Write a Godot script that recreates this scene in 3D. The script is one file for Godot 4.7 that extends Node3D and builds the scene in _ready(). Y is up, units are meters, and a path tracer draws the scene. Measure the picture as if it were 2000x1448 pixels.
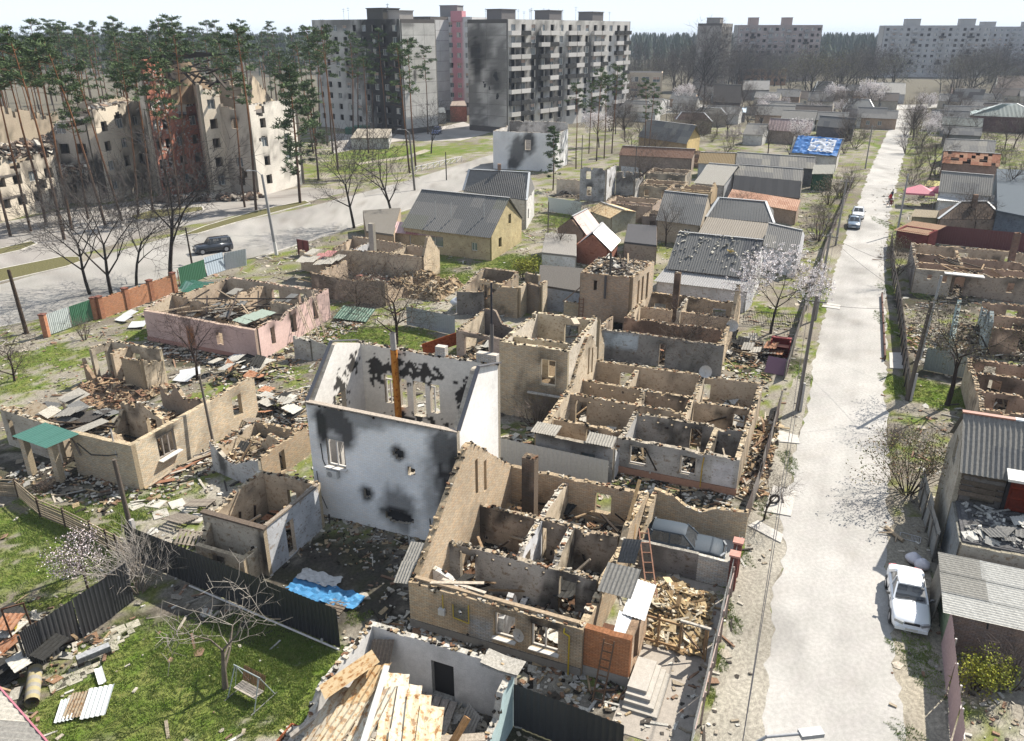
extends Node3D
# A street of burnt-out houses seen from above. Units are metres, y is up, the camera looks along -Z.
const TH := 22.5            # the house grid is turned by this many degrees
var rng := RandomNumberGenerator.new()
var nz := FastNoiseLite.new()
var M := {}
var used := {}
var sheet_mesh := {}
var brick_mesh: ArrayMesh
var chip_mesh: ArrayMesh
class MB:
	var v := PackedVector3Array()
	var n := PackedVector3Array()
	var c := PackedColorArray()
	var t := PackedVector2Array()
	var col := Color.WHITE
	func tri(a: Vector3, b: Vector3, d: Vector3) -> void:
		var m := (d - a).cross(b - a).normalized()
		for p in [a, b, d]:
			v.push_back(p); n.push_back(m); c.push_back(col); t.push_back(Vector2(p.x + p.z, p.y))
	func quad(a: Vector3, b: Vector3, d: Vector3, e: Vector3) -> void:
		quadc(a, b, d, e, col, col, col, col)
	func quadc(a: Vector3, b: Vector3, d: Vector3, e: Vector3, ca: Color, cb: Color, cd: Color, ce: Color) -> void:
		var m := (d - a).cross(b - a).normalized()
		var h := a.distance_to(b)
		var w := b.distance_to(d)
		var ta := Vector2(0, 0); var tb := Vector2(0, h); var td := Vector2(w, h); var te := Vector2(w, 0)
		v.append_array(PackedVector3Array([a, b, d, a, d, e]))
		n.append_array(PackedVector3Array([m, m, m, m, m, m]))
		c.append_array(PackedColorArray([ca, cb, cd, ca, cd, ce]))
		t.append_array(PackedVector2Array([ta, tb, td, ta, td, te]))
	func quadt(a: Vector3, b: Vector3, d: Vector3, e: Vector3, ca: Color, cb: Color, cd: Color, ce: Color, ta: Vector2, tb: Vector2, td: Vector2, te: Vector2) -> void:
		var m := (d - a).cross(b - a).normalized()
		v.append_array(PackedVector3Array([a, b, d, a, d, e]))
		n.append_array(PackedVector3Array([m, m, m, m, m, m]))
		c.append_array(PackedColorArray([ca, cb, cd, ca, cd, ce]))
		t.append_array(PackedVector2Array([ta, tb, td, ta, td, te]))
	func box(x: Transform3D, s: Vector3) -> void:
		var h := s * 0.5
		var p := []
		for i in 8:
			p.append(x * Vector3(h.x if i & 1 else -h.x, h.y if i & 2 else -h.y, h.z if i & 4 else -h.z))
		quad(p[4], p[6], p[7], p[5]); quad(p[1], p[3], p[2], p[0])
		quad(p[5], p[7], p[3], p[1]); quad(p[0], p[2], p[6], p[4])
		quad(p[6], p[2], p[3], p[7]); quad(p[0], p[4], p[5], p[1])
	func bx(x0: float, y0: float, z0: float, x1: float, y1: float, z1: float) -> void:
		box(Transform3D(Basis.IDENTITY, Vector3(x0 + x1, y0 + y1, z0 + z1) * 0.5), Vector3(absf(x1 - x0), absf(y1 - y0), absf(z1 - z0)))
	func beam(p: Vector3, q: Vector3, w: float, h: float) -> void:
		var z := (q - p).normalized()
		var up := Vector3.UP if absf(z.y) < 0.95 else Vector3.RIGHT
		var x := up.cross(z).normalized()
		box(Transform3D(Basis(x, z.cross(x), z), (p + q) * 0.5), Vector3(w, h, p.distance_to(q)))
	func tube(p: Vector3, q: Vector3, r0: float, r1: float, sides: int, c1 = null) -> void:
		var z := (q - p).normalized()
		var up := Vector3.UP if absf(z.y) < 0.95 else Vector3.RIGHT
		var x := up.cross(z).normalized()
		var y := z.cross(x)
		var cb: Color = col if c1 == null else c1
		var l := p.distance_to(q)
		for i in sides:
			var a0 := TAU * i / sides
			var a1 := TAU * (i + 1) / sides
			var d0 := x * cos(a0) + y * sin(a0)
			var d1 := x * cos(a1) + y * sin(a1)
			v.append_array(PackedVector3Array([p + d0 * r0, q + d0 * r1, q + d1 * r1, p + d0 * r0, q + d1 * r1, p + d1 * r0]))
			n.append_array(PackedVector3Array([d0, d0, d1, d0, d1, d1]))
			c.append_array(PackedColorArray([col, cb, cb, col, cb, col]))
			var u0 := a0 * r0; var u1 := a1 * r0
			t.append_array(PackedVector2Array([Vector2(u0, 0), Vector2(u0, l), Vector2(u1, l), Vector2(u0, 0), Vector2(u1, l), Vector2(u1, 0)]))
	func disc(p: Vector3, nrm: Vector3, r: float, sides: int) -> void:
		var up := Vector3.UP if absf(nrm.y) < 0.95 else Vector3.RIGHT
		var x := up.cross(nrm).normalized()
		var y := nrm.cross(x)
		for i in sides:
			var a0 := TAU * i / sides
			var a1 := TAU * (i + 1) / sides
			tri(p, p + (x * cos(a1) + y * sin(a1)) * r, p + (x * cos(a0) + y * sin(a0)) * r)
	func add(m: ArrayMesh, mat: Material) -> ArrayMesh:
		if v.is_empty():
			return m
		var a := []
		a.resize(Mesh.ARRAY_MAX)
		a[Mesh.ARRAY_VERTEX] = v; a[Mesh.ARRAY_NORMAL] = n; a[Mesh.ARRAY_COLOR] = c; a[Mesh.ARRAY_TEX_UV] = t
		m.add_surface_from_arrays(Mesh.PRIMITIVE_TRIANGLES, a)
		m.surface_set_material(m.get_surface_count() - 1, mat)
		return m
	func mesh(mat: Material) -> ArrayMesh:
		return add(ArrayMesh.new(), mat)
func V(x: float, z: float) -> Vector3:      # a point of the ground
	return Vector3(x, 0, z)
func L(r: float, g: float, b: float) -> Color:
	return Color(r, g, b)
func vary(c: Color, k: float) -> Color:
	var f := 1.0 + rng.randf_range(-k, k)
	return Color(c.r * f, c.g * f, c.b * f)
func rr(a: float, b: float) -> float:
	return rng.randf_range(a, b)
# ---------------------------------------------------------------- naming and parenting
func numbered(s: String) -> String:
	if not used.has(s):
		used[s] = 0
		return s
	used[s] += 1
	return "%s_%03d" % [s, used[s]]
func tag(o: Node, label: String, category: String, group := "", kind := "") -> Node:
	if label: o.set_meta("label", label)
	if category: o.set_meta("category", category)
	if group: o.set_meta("group", group)
	if kind: o.set_meta("kind", kind)
	return o
func thing(called: String, label: String, category: String, at := Vector3.ZERO, deg := 0.0, group := "") -> Node3D:
	var o := Node3D.new()
	o.name = numbered(called)
	add_child(o)
	o.position = at
	o.rotation.y = -deg_to_rad(deg)
	tag(o, label, category, group)
	return o
func part(par: Node, called: String, m: Mesh, at := Transform3D.IDENTITY, mat: Material = null) -> MeshInstance3D:
	var o := MeshInstance3D.new()
	o.name = called if par != self else numbered(called)
	o.mesh = m
	o.transform = at
	if mat: o.material_override = mat
	par.add_child(o, true)
	return o
func single(called: String, m: Mesh, label: String, category: String, at := Transform3D.IDENTITY, group := "") -> MeshInstance3D:
	var o := part(self, called, m, at)
	tag(o, label, category, group)
	return o
func structure(called: String, m: Mesh, at := Transform3D.IDENTITY) -> MeshInstance3D:
	var o := part(self, called, m, at)
	o.set_meta("kind", "structure")
	return o
func multi(par: Node, called: String, m: Mesh, xs: Array, cs: Array, label := "", category := "") -> MultiMeshInstance3D:
	var mm := MultiMesh.new()
	mm.transform_format = MultiMesh.TRANSFORM_3D
	mm.use_colors = true
	mm.mesh = m
	mm.instance_count = xs.size()
	for i in xs.size():
		mm.set_instance_transform(i, xs[i])
		mm.set_instance_color(i, cs[i])
	var o := MultiMeshInstance3D.new()
	o.name = called if par != self else numbered(called)
	o.multimesh = mm
	par.add_child(o, true)
	tag(o, label, category, "", "stuff")
	return o
# ---------------------------------------------------------------- materials
func picture(size: int, f: Callable) -> Image:
	var im := Image.create(size, size, true, Image.FORMAT_RGB8)
	for y in size:
		for x in size:
			im.set_pixel(x, y, f.call(x, y))
	im.generate_mipmaps()
	return im
func bump(im: Image, k: float) -> ImageTexture:
	var b: Image = im.duplicate()
	b.clear_mipmaps()
	b.convert(Image.FORMAT_RGBA8)
	b.bump_map_to_normal_map(k)
	b.generate_mipmaps()
	return ImageTexture.create_from_image(b)
func seam(seed_: int, freq: float, oct := 4, size := 512) -> Image:
	var f := FastNoiseLite.new()
	f.seed = seed_; f.frequency = freq; f.fractal_octaves = oct
	return f.get_seamless_image(size, size)
func mk(key: String, im: Image, scale: Vector3, rough: float, tri: bool, nrm := 0.0, spec := 0.3) -> StandardMaterial3D:
	var m := StandardMaterial3D.new()
	m.vertex_color_use_as_albedo = true
	m.roughness = rough
	m.metallic_specular = spec
	m.cull_mode = BaseMaterial3D.CULL_DISABLED
	if im:
		m.albedo_texture = ImageTexture.create_from_image(im)
		m.uv1_scale = scale
		m.uv1_triplanar = tri
		m.uv1_world_triplanar = tri
		if nrm > 0.0:
			m.normal_enabled = true
			m.normal_texture = bump(im, nrm)
			m.normal_scale = 1.0
	M[key] = m
	return m
func plain(key: String, c: Color, rough: float, metal := 0.0) -> StandardMaterial3D:
	var m := StandardMaterial3D.new()
	m.albedo_color = c.linear_to_srgb()
	m.roughness = rough
	m.metallic = metal
	m.cull_mode = BaseMaterial3D.CULL_DISABLED
	M[key] = m
	return m
func make_materials() -> void:
	var fine := seam(3, 0.09, 3)
	var mid := seam(7, 0.02, 5)
	var big := seam(11, 0.008, 4)
	var grit := seam(19, 0.3, 2)
	var grain := picture(512, func(x, y):
		var k: float = 0.90 + 0.10 * (mid.get_pixel(x, y).r - 0.5) + 0.14 * (fine.get_pixel(x, y).r - 0.5) + 0.12 * (grit.get_pixel(x, y).r - 0.5)
		return Color(k, k * 0.995, k * 0.985))
	var rough := picture(512, func(x, y):
		var k: float = 0.80 + 0.42 * (grit.get_pixel(x, y).r - 0.5) + 0.36 * (fine.get_pixel(x, y).r - 0.5) + 0.25 * (mid.get_pixel(x, y).r - 0.5)
		return Color(k * 1.01, k, k * 0.97))
	var peel := picture(512, func(x, y):
		var a: float = mid.get_pixel(x, y).r + 0.35 * (fine.get_pixel(x, y).r - 0.5)
		var k: float = 0.90 + 0.18 * (big.get_pixel(x, y).r - 0.5) + 0.14 * (fine.get_pixel(x, y).r - 0.5) + 0.08 * (grit.get_pixel(x, y).r - 0.5)
		if a > 0.78: return Color(k * 0.80, k * 0.73, k * 0.66)
		if a < 0.20: return Color(k * 0.74, k * 0.71, k * 0.68)
		return Color(k, k, k))
	var tones := []
	rng.seed = 5
	for i in 16 * 8: tones.append([rr(0.88, 1.0), rr(-0.04, 0.04)])
	var brick := picture(512, func(x, y):
		var row := int(y / 32.0)
		var xo: int = (x + (32 if row & 1 else 0)) % 512
		var bi := int(xo / 64.0)
		var fx: int = xo % 64
		var fy: int = y % 32
		var g: float = 0.95 + 0.14 * (fine.get_pixel(x, y).r - 0.5) + 0.12 * (mid.get_pixel(x, y).r - 0.5)
		if fx < 5 or fy < 6: return Color(g * 0.72, g * 0.70, g * 0.67)
		var k: Array = tones[row * 8 + bi]
		return Color(g * k[0] * (1.0 + k[1]), g * k[0], g * k[0] * (1.0 - k[1])))
	var wood := picture(512, func(x, y):
		var a: float = fine.get_pixel((x * 3) % 512, int(y * 0.12)).r
		var k: float = 0.78 + 0.4 * (a - 0.5) + 0.2 * (mid.get_pixel(x, y).r - 0.5)
		return Color(k, k * 0.97, k * 0.93))
	var rust := picture(512, func(x, y):
		var a: float = mid.get_pixel(x, y).r + 0.3 * (fine.get_pixel(x, y).r - 0.5)
		var g: float = 0.95 + 0.2 * (grit.get_pixel(x, y).r - 0.5)
		if a > 0.74: return Color(0.66 * g, 0.46 * g, 0.30 * g)
		if a > 0.62: return Color(0.88 * g, 0.72 * g, 0.52 * g)
		return Color(g, g * 0.97, g * 0.9))
	mk("plaster", peel, Vector3(0.21, 0.21, 0.21), 0.95, true, 0.6)
	mk("brick", brick, Vector3(0.5, 0.833, 1), 0.93, false, 3.0)
	var wbrick := picture(512, func(x, y):
		var c: Color = brick.get_pixel(x, y)
		return Color(0.62 + 0.36 * c.r, 0.62 + 0.36 * c.g, 0.62 + 0.36 * c.b))
	mk("wbrick", wbrick, Vector3(0.5, 0.833, 1), 0.9, false, 2.0)
	mk("conc", grain, Vector3(0.3, 0.3, 0.3), 0.95, true, 0.5)
	mk("asph", grain, Vector3(0.37, 0.37, 0.37), 0.97, true, 0.35, 0.15)
	mk("dirt", rough, Vector3(0.41, 0.41, 0.41), 1.0, true, 2.5, 0.1)
	mk("rub", rough, Vector3(0.8, 0.8, 0.8), 1.0, true, 4.0, 0.1)
	mk("wood", wood, Vector3(0.8, 0.5, 1), 0.9, false, 1.5)
	mk("bark", wood, Vector3(2.0, 0.6, 1), 0.95, false, 3.0)
	mk("rust", rust, Vector3(0.35, 0.35, 0.35), 0.8, true, 1.0)
	mk("slate", rough, Vector3(0.55, 0.55, 0.55), 0.9, true, 1.0, 0.2)
	mk("metal", grain, Vector3(0.5, 0.5, 0.5), 0.45, true, 0.3, 0.5)
	mk("paint", grain, Vector3(0.4, 0.4, 0.4), 0.6, true, 0.3, 0.4)
	mk("twig", null, Vector3.ONE, 0.95, false)
	mk("leaf", null, Vector3.ONE, 0.8, false)
	M.leaf.backlight_enabled = true
	M.leaf.backlight = Color(0.12, 0.12, 0.1)
	var cp := mk("car", null, Vector3.ONE, 0.3, false, 0.0, 0.5)
	cp.clearcoat_enabled = true; cp.clearcoat = 1.0; cp.clearcoat_roughness = 0.05
	mk("dull", grain, Vector3(0.9, 0.9, 0.9), 0.62, true, 0.0, 0.3)
	plain("tyre", L(0.02, 0.02, 0.02), 0.9)
	plain("chrome", L(0.6, 0.6, 0.62), 0.25, 0.9)
	plain("lampglass", L(0.3, 0.31, 0.32), 0.12, 0.3)
	plain("dark", L(0.02, 0.02, 0.022), 0.8)
	var cg := plain("carglass", L(0.05, 0.055, 0.06), 0.03)
	cg.transparency = BaseMaterial3D.TRANSPARENCY_ALPHA
	cg.albedo_color.a = 0.55
	var g := plain("glass", L(0.10, 0.12, 0.13), 0.06)
	g.metallic_specular = 0.8
	for k in ["slate_a", "slate_b", "slate_c", "slate_d"]:
		var m: StandardMaterial3D = M.slate.duplicate()
		m.vertex_color_use_as_albedo = false
		m.albedo_color = {"slate_a": L(0.22, 0.22, 0.225), "slate_b": L(0.17, 0.175, 0.185), "slate_c": L(0.27, 0.265, 0.26), "slate_d": L(0.46, 0.44, 0.41)}[k].linear_to_srgb()
		M[k] = m
func tinted(base: String, c: Color) -> StandardMaterial3D:
	var key := "%s|%.3f,%.3f,%.3f" % [base, c.r, c.g, c.b]
	if not M.has(key):
		var m: StandardMaterial3D = M[base].duplicate()
		m.vertex_color_use_as_albedo = false
		m.albedo_color = c.linear_to_srgb()
		M[key] = m
	return M[key]
# ---------------------------------------------------------------- walls
func cut(spans: Array, a: float, b: float) -> Array:
	var out := []
	for s in spans:
		if b <= s[0] + 0.001 or a >= s[1] - 0.001:
			out.append(s)
			continue
		if a > s[0] + 0.01: out.append([s[0], a])
		if b < s[1] - 0.01: out.append([b, s[1]])
	return out
func tone(base: Color, s: float, y: float, sd: float, o: Dictionary, top: float) -> Color:
	var a := nz.get_noise_3d(s * 9.0 + sd, y * 9.0, sd)
	var f := 1.0 + 0.22 * a
	var soot := 0.0
	var amount: float = o.get("soot", 0.25)
	if amount > 0.0:
		var q := nz.get_noise_3d(s * 5.0 + sd * 3.0, y * 4.0, 50.0) + 0.5 * nz.get_noise_3d(s * 30.0 + sd, y * 30.0, 9.0)
		soot = clampf((q - 0.36 + amount * 0.6) * 3.5, 0.0, 1.0) * minf(0.95, amount * 1.5)
	for w in o.get("open", []):
		if w.size() > 4 and y > w[3] - 0.25 and s > w[0] - 0.9 and s < w[1] + 0.9:
			var e := maxf(0.0, maxf(w[0] - s, s - w[1]))
			var k: float = w[4] * exp(-maxf(0.0, y - w[3]) / 0.9 - e / 0.35) * (1.1 + 0.8 * nz.get_noise_3d(s * 25.0, y * 18.0, sd))
			soot = maxf(soot, clampf(k, 0.0, 1.0))
	for w in o.get("stain", []):
		var dx: float = (s - w[0]) / w[2]
		var dy: float = (y - w[1]) / w[3]
		var d := sqrt(dx * dx + dy * dy) + 0.28 * nz.get_noise_3d(s * 26.0, y * 9.0, sd + 4.0) + 0.2 * nz.get_noise_3d(s * 60.0, y * 50.0, sd)
		soot = maxf(soot, clampf((1.0 - d) * 2.3, 0.0, 1.0) * w[4])
	for w in o.get("flake", []):      # burnt-off flakes of plaster, black with hard edges
		var dx: float = (s - w[0]) / w[2]
		var dy: float = (y - w[1]) / w[3]
		if nz.get_noise_3d(s * 60.0, y * 52.0, sd) + 0.5 - 0.8 * (dx * dx + dy * dy) > 0.18: soot = maxf(soot, 0.95)
	for w in o.get("patch", []):
		if s > w[0] and s < w[1] and y > w[2] and y < w[3]:
			base = w[4]
	soot = minf(soot, 0.96)
	return Color(lerpf(base.r * f, 0.022, soot), lerpf(base.g * f, 0.020, soot), lerpf(base.b * f, 0.019, soot))
func profile(pr: Array, s: float) -> float:
	for i in range(1, pr.size()):
		if s <= pr[i][0]:
			var a: Array = pr[i - 1]
			var b: Array = pr[i]
			return lerpf(a[1], b[1], clampf((s - a[0]) / maxf(0.001, b[0] - a[0]), 0, 1))
	return pr[-1][1]
func wall(par: Node3D, u0: float, b0: float, u1: float, b1: float, h: float, o := {}) -> MeshInstance3D:
	var p0 := Vector3(u0, 0, -b0)
	var p1 := Vector3(u1, 0, -b1)
	var len := p0.distance_to(p1)
	var d := (p1 - p0) / len
	var nr := Vector3(-d.z, 0, d.x)            # near side
	var th: float = o.get("th", 0.32)
	var y0: float = o.get("y0", -0.2)
	var rag: float = o.get("rag", 0.3)
	var cw: float = o.get("cw", 0.2)
	var sub: float = o.get("sub", 0.45)
	var sd := rng.randf() * 500.0
	var ca: Color = o.get("ca", L(0.42, 0.35, 0.26))
	var cb: Color = o.get("cb", ca)
	var ct: Color = o.get("ct", ca.lerp(cb, 0.5))
	var opens: Array = o.get("open", [])
	if o.has("joist"):            # empty sockets of the burnt floor beams
		opens = opens.duplicate()
		var js := 0.5
		while js < len - 0.4:
			opens.append([js, js + 0.16, h - 0.5, h - 0.32])
			js += o.joist
	if not o.has("name"):
		ca = vary(ca, 0.1); cb = vary(cb, 0.1)
	var e := [0.0, len]
	var k := cw
	while k < len - 0.05:
		e.append(k); k += cw * rr(0.8, 1.2)
	for w in opens:
		e.append(clampf(w[0], 0, len)); e.append(clampf(w[1], 0, len))
	e.sort()
	var xs := []
	for q in e:
		if xs.is_empty() or q - xs[-1] > 0.02: xs.append(q)
	var cols := []
	var tilt := []
	var pr: Array = o.get("prof", [[0.0, h], [len, h]])
	for i in xs.size() - 1:
		var m: float = (xs[i] + xs[i + 1]) * 0.5
		var tl := profile(pr, xs[i] + 0.001); var tr := profile(pr, xs[i + 1] - 0.001)
		var top := (tl + tr) * 0.5
		if rag > 0.0:
			var r := nz.get_noise_2d(m * 16.0 + sd, sd) + 0.45 * nz.get_noise_2d(m * 55.0, sd * 2.0)
			top -= rag * clampf(r * 2.2 - 0.45, 0.0, 1.2) + rr(0.0, minf(0.06, rag * 0.3))
			top += rag * 2.5 * minf(0.0, nz.get_noise_2d(m * 7.0 + sd * 3.0, 40.0) + 0.26)
		tilt.append((tr - tl) * 0.5)
		var sp := [[y0, maxf(y0 + 0.1, top)]]
		for w in opens:
			if m > w[0] and m < w[1]: sp = cut(sp, w[2], w[3])
		for w in o.get("hole", []):               # shell holes: centre s, y and radii
			var x: float = (m - w[0]) / w[2]
			if absf(x) < 1.0:
				var hh: float = w[3] * sqrt(1.0 - x * x) * rr(0.75, 1.1)
				sp = cut(sp, w[1] - hh, w[1] + hh)
		cols.append(sp)
	var fa := MB.new(); var fb := MB.new(); var ft := MB.new()
	var crumbs: Array = o.get("crumbs", [L(0.6, 0.56, 0.5), ct, L(0.05, 0.045, 0.04), L(0.42, 0.33, 0.23), L(0.05, 0.045, 0.04), L(0.26, 0.15, 0.1)])
	var o2 := o if not o.has("stain") else {"soot": o.get("soot_in", 0.3), "open": opens}
	for i in cols.size():
		var a: Vector3 = p0 + d * xs[i]
		var b: Vector3 = p0 + d * xs[i + 1]
		var sa: float = xs[i]; var sb: float = xs[i + 1]
		var nn := nr * th * 0.5
		for si in cols[i].size():
			var sp: Array = cols[i][si]
			var tt: float = tilt[i] if si == cols[i].size() - 1 else 0.0
			var ys := [sp[0]]
			var y: float = (floorf(sp[0] / sub) + 1) * sub
			while y < sp[1] - 0.04 - absf(tt):
				if y > sp[0] + 0.04: ys.append(y)
				y += sub
			ys.append(sp[1])
			for j in ys.size() - 1:
				var ya: float = ys[j]; var yb: float = ys[j + 1]
				var e2 := tt if j == ys.size() - 2 else 0.0
				var va := Vector3(0, ya, 0); var vl := Vector3(0, yb - e2, 0); var vr := Vector3(0, yb + e2, 0)
				fa.quadt(a + nn + va, a + nn + vl, b + nn + vr, b + nn + va, tone(ca, sa, ya, sd, o, sp[1]), tone(ca, sa, yb, sd, o, sp[1]), tone(ca, sb, yb, sd, o, sp[1]), tone(ca, sb, ya, sd, o, sp[1]), Vector2(sa, -ya), Vector2(sa, -yb), Vector2(sb, -yb), Vector2(sb, -ya))
				fb.quadt(b - nn + va, b - nn + vr, a - nn + vl, a - nn + va, tone(cb, sb + 40, ya, sd, o2, sp[1]), tone(cb, sb + 40, yb, sd, o2, sp[1]), tone(cb, sa + 40, yb, sd, o2, sp[1]), tone(cb, sa + 40, ya, sd, o2, sp[1]), Vector2(sb, -ya), Vector2(sb, -yb), Vector2(sa, -yb), Vector2(sa, -ya))
			var tp := Vector3(0, sp[1] - tt, 0); var tq := Vector3(0, sp[1] + tt, 0)
			ft.col = vary(ct, 0.22)
			ft.quad(a + nn + tp, a - nn + tp, b - nn + tq, b + nn + tq)
			if sp[0] > y0 + 0.05:
				var bp := Vector3(0, sp[0], 0)
				ft.quad(a - nn + bp, a + nn + bp, b + nn + bp, b - nn + bp)
			for side in [-1, 1]:
				var rest := [[sp[0], sp[1] + tt * side]]
				var k2: int = i + side
				if k2 >= 0 and k2 < cols.size():
					for s2 in cols[k2].size():
						var q2: Array = cols[k2][s2]
						rest = cut(rest, q2[0], q2[1] - (tilt[k2] * side if s2 == cols[k2].size() - 1 else 0.0))
				var x := b if side > 0 else a
				for r2 in rest:
					if r2[1] - r2[0] < 0.004: continue
					var ra := Vector3(0, r2[0], 0); var rb := Vector3(0, r2[1], 0)
					if side > 0: ft.quad(x + nn + ra, x + nn + rb, x - nn + rb, x - nn + ra)
					else: ft.quad(x - nn + ra, x - nn + rb, x + nn + rb, x + nn + ra)
		if rag > 0.05 and not cols[i].is_empty():
			for c2 in (2 if rng.randf() < o.get("loose", 0.6) else 0):
				ft.col = vary(crumbs[rng.randi() % crumbs.size()], 0.25)
				ft.box(Transform3D(Basis.from_euler(Vector3(rr(-0.2, 0.2), rr(0, 6.3), rr(-0.2, 0.2))), a.lerp(b, rng.randf()) + nr * rr(-0.45, 0.45) * th + Vector3(0, cols[i][-1][1] + 0.025, 0)), Vector3(rr(0.08, 0.24), rr(0.04, 0.09), rr(0.06, 0.16)))
	var me := ArrayMesh.new()
	fa.add(me, M[o.get("ma", "plaster")])
	fb.add(me, M[o.get("mb", o.get("ma", "plaster"))])
	ft.add(me, M.get(o.get("mt", "rub")))
	return part(par, o.get("name", "wall"), me)
func with(o: Dictionary, more: Dictionary) -> Dictionary:
	var r := o.duplicate()
	r.merge(more, true)
	return r
func shell(par: Node3D, u: float, b: float, w: float, d: float, h: float, o: Dictionary, fr := {}, rt := {}, bk := {}, lf := {}) -> void:
	var t: float = o.get("th", 0.32) * 0.5
	if not fr.has("skip"): wall(par, u, b + t, u + w, b + t, h, with(o, fr))
	if not rt.has("skip"): wall(par, u + w - t, b + 2 * t, u + w - t, b + d - 2 * t, h, with(o, rt))
	if not bk.has("skip"): wall(par, u + w, b + d - t, u, b + d - t, h, with(o, bk))
	if not lf.has("skip"): wall(par, u + t, b + d - 2 * t, u + t, b + 2 * t, h, with(o, lf))
# ---------------------------------------------------------------- rubble, floors, sheets, timbers
func brick_unit() -> void:
	var b := MB.new()
	b.box(Transform3D.IDENTITY, Vector3(1, 1, 1))
	brick_mesh = b.mesh(M.rub)
	var c := MB.new()
	var pts := [Vector3(-0.5, 0, -0.3), Vector3(-0.1, 0, -0.5), Vector3(0.5, 0, -0.25), Vector3(0.35, 0, 0.4), Vector3(-0.3, 0, 0.5)]
	for i in 5:
		var p: Vector3 = pts[i]
		var q: Vector3 = pts[(i + 1) % 5]
		c.tri(Vector3(0, 0.5, 0), p + Vector3(0, 0.5, 0), q + Vector3(0, 0.5, 0))
		c.quad(q, q + Vector3(0, 0.5, 0), p + Vector3(0, 0.5, 0), p)
	chip_mesh = c.mesh(M.rub)
func mound_y(x: float, z: float, amp: float, sd: float) -> float:
	return amp * (0.45 + 0.9 * nz.get_noise_2d(x * 12.0 + sd, z * 12.0) + 0.35 * nz.get_noise_2d(x * 45.0, z * 45.0 + sd))
func rubble(par: Node3D, u0: float, b0: float, u1: float, b1: float, amp: float, n: int, pal: Array, floor_col := L(0.19, 0.16, 0.13), y := 0.06) -> void:
	var sd := rng.randf() * 300.0
	var mb := MB.new()
	var c := 0.4
	var nx := int(ceil((u1 - u0) / c)); var nb := int(ceil((b1 - b0) / c))
	for i in nx:
		for j in nb:
			var q := []
			var cc := []
			for k in [[0, 0], [0, 1], [1, 1], [1, 0]]:
				var u := lerpf(u0, u1, float(i + k[0]) / nx)
				var b := lerpf(b0, b1, float(j + k[1]) / nb)
				var edge := minf(1.0, minf(minf(u - u0, u1 - u), minf(b - b0, b1 - b)) / 0.8)
				q.append(Vector3(u, y + maxf(0.0, mound_y(u, b, amp, sd)) * edge, -b))
				var g := 1.0 + 0.55 * nz.get_noise_2d(u * 30.0 + sd, b * 30.0)
				cc.append(Color(floor_col.r * g, floor_col.g * g, floor_col.b * g))
			mb.quadc(q[0], q[1], q[2], q[3], cc[0], cc[1], cc[2], cc[3])
	part(par, "floor", mb.mesh(M.dirt))
	var xs := []
	var cs := []
	for i in n:
		var u := rr(u0 + 0.1, u1 - 0.1); var b := rr(b0 + 0.1, b1 - 0.1)
		var edge := minf(1.0, minf(minf(u - u0, u1 - u), minf(b - b0, b1 - b)) / 0.8)
		var yy := y + maxf(0.0, mound_y(u, b, amp, sd)) * edge
		var s := Vector3(0.25, 0.075, 0.12) * rr(0.6, 1.35)
		var ch := rng.randf()
		if ch > 0.95: s = Vector3(rr(0.7, 2.0), 0.06, 0.1)
		elif ch > 0.86: s = Vector3(rr(0.3, 0.9), 0.03, rr(0.2, 0.6))
		xs.append(Transform3D(Basis.from_euler(Vector3(rr(-0.5, 0.5), rr(0, 6.3), rr(-0.5, 0.5))) * Basis.from_scale(s), Vector3(u, yy + 0.03, -b)))
		cs.append(vary(pal[rng.randi() % pal.size()], 0.3))
	if n > 0: multi(par, "rubble", brick_mesh, xs, cs)
func skirt(par: Node3D, u0: float, b0: float, u1: float, b1: float, n: int, k := 1.0) -> void:
	var xs := []
	var cs := []
	for i in n:
		var s := Vector3(rr(0.1, 0.3), rr(0.04, 0.1), rr(0.06, 0.16))
		if i % 6 == 0: s = Vector3(rr(0.2, 0.7), 0.03, rr(0.15, 0.5))
		if i % 17 == 0: s = Vector3(rr(0.8, 2.0), 0.05, 0.08)
		xs.append(Transform3D(Basis.from_euler(Vector3(rr(-0.3, 0.3), rr(0, 6.3), rr(-0.3, 0.3))) * Basis.from_scale(s * k), Vector3(rr(u0, u1), 0.05 * k, -lerpf(b1, b0, pow(rng.randf(), 1.7)))))
		cs.append(vary([L(0.6, 0.57, 0.52), L(0.05, 0.045, 0.04), L(0.42, 0.33, 0.22), L(0.55, 0.54, 0.52), L(0.08, 0.07, 0.06), L(0.3, 0.19, 0.13)][rng.randi() % 6], 0.25))
	multi(par, "debris", brick_mesh, xs, cs)
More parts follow.
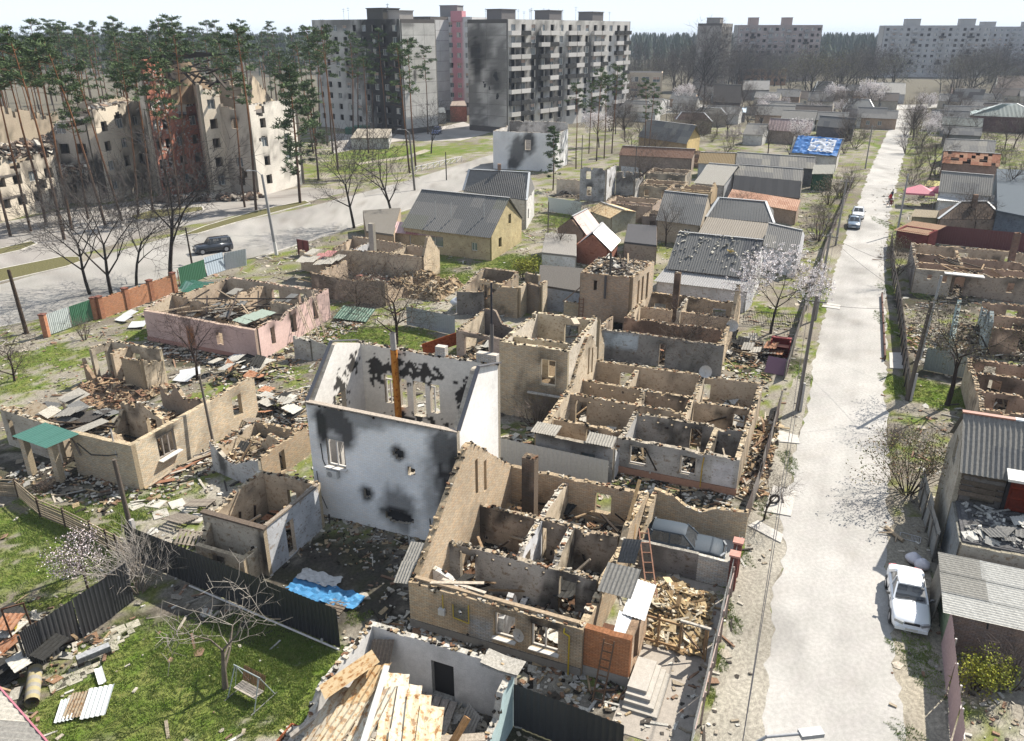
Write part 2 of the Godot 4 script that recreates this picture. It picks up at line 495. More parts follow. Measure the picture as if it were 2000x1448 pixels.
func wreck(par: Node3D, u0: float, b0: float, u1: float, b1: float, beams: int, fallen: int, h := 1.9) -> void:
	for k in beams:
		var a := Vector3(rr(u0, u1), rr(0.25, h), -rr(b0, b1))
		var an := rr(0, TAU); var l := rr(0.8, 2.8)
		var e := a + Vector3(cos(an) * l, 0, sin(an) * l)
		e = Vector3(clampf(e.x, u0, u1), rr(0.2, 0.9), clampf(e.z, -b1, -b0))
		if a.distance_to(e) < 0.3: continue
		plank(par, "charred_beam", a, e, rr(0.07, 0.14), rr(0.05, 0.12), vary([L(0.03, 0.027, 0.025), L(0.05, 0.04, 0.035), L(0.36, 0.27, 0.18), L(0.5, 0.45, 0.38)][k % 4], 0.3))
	for k in fallen:
		sheets(par, "fallen_sheet", Vector3(rr(u0, u1 - 0.7), rr(0.3, 1.0), -rr(b0, b1 - 0.7)), Vector3(rr(0.6, 1.1), rr(-0.3, 0.3), rr(-0.3, 0.3)), Vector3(rr(-0.3, 0.3), rr(-0.4, 0.4), -rr(0.6, 1.2)), 1, 1, [M.slate_d, tinted("slate", L(0.05, 0.05, 0.05)), tinted("slate", L(0.55, 0.54, 0.52)), tinted("rust", L(0.3, 0.17, 0.12))], [], 4, 0.05, 0.05, 3)
func wavy(waves: int, seg: int, rows: int) -> ArrayMesh:
	var key := "%d.%d.%d" % [waves, seg, rows]
	if sheet_mesh.has(key): return sheet_mesh[key]
	var b := MB.new()
	var n := waves * seg
	for i in n:
		for j in rows:
			var p := []
			for k in [[0, 0], [0, 1], [1, 1], [1, 0]]:
				var x := float(i + k[0]) / n
				var z := float(j + k[1]) / rows
				p.append(Vector3(x, 0.5 + 0.5 * cos(x * waves * TAU), -z))
			b.quad(p[0], p[1], p[2], p[3])
	for i in n:
		var x0 := float(i) / n; var x1 := float(i + 1) / n
		var a := Vector3(x0, 0.5 + 0.5 * cos(x0 * waves * TAU), 0); var e := Vector3(x1, 0.5 + 0.5 * cos(x1 * waves * TAU), 0)
		b.quad(a - Vector3(0, 0.3, 0), a, e, e - Vector3(0, 0.3, 0))
	var m := b.mesh(M.slate)
	sheet_mesh[key] = m
	return m
func sheets(par: Node, called: String, o: Vector3, ux: Vector3, vs: Vector3, nx: int, ny: int, mats: Array, skip := [], waves := 6, amp := 0.05, jit := 0.012, seg := 4) -> void:
	var nrm := ux.cross(vs).normalized()
	if nrm.y < 0: nrm = -nrm
	var m := wavy(waves, seg, 1)
	for j in ny:
		for i in nx:
			if [i, j] in skip: continue
			var a := o + ux * (float(i) / nx) + vs * (float(j) / ny) + nrm * (0.012 * (ny - j) + rr(0, jit))
			var x := ux / nx * 1.02
			var z := vs / ny * 1.06
			var bs := Basis(x, nrm * amp, -z)
			bs = Basis(nrm, rr(-0.6, 0.6) * jit) * bs
			part(par, called, m, Transform3D(bs, a), mats[rng.randi() % mats.size()])
func plank(par: Node, called: String, p: Vector3, q: Vector3, w: float, h: float, c: Color, mat := "wood") -> MeshInstance3D:
	var b := MB.new()
	b.col = c
	b.beam(p, q, w, h)
	return part(par, called, b.mesh(M[mat]))
func window(par: Node, u: float, b: float, y: float, w: float, h: float, turn: float, c: Color, glass := true, mull := 1) -> MeshInstance3D:
	var f := MB.new()
	f.col = c
	f.bx(-w / 2, 0, -0.04, w / 2, 0.07, 0.04); f.bx(-w / 2, h - 0.07, -0.04, w / 2, h, 0.04)
	f.bx(-w / 2, 0.07, -0.04, -w / 2 + 0.07, h - 0.07, 0.04); f.bx(w / 2 - 0.07, 0.07, -0.04, w / 2, h - 0.07, 0.04)
	for i in mull:
		var x := -w / 2 + w * (i + 1) / (mull + 1)
		f.bx(x - 0.035, 0.07, -0.035, x + 0.035, h - 0.07, 0.035)
	var o := part(par, "window", f.mesh(M.paint), Transform3D(Basis(Vector3.UP, turn), Vector3(u, y, -b)))
	if glass:
		var g := MB.new()
		g.bx(-w / 2 + 0.05, 0.05, -0.012, w / 2 - 0.05, h - 0.05, 0.012)
		part(o, "pane", g.mesh(M.glass))
	return o
# ---------------------------------------------------------------- plants
func grow(tr: MB, cr: MB, p: Vector3, d: Vector3, ln: float, r: float, lvl: int, o: Dictionary, ends: Array) -> void:
	var maxl: int = o.lv
	var segs := 4 if lvl == 0 else (2 if lvl < maxl else 1)
	var q := p
	var dd := d
	var mb := tr if lvl < 2 else cr
	var sides := 7 if lvl == 0 else (5 if lvl == 1 else 3)
	for i in segs:
		var k: float = o.bend * (0.5 if lvl == 0 else 1.0)
		dd = (dd + Vector3(rr(-1, 1), rr(-0.2, 0.6) * o.up, rr(-1, 1)) * k).normalized()
		var e := q + dd * ln / segs
		mb.col = vary(o.col, 0.15)
		mb.tube(q, e, r * (1.0 - 0.5 * i / segs), r * (1.0 - 0.5 * (i + 1) / segs), sides)
		q = e
		if lvl >= maxl: ends.append(q)
		elif lvl > 0 or i >= o.first:
			var kids: int = o.kids if (i < segs - 1) else o.kids + 1
			var ph := rr(0, TAU)
			for j in kids:
				ph += TAU / kids + rr(-0.5, 0.5)
				var side := dd.cross(Vector3(0.31, 0.9, 0.2)).normalized()
				side = side.rotated(dd, ph)
				var a: float = rr(o.a0, o.a1)
				var nd := (dd * cos(a) + side * sin(a)).normalized()
				grow(tr, cr, q, nd, ln * rr(o.s0, o.s1), maxf(r * (1.0 - 0.5 * (i + 1) / segs) * 0.62, o.rmin), lvl + 1, o, ends)
func bare(seed_: int, h: float, r: float, o := {}) -> Array:
	rng.seed = seed_
	var d := {"lv": 4, "bend": 0.22, "up": 0.6, "kids": 1, "first": 1, "a0": 0.5, "a1": 1.05, "s0": 0.5, "s1": 0.72, "rmin": 0.012, "col": L(0.07, 0.058, 0.048)}
	d.merge(o, true)
	var tr := MB.new(); var cr := MB.new()
	var ends := []
	grow(tr, cr, Vector3(0, -0.15, 0), Vector3(rr(-0.08, 0.08), 1, rr(-0.08, 0.08)).normalized(), h * 0.55, r, 0, d, ends)
	return [tr, cr, ends]
func bare_mesh(seed_: int, h: float, r: float, o := {}) -> Array:
	var a := bare(seed_, h, r, o)
	return [a[0].mesh(M.bark), a[1].mesh(M.twig)]
func flecks(mb: MB, p: Vector3, n: int, spread: float, size: float, pal: Array) -> void:
	for i in n:
		var q := p + Vector3(rr(-1, 1), rr(-1, 1), rr(-1, 1)) * spread
		var a := Vector3(rr(-1, 1), rr(-1, 1), rr(-1, 1)).normalized() * size
		var b := a.cross(Vector3(rr(-1, 1), rr(-1, 1), rr(-1, 1)).normalized()).normalized() * size * 0.8
		mb.col = vary(pal[rng.randi() % pal.size()], 0.25)
		mb.quad(q - a, q + b, q + a, q - b)
func leafy_mesh(seed_: int, h: float, r: float, per: int, spread: float, size: float, pal: Array, o := {}) -> Array:
	var a := bare(seed_, h, r, o)
	for e in a[2]: flecks(a[1], e, per, spread, size, pal)
	return [a[0].mesh(M.bark), a[1].mesh(M.leaf)]
func bush_mesh(seed_: int, h: float, stems: int, per: int, size: float, pal: Array, wood := L(0.10, 0.08, 0.06)) -> Array:
	rng.seed = seed_
	var tr := MB.new(); var cr := MB.new()
	var ends := []
	for i in stems:
		var a := rr(0, TAU)
		var d := Vector3(cos(a) * rr(0.2, 0.9), 1, sin(a) * rr(0.2, 0.9)).normalized()
		grow(tr, cr, Vector3(cos(a) * 0.12, -0.1, sin(a) * 0.12), d, h * rr(0.5, 0.7), 0.03, 1, {"lv": 3, "bend": 0.25, "up": 0.5, "kids": 2, "first": 0, "a0": 0.35, "a1": 0.8, "s0": 0.45, "s1": 0.75, "rmin": 0.009, "col": wood}, ends)
	for e in ends: flecks(cr, e, per, 0.16, size, pal)
	return [tr.mesh(M.bark), cr.mesh(M.leaf)]
func pine_mesh(seed_: int, h: float, low: float, dens := 1.0) -> Array:
	rng.seed = seed_
	var tr := MB.new(); var cr := MB.new()
	var p := Vector3(0, -0.2, 0)
	var d := Vector3(rr(-0.03, 0.03), 1, rr(-0.03, 0.03)).normalized()
	var n := 9
	var spine := []
	var grey := L(0.12, 0.085, 0.065)
	var orange := L(0.30, 0.145, 0.07)
	for i in n:
		var e := p + d * (h + 0.2) / n
		var f0 := float(i) / n; var f1 := float(i + 1) / n
		tr.col = grey.lerp(orange, smoothstep(0.25, 0.6, f0))
		tr.tube(p, e, lerpf(0.21, 0.04, f0), lerpf(0.21, 0.04, f1), 7, grey.lerp(orange, smoothstep(0.25, 0.6, f1)))
		spine.append(e)
		p = e
		d = (d + Vector3(rr(-0.04, 0.04), 0.1, rr(-0.04, 0.04))).normalized()
	var nb := int(30 * dens)
	for i in nb:
		var f := lerpf(low, 1.0, pow(float(i + rng.randf()) / nb, 0.85))
		var k := clampf(f * n - 1.0, 0.0, n - 1.001)
		var q: Vector3 = spine[int(k)].lerp(spine[mini(int(k) + 1, n - 1)], k - int(k))
		var a := rr(0, TAU)
		var ln := h * 0.15 * rr(0.45, 1.1) * (1.15 - 0.75 * pow((f - low) / (1.0 - low), 2.0))
		var dir := Vector3(cos(a), rr(-0.1, 0.45), sin(a)).normalized()
		var e := q + dir * ln
		tr.col = orange.lerp(grey, 0.5)
		tr.tube(q, e, 0.045, 0.015, 3)
		if rng.randf() < 0.12: continue
		var m := 3 + rng.randi() % 4
		for j in m:
			var c := q.lerp(e, lerpf(0.45, 1.08, float(j) / m)) + Vector3(rr(-1, 1), rr(0.0, 0.6), rr(-1, 1)) * ln * 0.22
			var base := vary(L(0.06, 0.092, 0.035), 0.35)
			for t in 16:
				var nd := Vector3(rr(-1, 1), rr(-0.35, 1), rr(-1, 1)).normalized()
				var sd := nd.cross(Vector3(rr(-1, 1), rr(-1, 1), rr(-1, 1))).normalized() * rr(0.06, 0.11)
				var s := c + Vector3(rr(-1, 1), rr(-0.5, 0.5), rr(-1, 1)) * 0.34
				cr.col = vary(base, 0.3)
				cr.tri(s - sd, s + nd * rr(0.35, 0.75), s + sd)
	return [tr.mesh(M.bark), cr.mesh(M.leaf)]
func plant(called: String, label: String, cat: String, ms: Array, at: Vector3, scale := 1.0, turn := 0.0, group := "", lean := Vector2.ZERO, low := "trunk", high := "crown") -> Node3D:
	var o := thing(called, label, cat, at, 0.0, group)
	o.basis = Basis.from_euler(Vector3(lean.x, turn, lean.y)) * Basis.from_scale(Vector3.ONE * scale)
	part(o, low, ms[0])
	part(o, high, ms[1])
	return o
# ---------------------------------------------------------------- vehicles and people
func loft(rings: Array, mat: Material, c: Color, caps := true) -> ArrayMesh:
	var st := SurfaceTool.new()
	st.begin(Mesh.PRIMITIVE_TRIANGLES)
	st.set_color(c)
	var n: int = rings[0].size()
	for i in rings.size() - 1:
		for j in n:
			var a: Vector3 = rings[i][j]; var b: Vector3 = rings[i][(j + 1) % n]
			var d: Vector3 = rings[i + 1][(j + 1) % n]; var e: Vector3 = rings[i + 1][j]
			for p in [a, b, d, a, d, e]: st.add_vertex(p)
	if caps:
		st.set_smooth_group(-1)
		for r in [rings[0], rings[-1]]:
			var m := Vector3.ZERO
			for p in r: m += p
			m /= n
			for j in n:
				var a: Vector3 = r[j]; var b: Vector3 = r[(j + 1) % n]
				if r == rings[0]: b = r[j]; a = r[(j + 1) % n]
				for p in [m, a, b]: st.add_vertex(p)
	st.generate_normals()
	st.set_material(mat)
	return st.commit()
func car(called: String, label: String, at: Vector3, deg: float, o: Dictionary, group := "") -> Node3D:
	var t := thing(called, label, "car", at, deg, group)
	var cm: Material = M[o.get("mat", "car")]
	var ln: float = o.l; var w: float = o.w * 0.5; var c: Color = o.c
	var belt: float = o.get("belt", 0.92); var top: float = o.h; var hood: float = o.get("hood", 0.82); var tail: float = o.get("tail", 0.95)
	var rings := []
	for s in [[0.5, 0.72, 0.34, 0.52], [0.485, 0.84, 0.24, 0.62], [0.44, 0.94, 0.2, hood - 0.08], [0.34, 0.98, 0.2, hood], [o.cf + 0.02, 1.0, 0.2, belt - 0.03], [0.0, 1.0, 0.2, belt], [o.cr - 0.02, 1.0, 0.2, belt], [(o.cr - 0.5) * 0.5, 0.98, 0.2, tail], [-0.45, 0.94, 0.22, tail - 0.02], [-0.49, 0.84, 0.28, tail - 0.14], [-0.5, 0.76, 0.36, 0.62]]:
		var z: float = s[0] * ln; var x: float = w * s[1]; var yb: float = s[2]; var yt: float = s[3]
		var ym := lerpf(yb, yt, 0.55)
		rings.append([Vector3(-x * 0.86, yb, z), Vector3(-x * 0.98, lerpf(yb, yt, 0.25), z), Vector3(-x, ym, z), Vector3(-x * 0.95, yt - 0.07, z), Vector3(-x * 0.84, yt, z), Vector3(0, yt + 0.035, z), Vector3(x * 0.84, yt, z), Vector3(x * 0.95, yt - 0.07, z), Vector3(x, ym, z), Vector3(x * 0.98, lerpf(yb, yt, 0.25), z), Vector3(x * 0.86, yb, z)])
	part(t, "body", loft(rings, cm, c))
	var zf: float = o.cf * ln; var zr: float = o.cr * ln
	var tf: float = o.tf * ln; var tr: float = o.tr * ln
	var bw := w * 0.86; var tw := w * 0.68
	var b0 := belt - 0.02
	var rr_ := []
	for s in [[tf + 0.06, tw * 0.92, top - 0.045], [tf - 0.12, tw, top - 0.005], [(tf + tr) * 0.5, tw * 1.02, top], [tr + 0.12, tw, top - 0.02], [tr - 0.05, tw * 0.93, top - 0.06]]:
		rr_.append([Vector3(-s[1], s[2] - 0.06, s[0]), Vector3(-s[1] * 0.9, s[2], s[0]), Vector3(0, s[2] + 0.03, s[0]), Vector3(s[1] * 0.9, s[2], s[0]), Vector3(s[1], s[2] - 0.06, s[0])])
	part(t, "roof", loft(rr_, cm, c))
	var gl := MB.new()
	var y1 := top - 0.05
	gl.quad(Vector3(-bw * 0.92, b0, zf), Vector3(-tw * 0.9, y1, tf), Vector3(tw * 0.9, y1, tf), Vector3(bw * 0.92, b0, zf))
	part(t, "windscreen", gl.mesh(M.carglass))
	gl = MB.new()
	gl.quad(Vector3(bw * 0.92, b0, zr), Vector3(tw * 0.9, y1, tr), Vector3(-tw * 0.9, y1, tr), Vector3(-bw * 0.92, b0, zr))
	part(t, "rear_window", gl.mesh(M.carglass))
	for s in [-1.0, 1.0]:
		gl = MB.new()
		var e: float = s * 0.012
		gl.quad(Vector3(s * bw - e, b0, zf), Vector3(s * tw - e, y1, tf), Vector3(s * tw - e, y1, tr), Vector3(s * bw - e, b0, zr))
		part(t, "side_window", gl.mesh(M.carglass))
		var zm := lerpf(zf, zr, 0.52)
		for q in [[zf, tf, 0.07], [zr, tr, 0.13], [zm, zm - 0.02, 0.06]]:
			var rf := MB.new()
			rf.col = c
			rf.beam(Vector3(s * bw, b0, q[0]), Vector3(s * tw, y1, q[1]), q[2], q[2])
			part(t, "pillar", rf.mesh(cm))
		var mi := MB.new()
		mi.col = o.get("mirror", c)
		mi.box(Transform3D(Basis(Vector3.UP, 0.2 * s), Vector3(s * (w + 0.09), belt + 0.04, zf - 0.28)), Vector3(0.17, 0.12, 0.09))
		part(t, "mirror", mi.mesh(M.car))
	for s in [[1, 0.315], [-1, 0.315], [1, -0.3], [-1, -0.3]]:
		var x: float = s[0] * (w - 0.09); var z: float = s[1] * ln; var r: float = o.get("wheel", 0.29)
		var ty := MB.new()
		ty.tube(Vector3(x - 0.09, r, z), Vector3(x + 0.09, r, z), r, r, 16)
		ty.disc(Vector3(x + 0.09, r, z), Vector3.RIGHT, r, 16); ty.disc(Vector3(x - 0.09, r, z), Vector3.LEFT, r, 16)
		var wh := part(t, "wheel", ty.mesh(M.tyre))
		var ri := MB.new()
		ri.col = L(0.45, 0.45, 0.46)
		ri.disc(Vector3(x + s[0] * 0.097, r, z), Vector3.RIGHT * s[0], r * 0.62, 10)
		part(wh, "rim", ri.mesh(M.metal))
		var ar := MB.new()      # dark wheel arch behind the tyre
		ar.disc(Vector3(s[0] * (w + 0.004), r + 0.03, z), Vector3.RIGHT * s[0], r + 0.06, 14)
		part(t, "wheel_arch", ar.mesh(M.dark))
	for s in [-1.0, 1.0]:
		var hl := MB.new()
		hl.box(Transform3D(Basis(Vector3.UP, s * 0.45), Vector3(s * w * 0.64, hood - 0.17, ln * 0.482)), Vector3(0.38, 0.13, 0.1))
		part(t, "headlight", hl.mesh(M.lampglass))
		var tl := MB.new()
		tl.col = L(0.3, 0.02, 0.02)
		tl.box(Transform3D(Basis(Vector3.UP, -s * 0.3), Vector3(s * w * 0.68, tail - 0.2, -ln * 0.487)), Vector3(0.34, 0.16, 0.08))
		part(t, "tail_light", tl.mesh(M.car))
	for q in [[0.33, zf - 0.75], [-0.33, zf - 0.75], [0.33, zf - 1.7], [-0.33, zf - 1.7]]:
		var se := MB.new()
		se.col = L(0.16, 0.16, 0.17)
		se.bx(q[0] - 0.22, belt - 0.1, q[1] - 0.08, q[0] + 0.22, top - 0.28, q[1] + 0.04)
		se.bx(q[0] - 0.12, top - 0.28, q[1] - 0.06, q[0] + 0.12, top - 0.12, q[1] + 0.02)
		part(t, "seat", se.mesh(M.paint))
	var ds := MB.new()
	ds.bx(-bw * 0.85, belt - 0.05, zf - 0.42, bw * 0.85, belt + 0.03, zf - 0.12)
	part(t, "dashboard", ds.mesh(M.dark))
	for s in [-1.0, 1.0]:
		for z in [zf - 0.1, lerpf(zf, zr, 0.52), zr + 0.25]:
			var sm := MB.new()
			sm.bx(s * w * 0.985, 0.3, z - 0.008, s * (w + 0.006), belt - 0.06, z + 0.008)
			part(t, "door_seam", sm.mesh(M.dark))
		var tm := MB.new()
		tm.bx(s * w * 0.99, 0.5, ln * 0.24, s * (w + 0.015), 0.56, -ln * 0.23)
		part(t, "side_trim", tm.mesh(M.dark))
		var wp := MB.new()
		wp.beam(Vector3(s * 0.3 - 0.25, belt + 0.02, zf + 0.03), Vector3(s * 0.3 + 0.25, belt + 0.14, zf - 0.12), 0.02, 0.02)
		part(t, "wiper", wp.mesh(M.dark))
	var gr := MB.new()
	gr.bx(-0.32, hood - 0.24, ln * 0.485, 0.32, hood - 0.13, ln * 0.498)
	part(t, "grille", gr.mesh(M.dark))
	var bp := MB.new()
	bp.col = vary(c, 0.02)
	bp.bx(-w * 0.8, 0.3, ln * 0.49, w * 0.8, 0.46, ln * 0.512)
	part(t, "front_bumper", bp.mesh(cm))
	var np := MB.new()
	np.col = L(0.6, 0.6, 0.58)
	np.bx(-0.26, 0.35, ln * 0.512 + 0.003, 0.26, 0.46, ln * 0.512 + 0.018)
	part(t, "number_plate", np.mesh(M.paint))
	return t
func person(label: String, at: Vector3, deg: float, coat: Color, legs: Color, sitting := false) -> Node3D:
	var t := thing("person", label, "person", at, deg, "")
	var b := MB.new()
	var hip := 0.9 if not sitting else 0.45
	var sk := L(0.45, 0.28, 0.2)
	b.col = legs
	for s in [-1.0, 1.0]:
		var h := Vector3(s * 0.1, hip, 0)
		var k := Vector3(s * 0.11, 0.48, 0.06 * s) if not sitting else Vector3(s * 0.13, 0.5, 0.42)
		var f := Vector3(s * 0.12, 0.08, 0.12 * s) if not sitting else Vector3(s * 0.13, 0.08, 0.38)
		b.tube(h, k, 0.1, 0.07, 8); b.tube(k, f, 0.07, 0.045, 8)
		b.tube(f, f + Vector3(0, -0.03, 0.18), 0.05, 0.04, 6)
	b.col = coat
	b.tube(Vector3(0, hip - 0.08, 0), Vector3(0, hip + 0.25, 0), 0.17, 0.17, 10)
	b.tube(Vector3(0, hip + 0.25, 0), Vector3(0, hip + 0.5, 0), 0.17, 0.2, 10)
	b.tube(Vector3(0, hip + 0.5, 0), Vector3(0, hip + 0.6, 0), 0.2, 0.07, 10)
	for s in [-1.0, 1.0]:
		var e := Vector3(s * 0.28, hip + 0.25, 0.04)
		var hnd := Vector3(s * 0.27, hip + 0.0, 0.14)
		b.tube(Vector3(s * 0.2, hip + 0.52, 0), e, 0.065, 0.05, 7)
		b.tube(e, hnd, 0.05, 0.035, 7)
		b.col = sk
		b.tube(hnd, hnd + Vector3(0, -0.1, 0.03), 0.035, 0.02, 6)
		for i in 4: b.tube(hnd + Vector3(0, -0.08, 0.02 * i), hnd + Vector3(-s * 0.01, -0.17 + 0.01 * absf(i - 1.5), 0.025 * i), 0.009, 0.007, 4)
		b.tube(hnd + Vector3(-s * 0.03, -0.02, 0.03), hnd + Vector3(-s * 0.05, -0.09, 0.06), 0.01, 0.008, 4)
		b.col = coat
	b.col = sk
	b.tube(Vector3(0, hip + 0.56, 0), Vector3(0, hip + 0.68, 0), 0.055, 0.06, 8)
	b.tube(Vector3(0, hip + 0.65, 0.01), Vector3(0, hip + 0.76, 0.01), 0.075, 0.095, 8)
	b.tube(Vector3(0, hip + 0.76, 0.01), Vector3(0, hip + 0.88, 0), 0.095, 0.04, 8)
	b.tube(Vector3(0, hip + 0.76, 0.09), Vector3(0, hip + 0.73, 0.12), 0.015, 0.018, 5)
	part(t, "body", b.mesh(M.paint))
	var hr := MB.new()
	hr.col = L(0.04, 0.03, 0.025)
	hr.tube(Vector3(0, hip + 0.74, -0.02), Vector3(0, hip + 0.82, -0.02), 0.1, 0.1, 8)
	hr.tube(Vector3(0, hip + 0.82, -0.02), Vector3(0, hip + 0.91, -0.01), 0.1, 0.03, 8)
	part(t, "hair", hr.mesh(M.paint))
	return t
# ---------------------------------------------------------------- the place
func _ready() -> void:
	nz.seed = 21
	nz.frequency = 0.03
	nz.fractal_octaves = 3
	var cam := Camera3D.new()
	cam.name = "camera"
	add_child(cam)
	cam.position = Vector3(0, 25, 0)
	cam.rotation_degrees = Vector3(-22.994, 0, 0)
	cam.fov = 49.79
	cam.near = 0.5
	cam.far = 6000.0
	cam.current = true
	var sm := ProceduralSkyMaterial.new()
	sm.sky_top_color = Color(0.70, 0.755, 0.84)
	sm.sky_horizon_color = Color(0.88, 0.92, 0.96)
	sm.sky_curve = 0.2
	sm.ground_horizon_color = Color(0.80, 0.82, 0.83)
	sm.ground_bottom_color = Color(0.35, 0.33, 0.3)
	sm.sky_energy_multiplier = 1.0
	var sky := Sky.new()
	sky.sky_material = sm
	var env := Environment.new()
	env.background_mode = Environment.BG_SKY
	env.sky = sky
	env.background_energy_multiplier = 0.6
	env.tonemap_mode = Environment.TONE_MAPPER_LINEAR
	env.tonemap_exposure = 2.2
	env.fog_enabled = true
	env.fog_density = 0.00017
	env.fog_light_color = Color(0.85, 0.90, 0.97)
	env.sdfgi_enabled = true
	env.ssao_enabled = true
	env.ssil_enabled = true
	var we := WorldEnvironment.new()
	we.name = "world_environment"
	we.environment = env
	add_child(we)
	var sun := DirectionalLight3D.new()
	sun.name = "sun"
	add_child(sun)
	var el := deg_to_rad(46.0)
	sun.look_at_from_position(Vector3(0.78 * cos(el), sin(el), -0.62 * cos(el)) * 100.0, Vector3.ZERO)
	sun.light_energy = 1.6
	sun.light_angular_distance = 0.5
	sun.light_color = Color(1.0, 0.972, 0.925)
	sun.shadow_enabled = true
	make_materials()
	brick_unit()
	ground()
	roads()
	near_houses()
	more_houses()
	roofed_houses()
	apartments()
	fences()
	props()
	vegetation()
	scatter()
var greens := []
var ashes := []
func green_at(x: float, z: float) -> float:
	var g := 0.0
	for e in greens:
		var dx: float = (x - e[0].x) / e[1]
		var dz: float = (z - e[0].z) / e[2]
		g = maxf(g, (1.0 - dx * dx - dz * dz) * e[3])
	return g
func ground_colour(x: float, z: float) -> Color:
	var n1 := nz.get_noise_2d(x * 2.2, z * 2.2)
	var n2 := nz.get_noise_2d(x * 9.0 + 80, z * 9.0)
	var n3 := nz.get_noise_2d(x * 30.0, z * 30.0 + 200)
	var c := L(0.20, 0.18, 0.155).lerp(L(0.38, 0.355, 0.315), clampf(0.5 + n1 + n2 * 0.6, 0, 1))
	c = c.lerp(L(0.12, 0.10, 0.085), clampf((n2 + n3 * 0.7 - 0.12) * 2.5, 0, 0.8))
	var g := green_at(x, z)
	var ash := 0.0
	for e in ashes:
		var dx: float = (x - e[0].x) / e[1]
		var dz: float = (z - e[0].z) / e[2]
		ash = maxf(ash, clampf((1.0 - dx * dx - dz * dz + n2 * 0.9 + n3) * 2.0, 0, 0.88))
	c = c.lerp(L(0.055, 0.05, 0.046), ash)
	if g > -0.25:
		var k := clampf((g * 1.1 + n2 * 1.0 + n3 * 0.8 - 0.02) * 3.0, 0, 1) * (1.0 - ash)
		c = c.lerp(L(0.12, 0.19, 0.035).lerp(L(0.21, 0.225, 0.08), clampf(0.5 + n3 * 1.5, 0, 1)), k)
	return c
func grid(x0: float, z0: float, x1: float, z1: float, c: float, mat: Material) -> ArrayMesh:
	var nx := int(round((x1 - x0) / c)); var ny := int(round((z1 - z0) / c))
	var v := PackedVector3Array(); var n := PackedVector3Array(); var cl := PackedColorArray(); var t := PackedVector2Array(); var ix := PackedInt32Array()
	for j in ny + 1:
		for i in nx + 1:
			var x := x0 + (x1 - x0) * i / nx
			var z := z0 + (z1 - z0) * j / ny
			v.push_back(Vector3(x, 0, z)); n.push_back(Vector3.UP); cl.push_back(ground_colour(x, z)); t.push_back(Vector2(x, z))
	for j in ny:
		for i in nx:
			var a := j * (nx + 1) + i
			var b := a + nx + 1
			ix.append_array(PackedInt32Array([b, a, a + 1, b, a + 1, b + 1]))
	var ar := []
	ar.resize(Mesh.ARRAY_MAX)
	ar[Mesh.ARRAY_VERTEX] = v; ar[Mesh.ARRAY_NORMAL] = n; ar[Mesh.ARRAY_COLOR] = cl; ar[Mesh.ARRAY_TEX_UV] = t; ar[Mesh.ARRAY_INDEX] = ix
	var m := ArrayMesh.new()
	m.add_surface_from_arrays(Mesh.PRIMITIVE_TRIANGLES, ar)
	m.surface_set_material(0, mat)
	return m
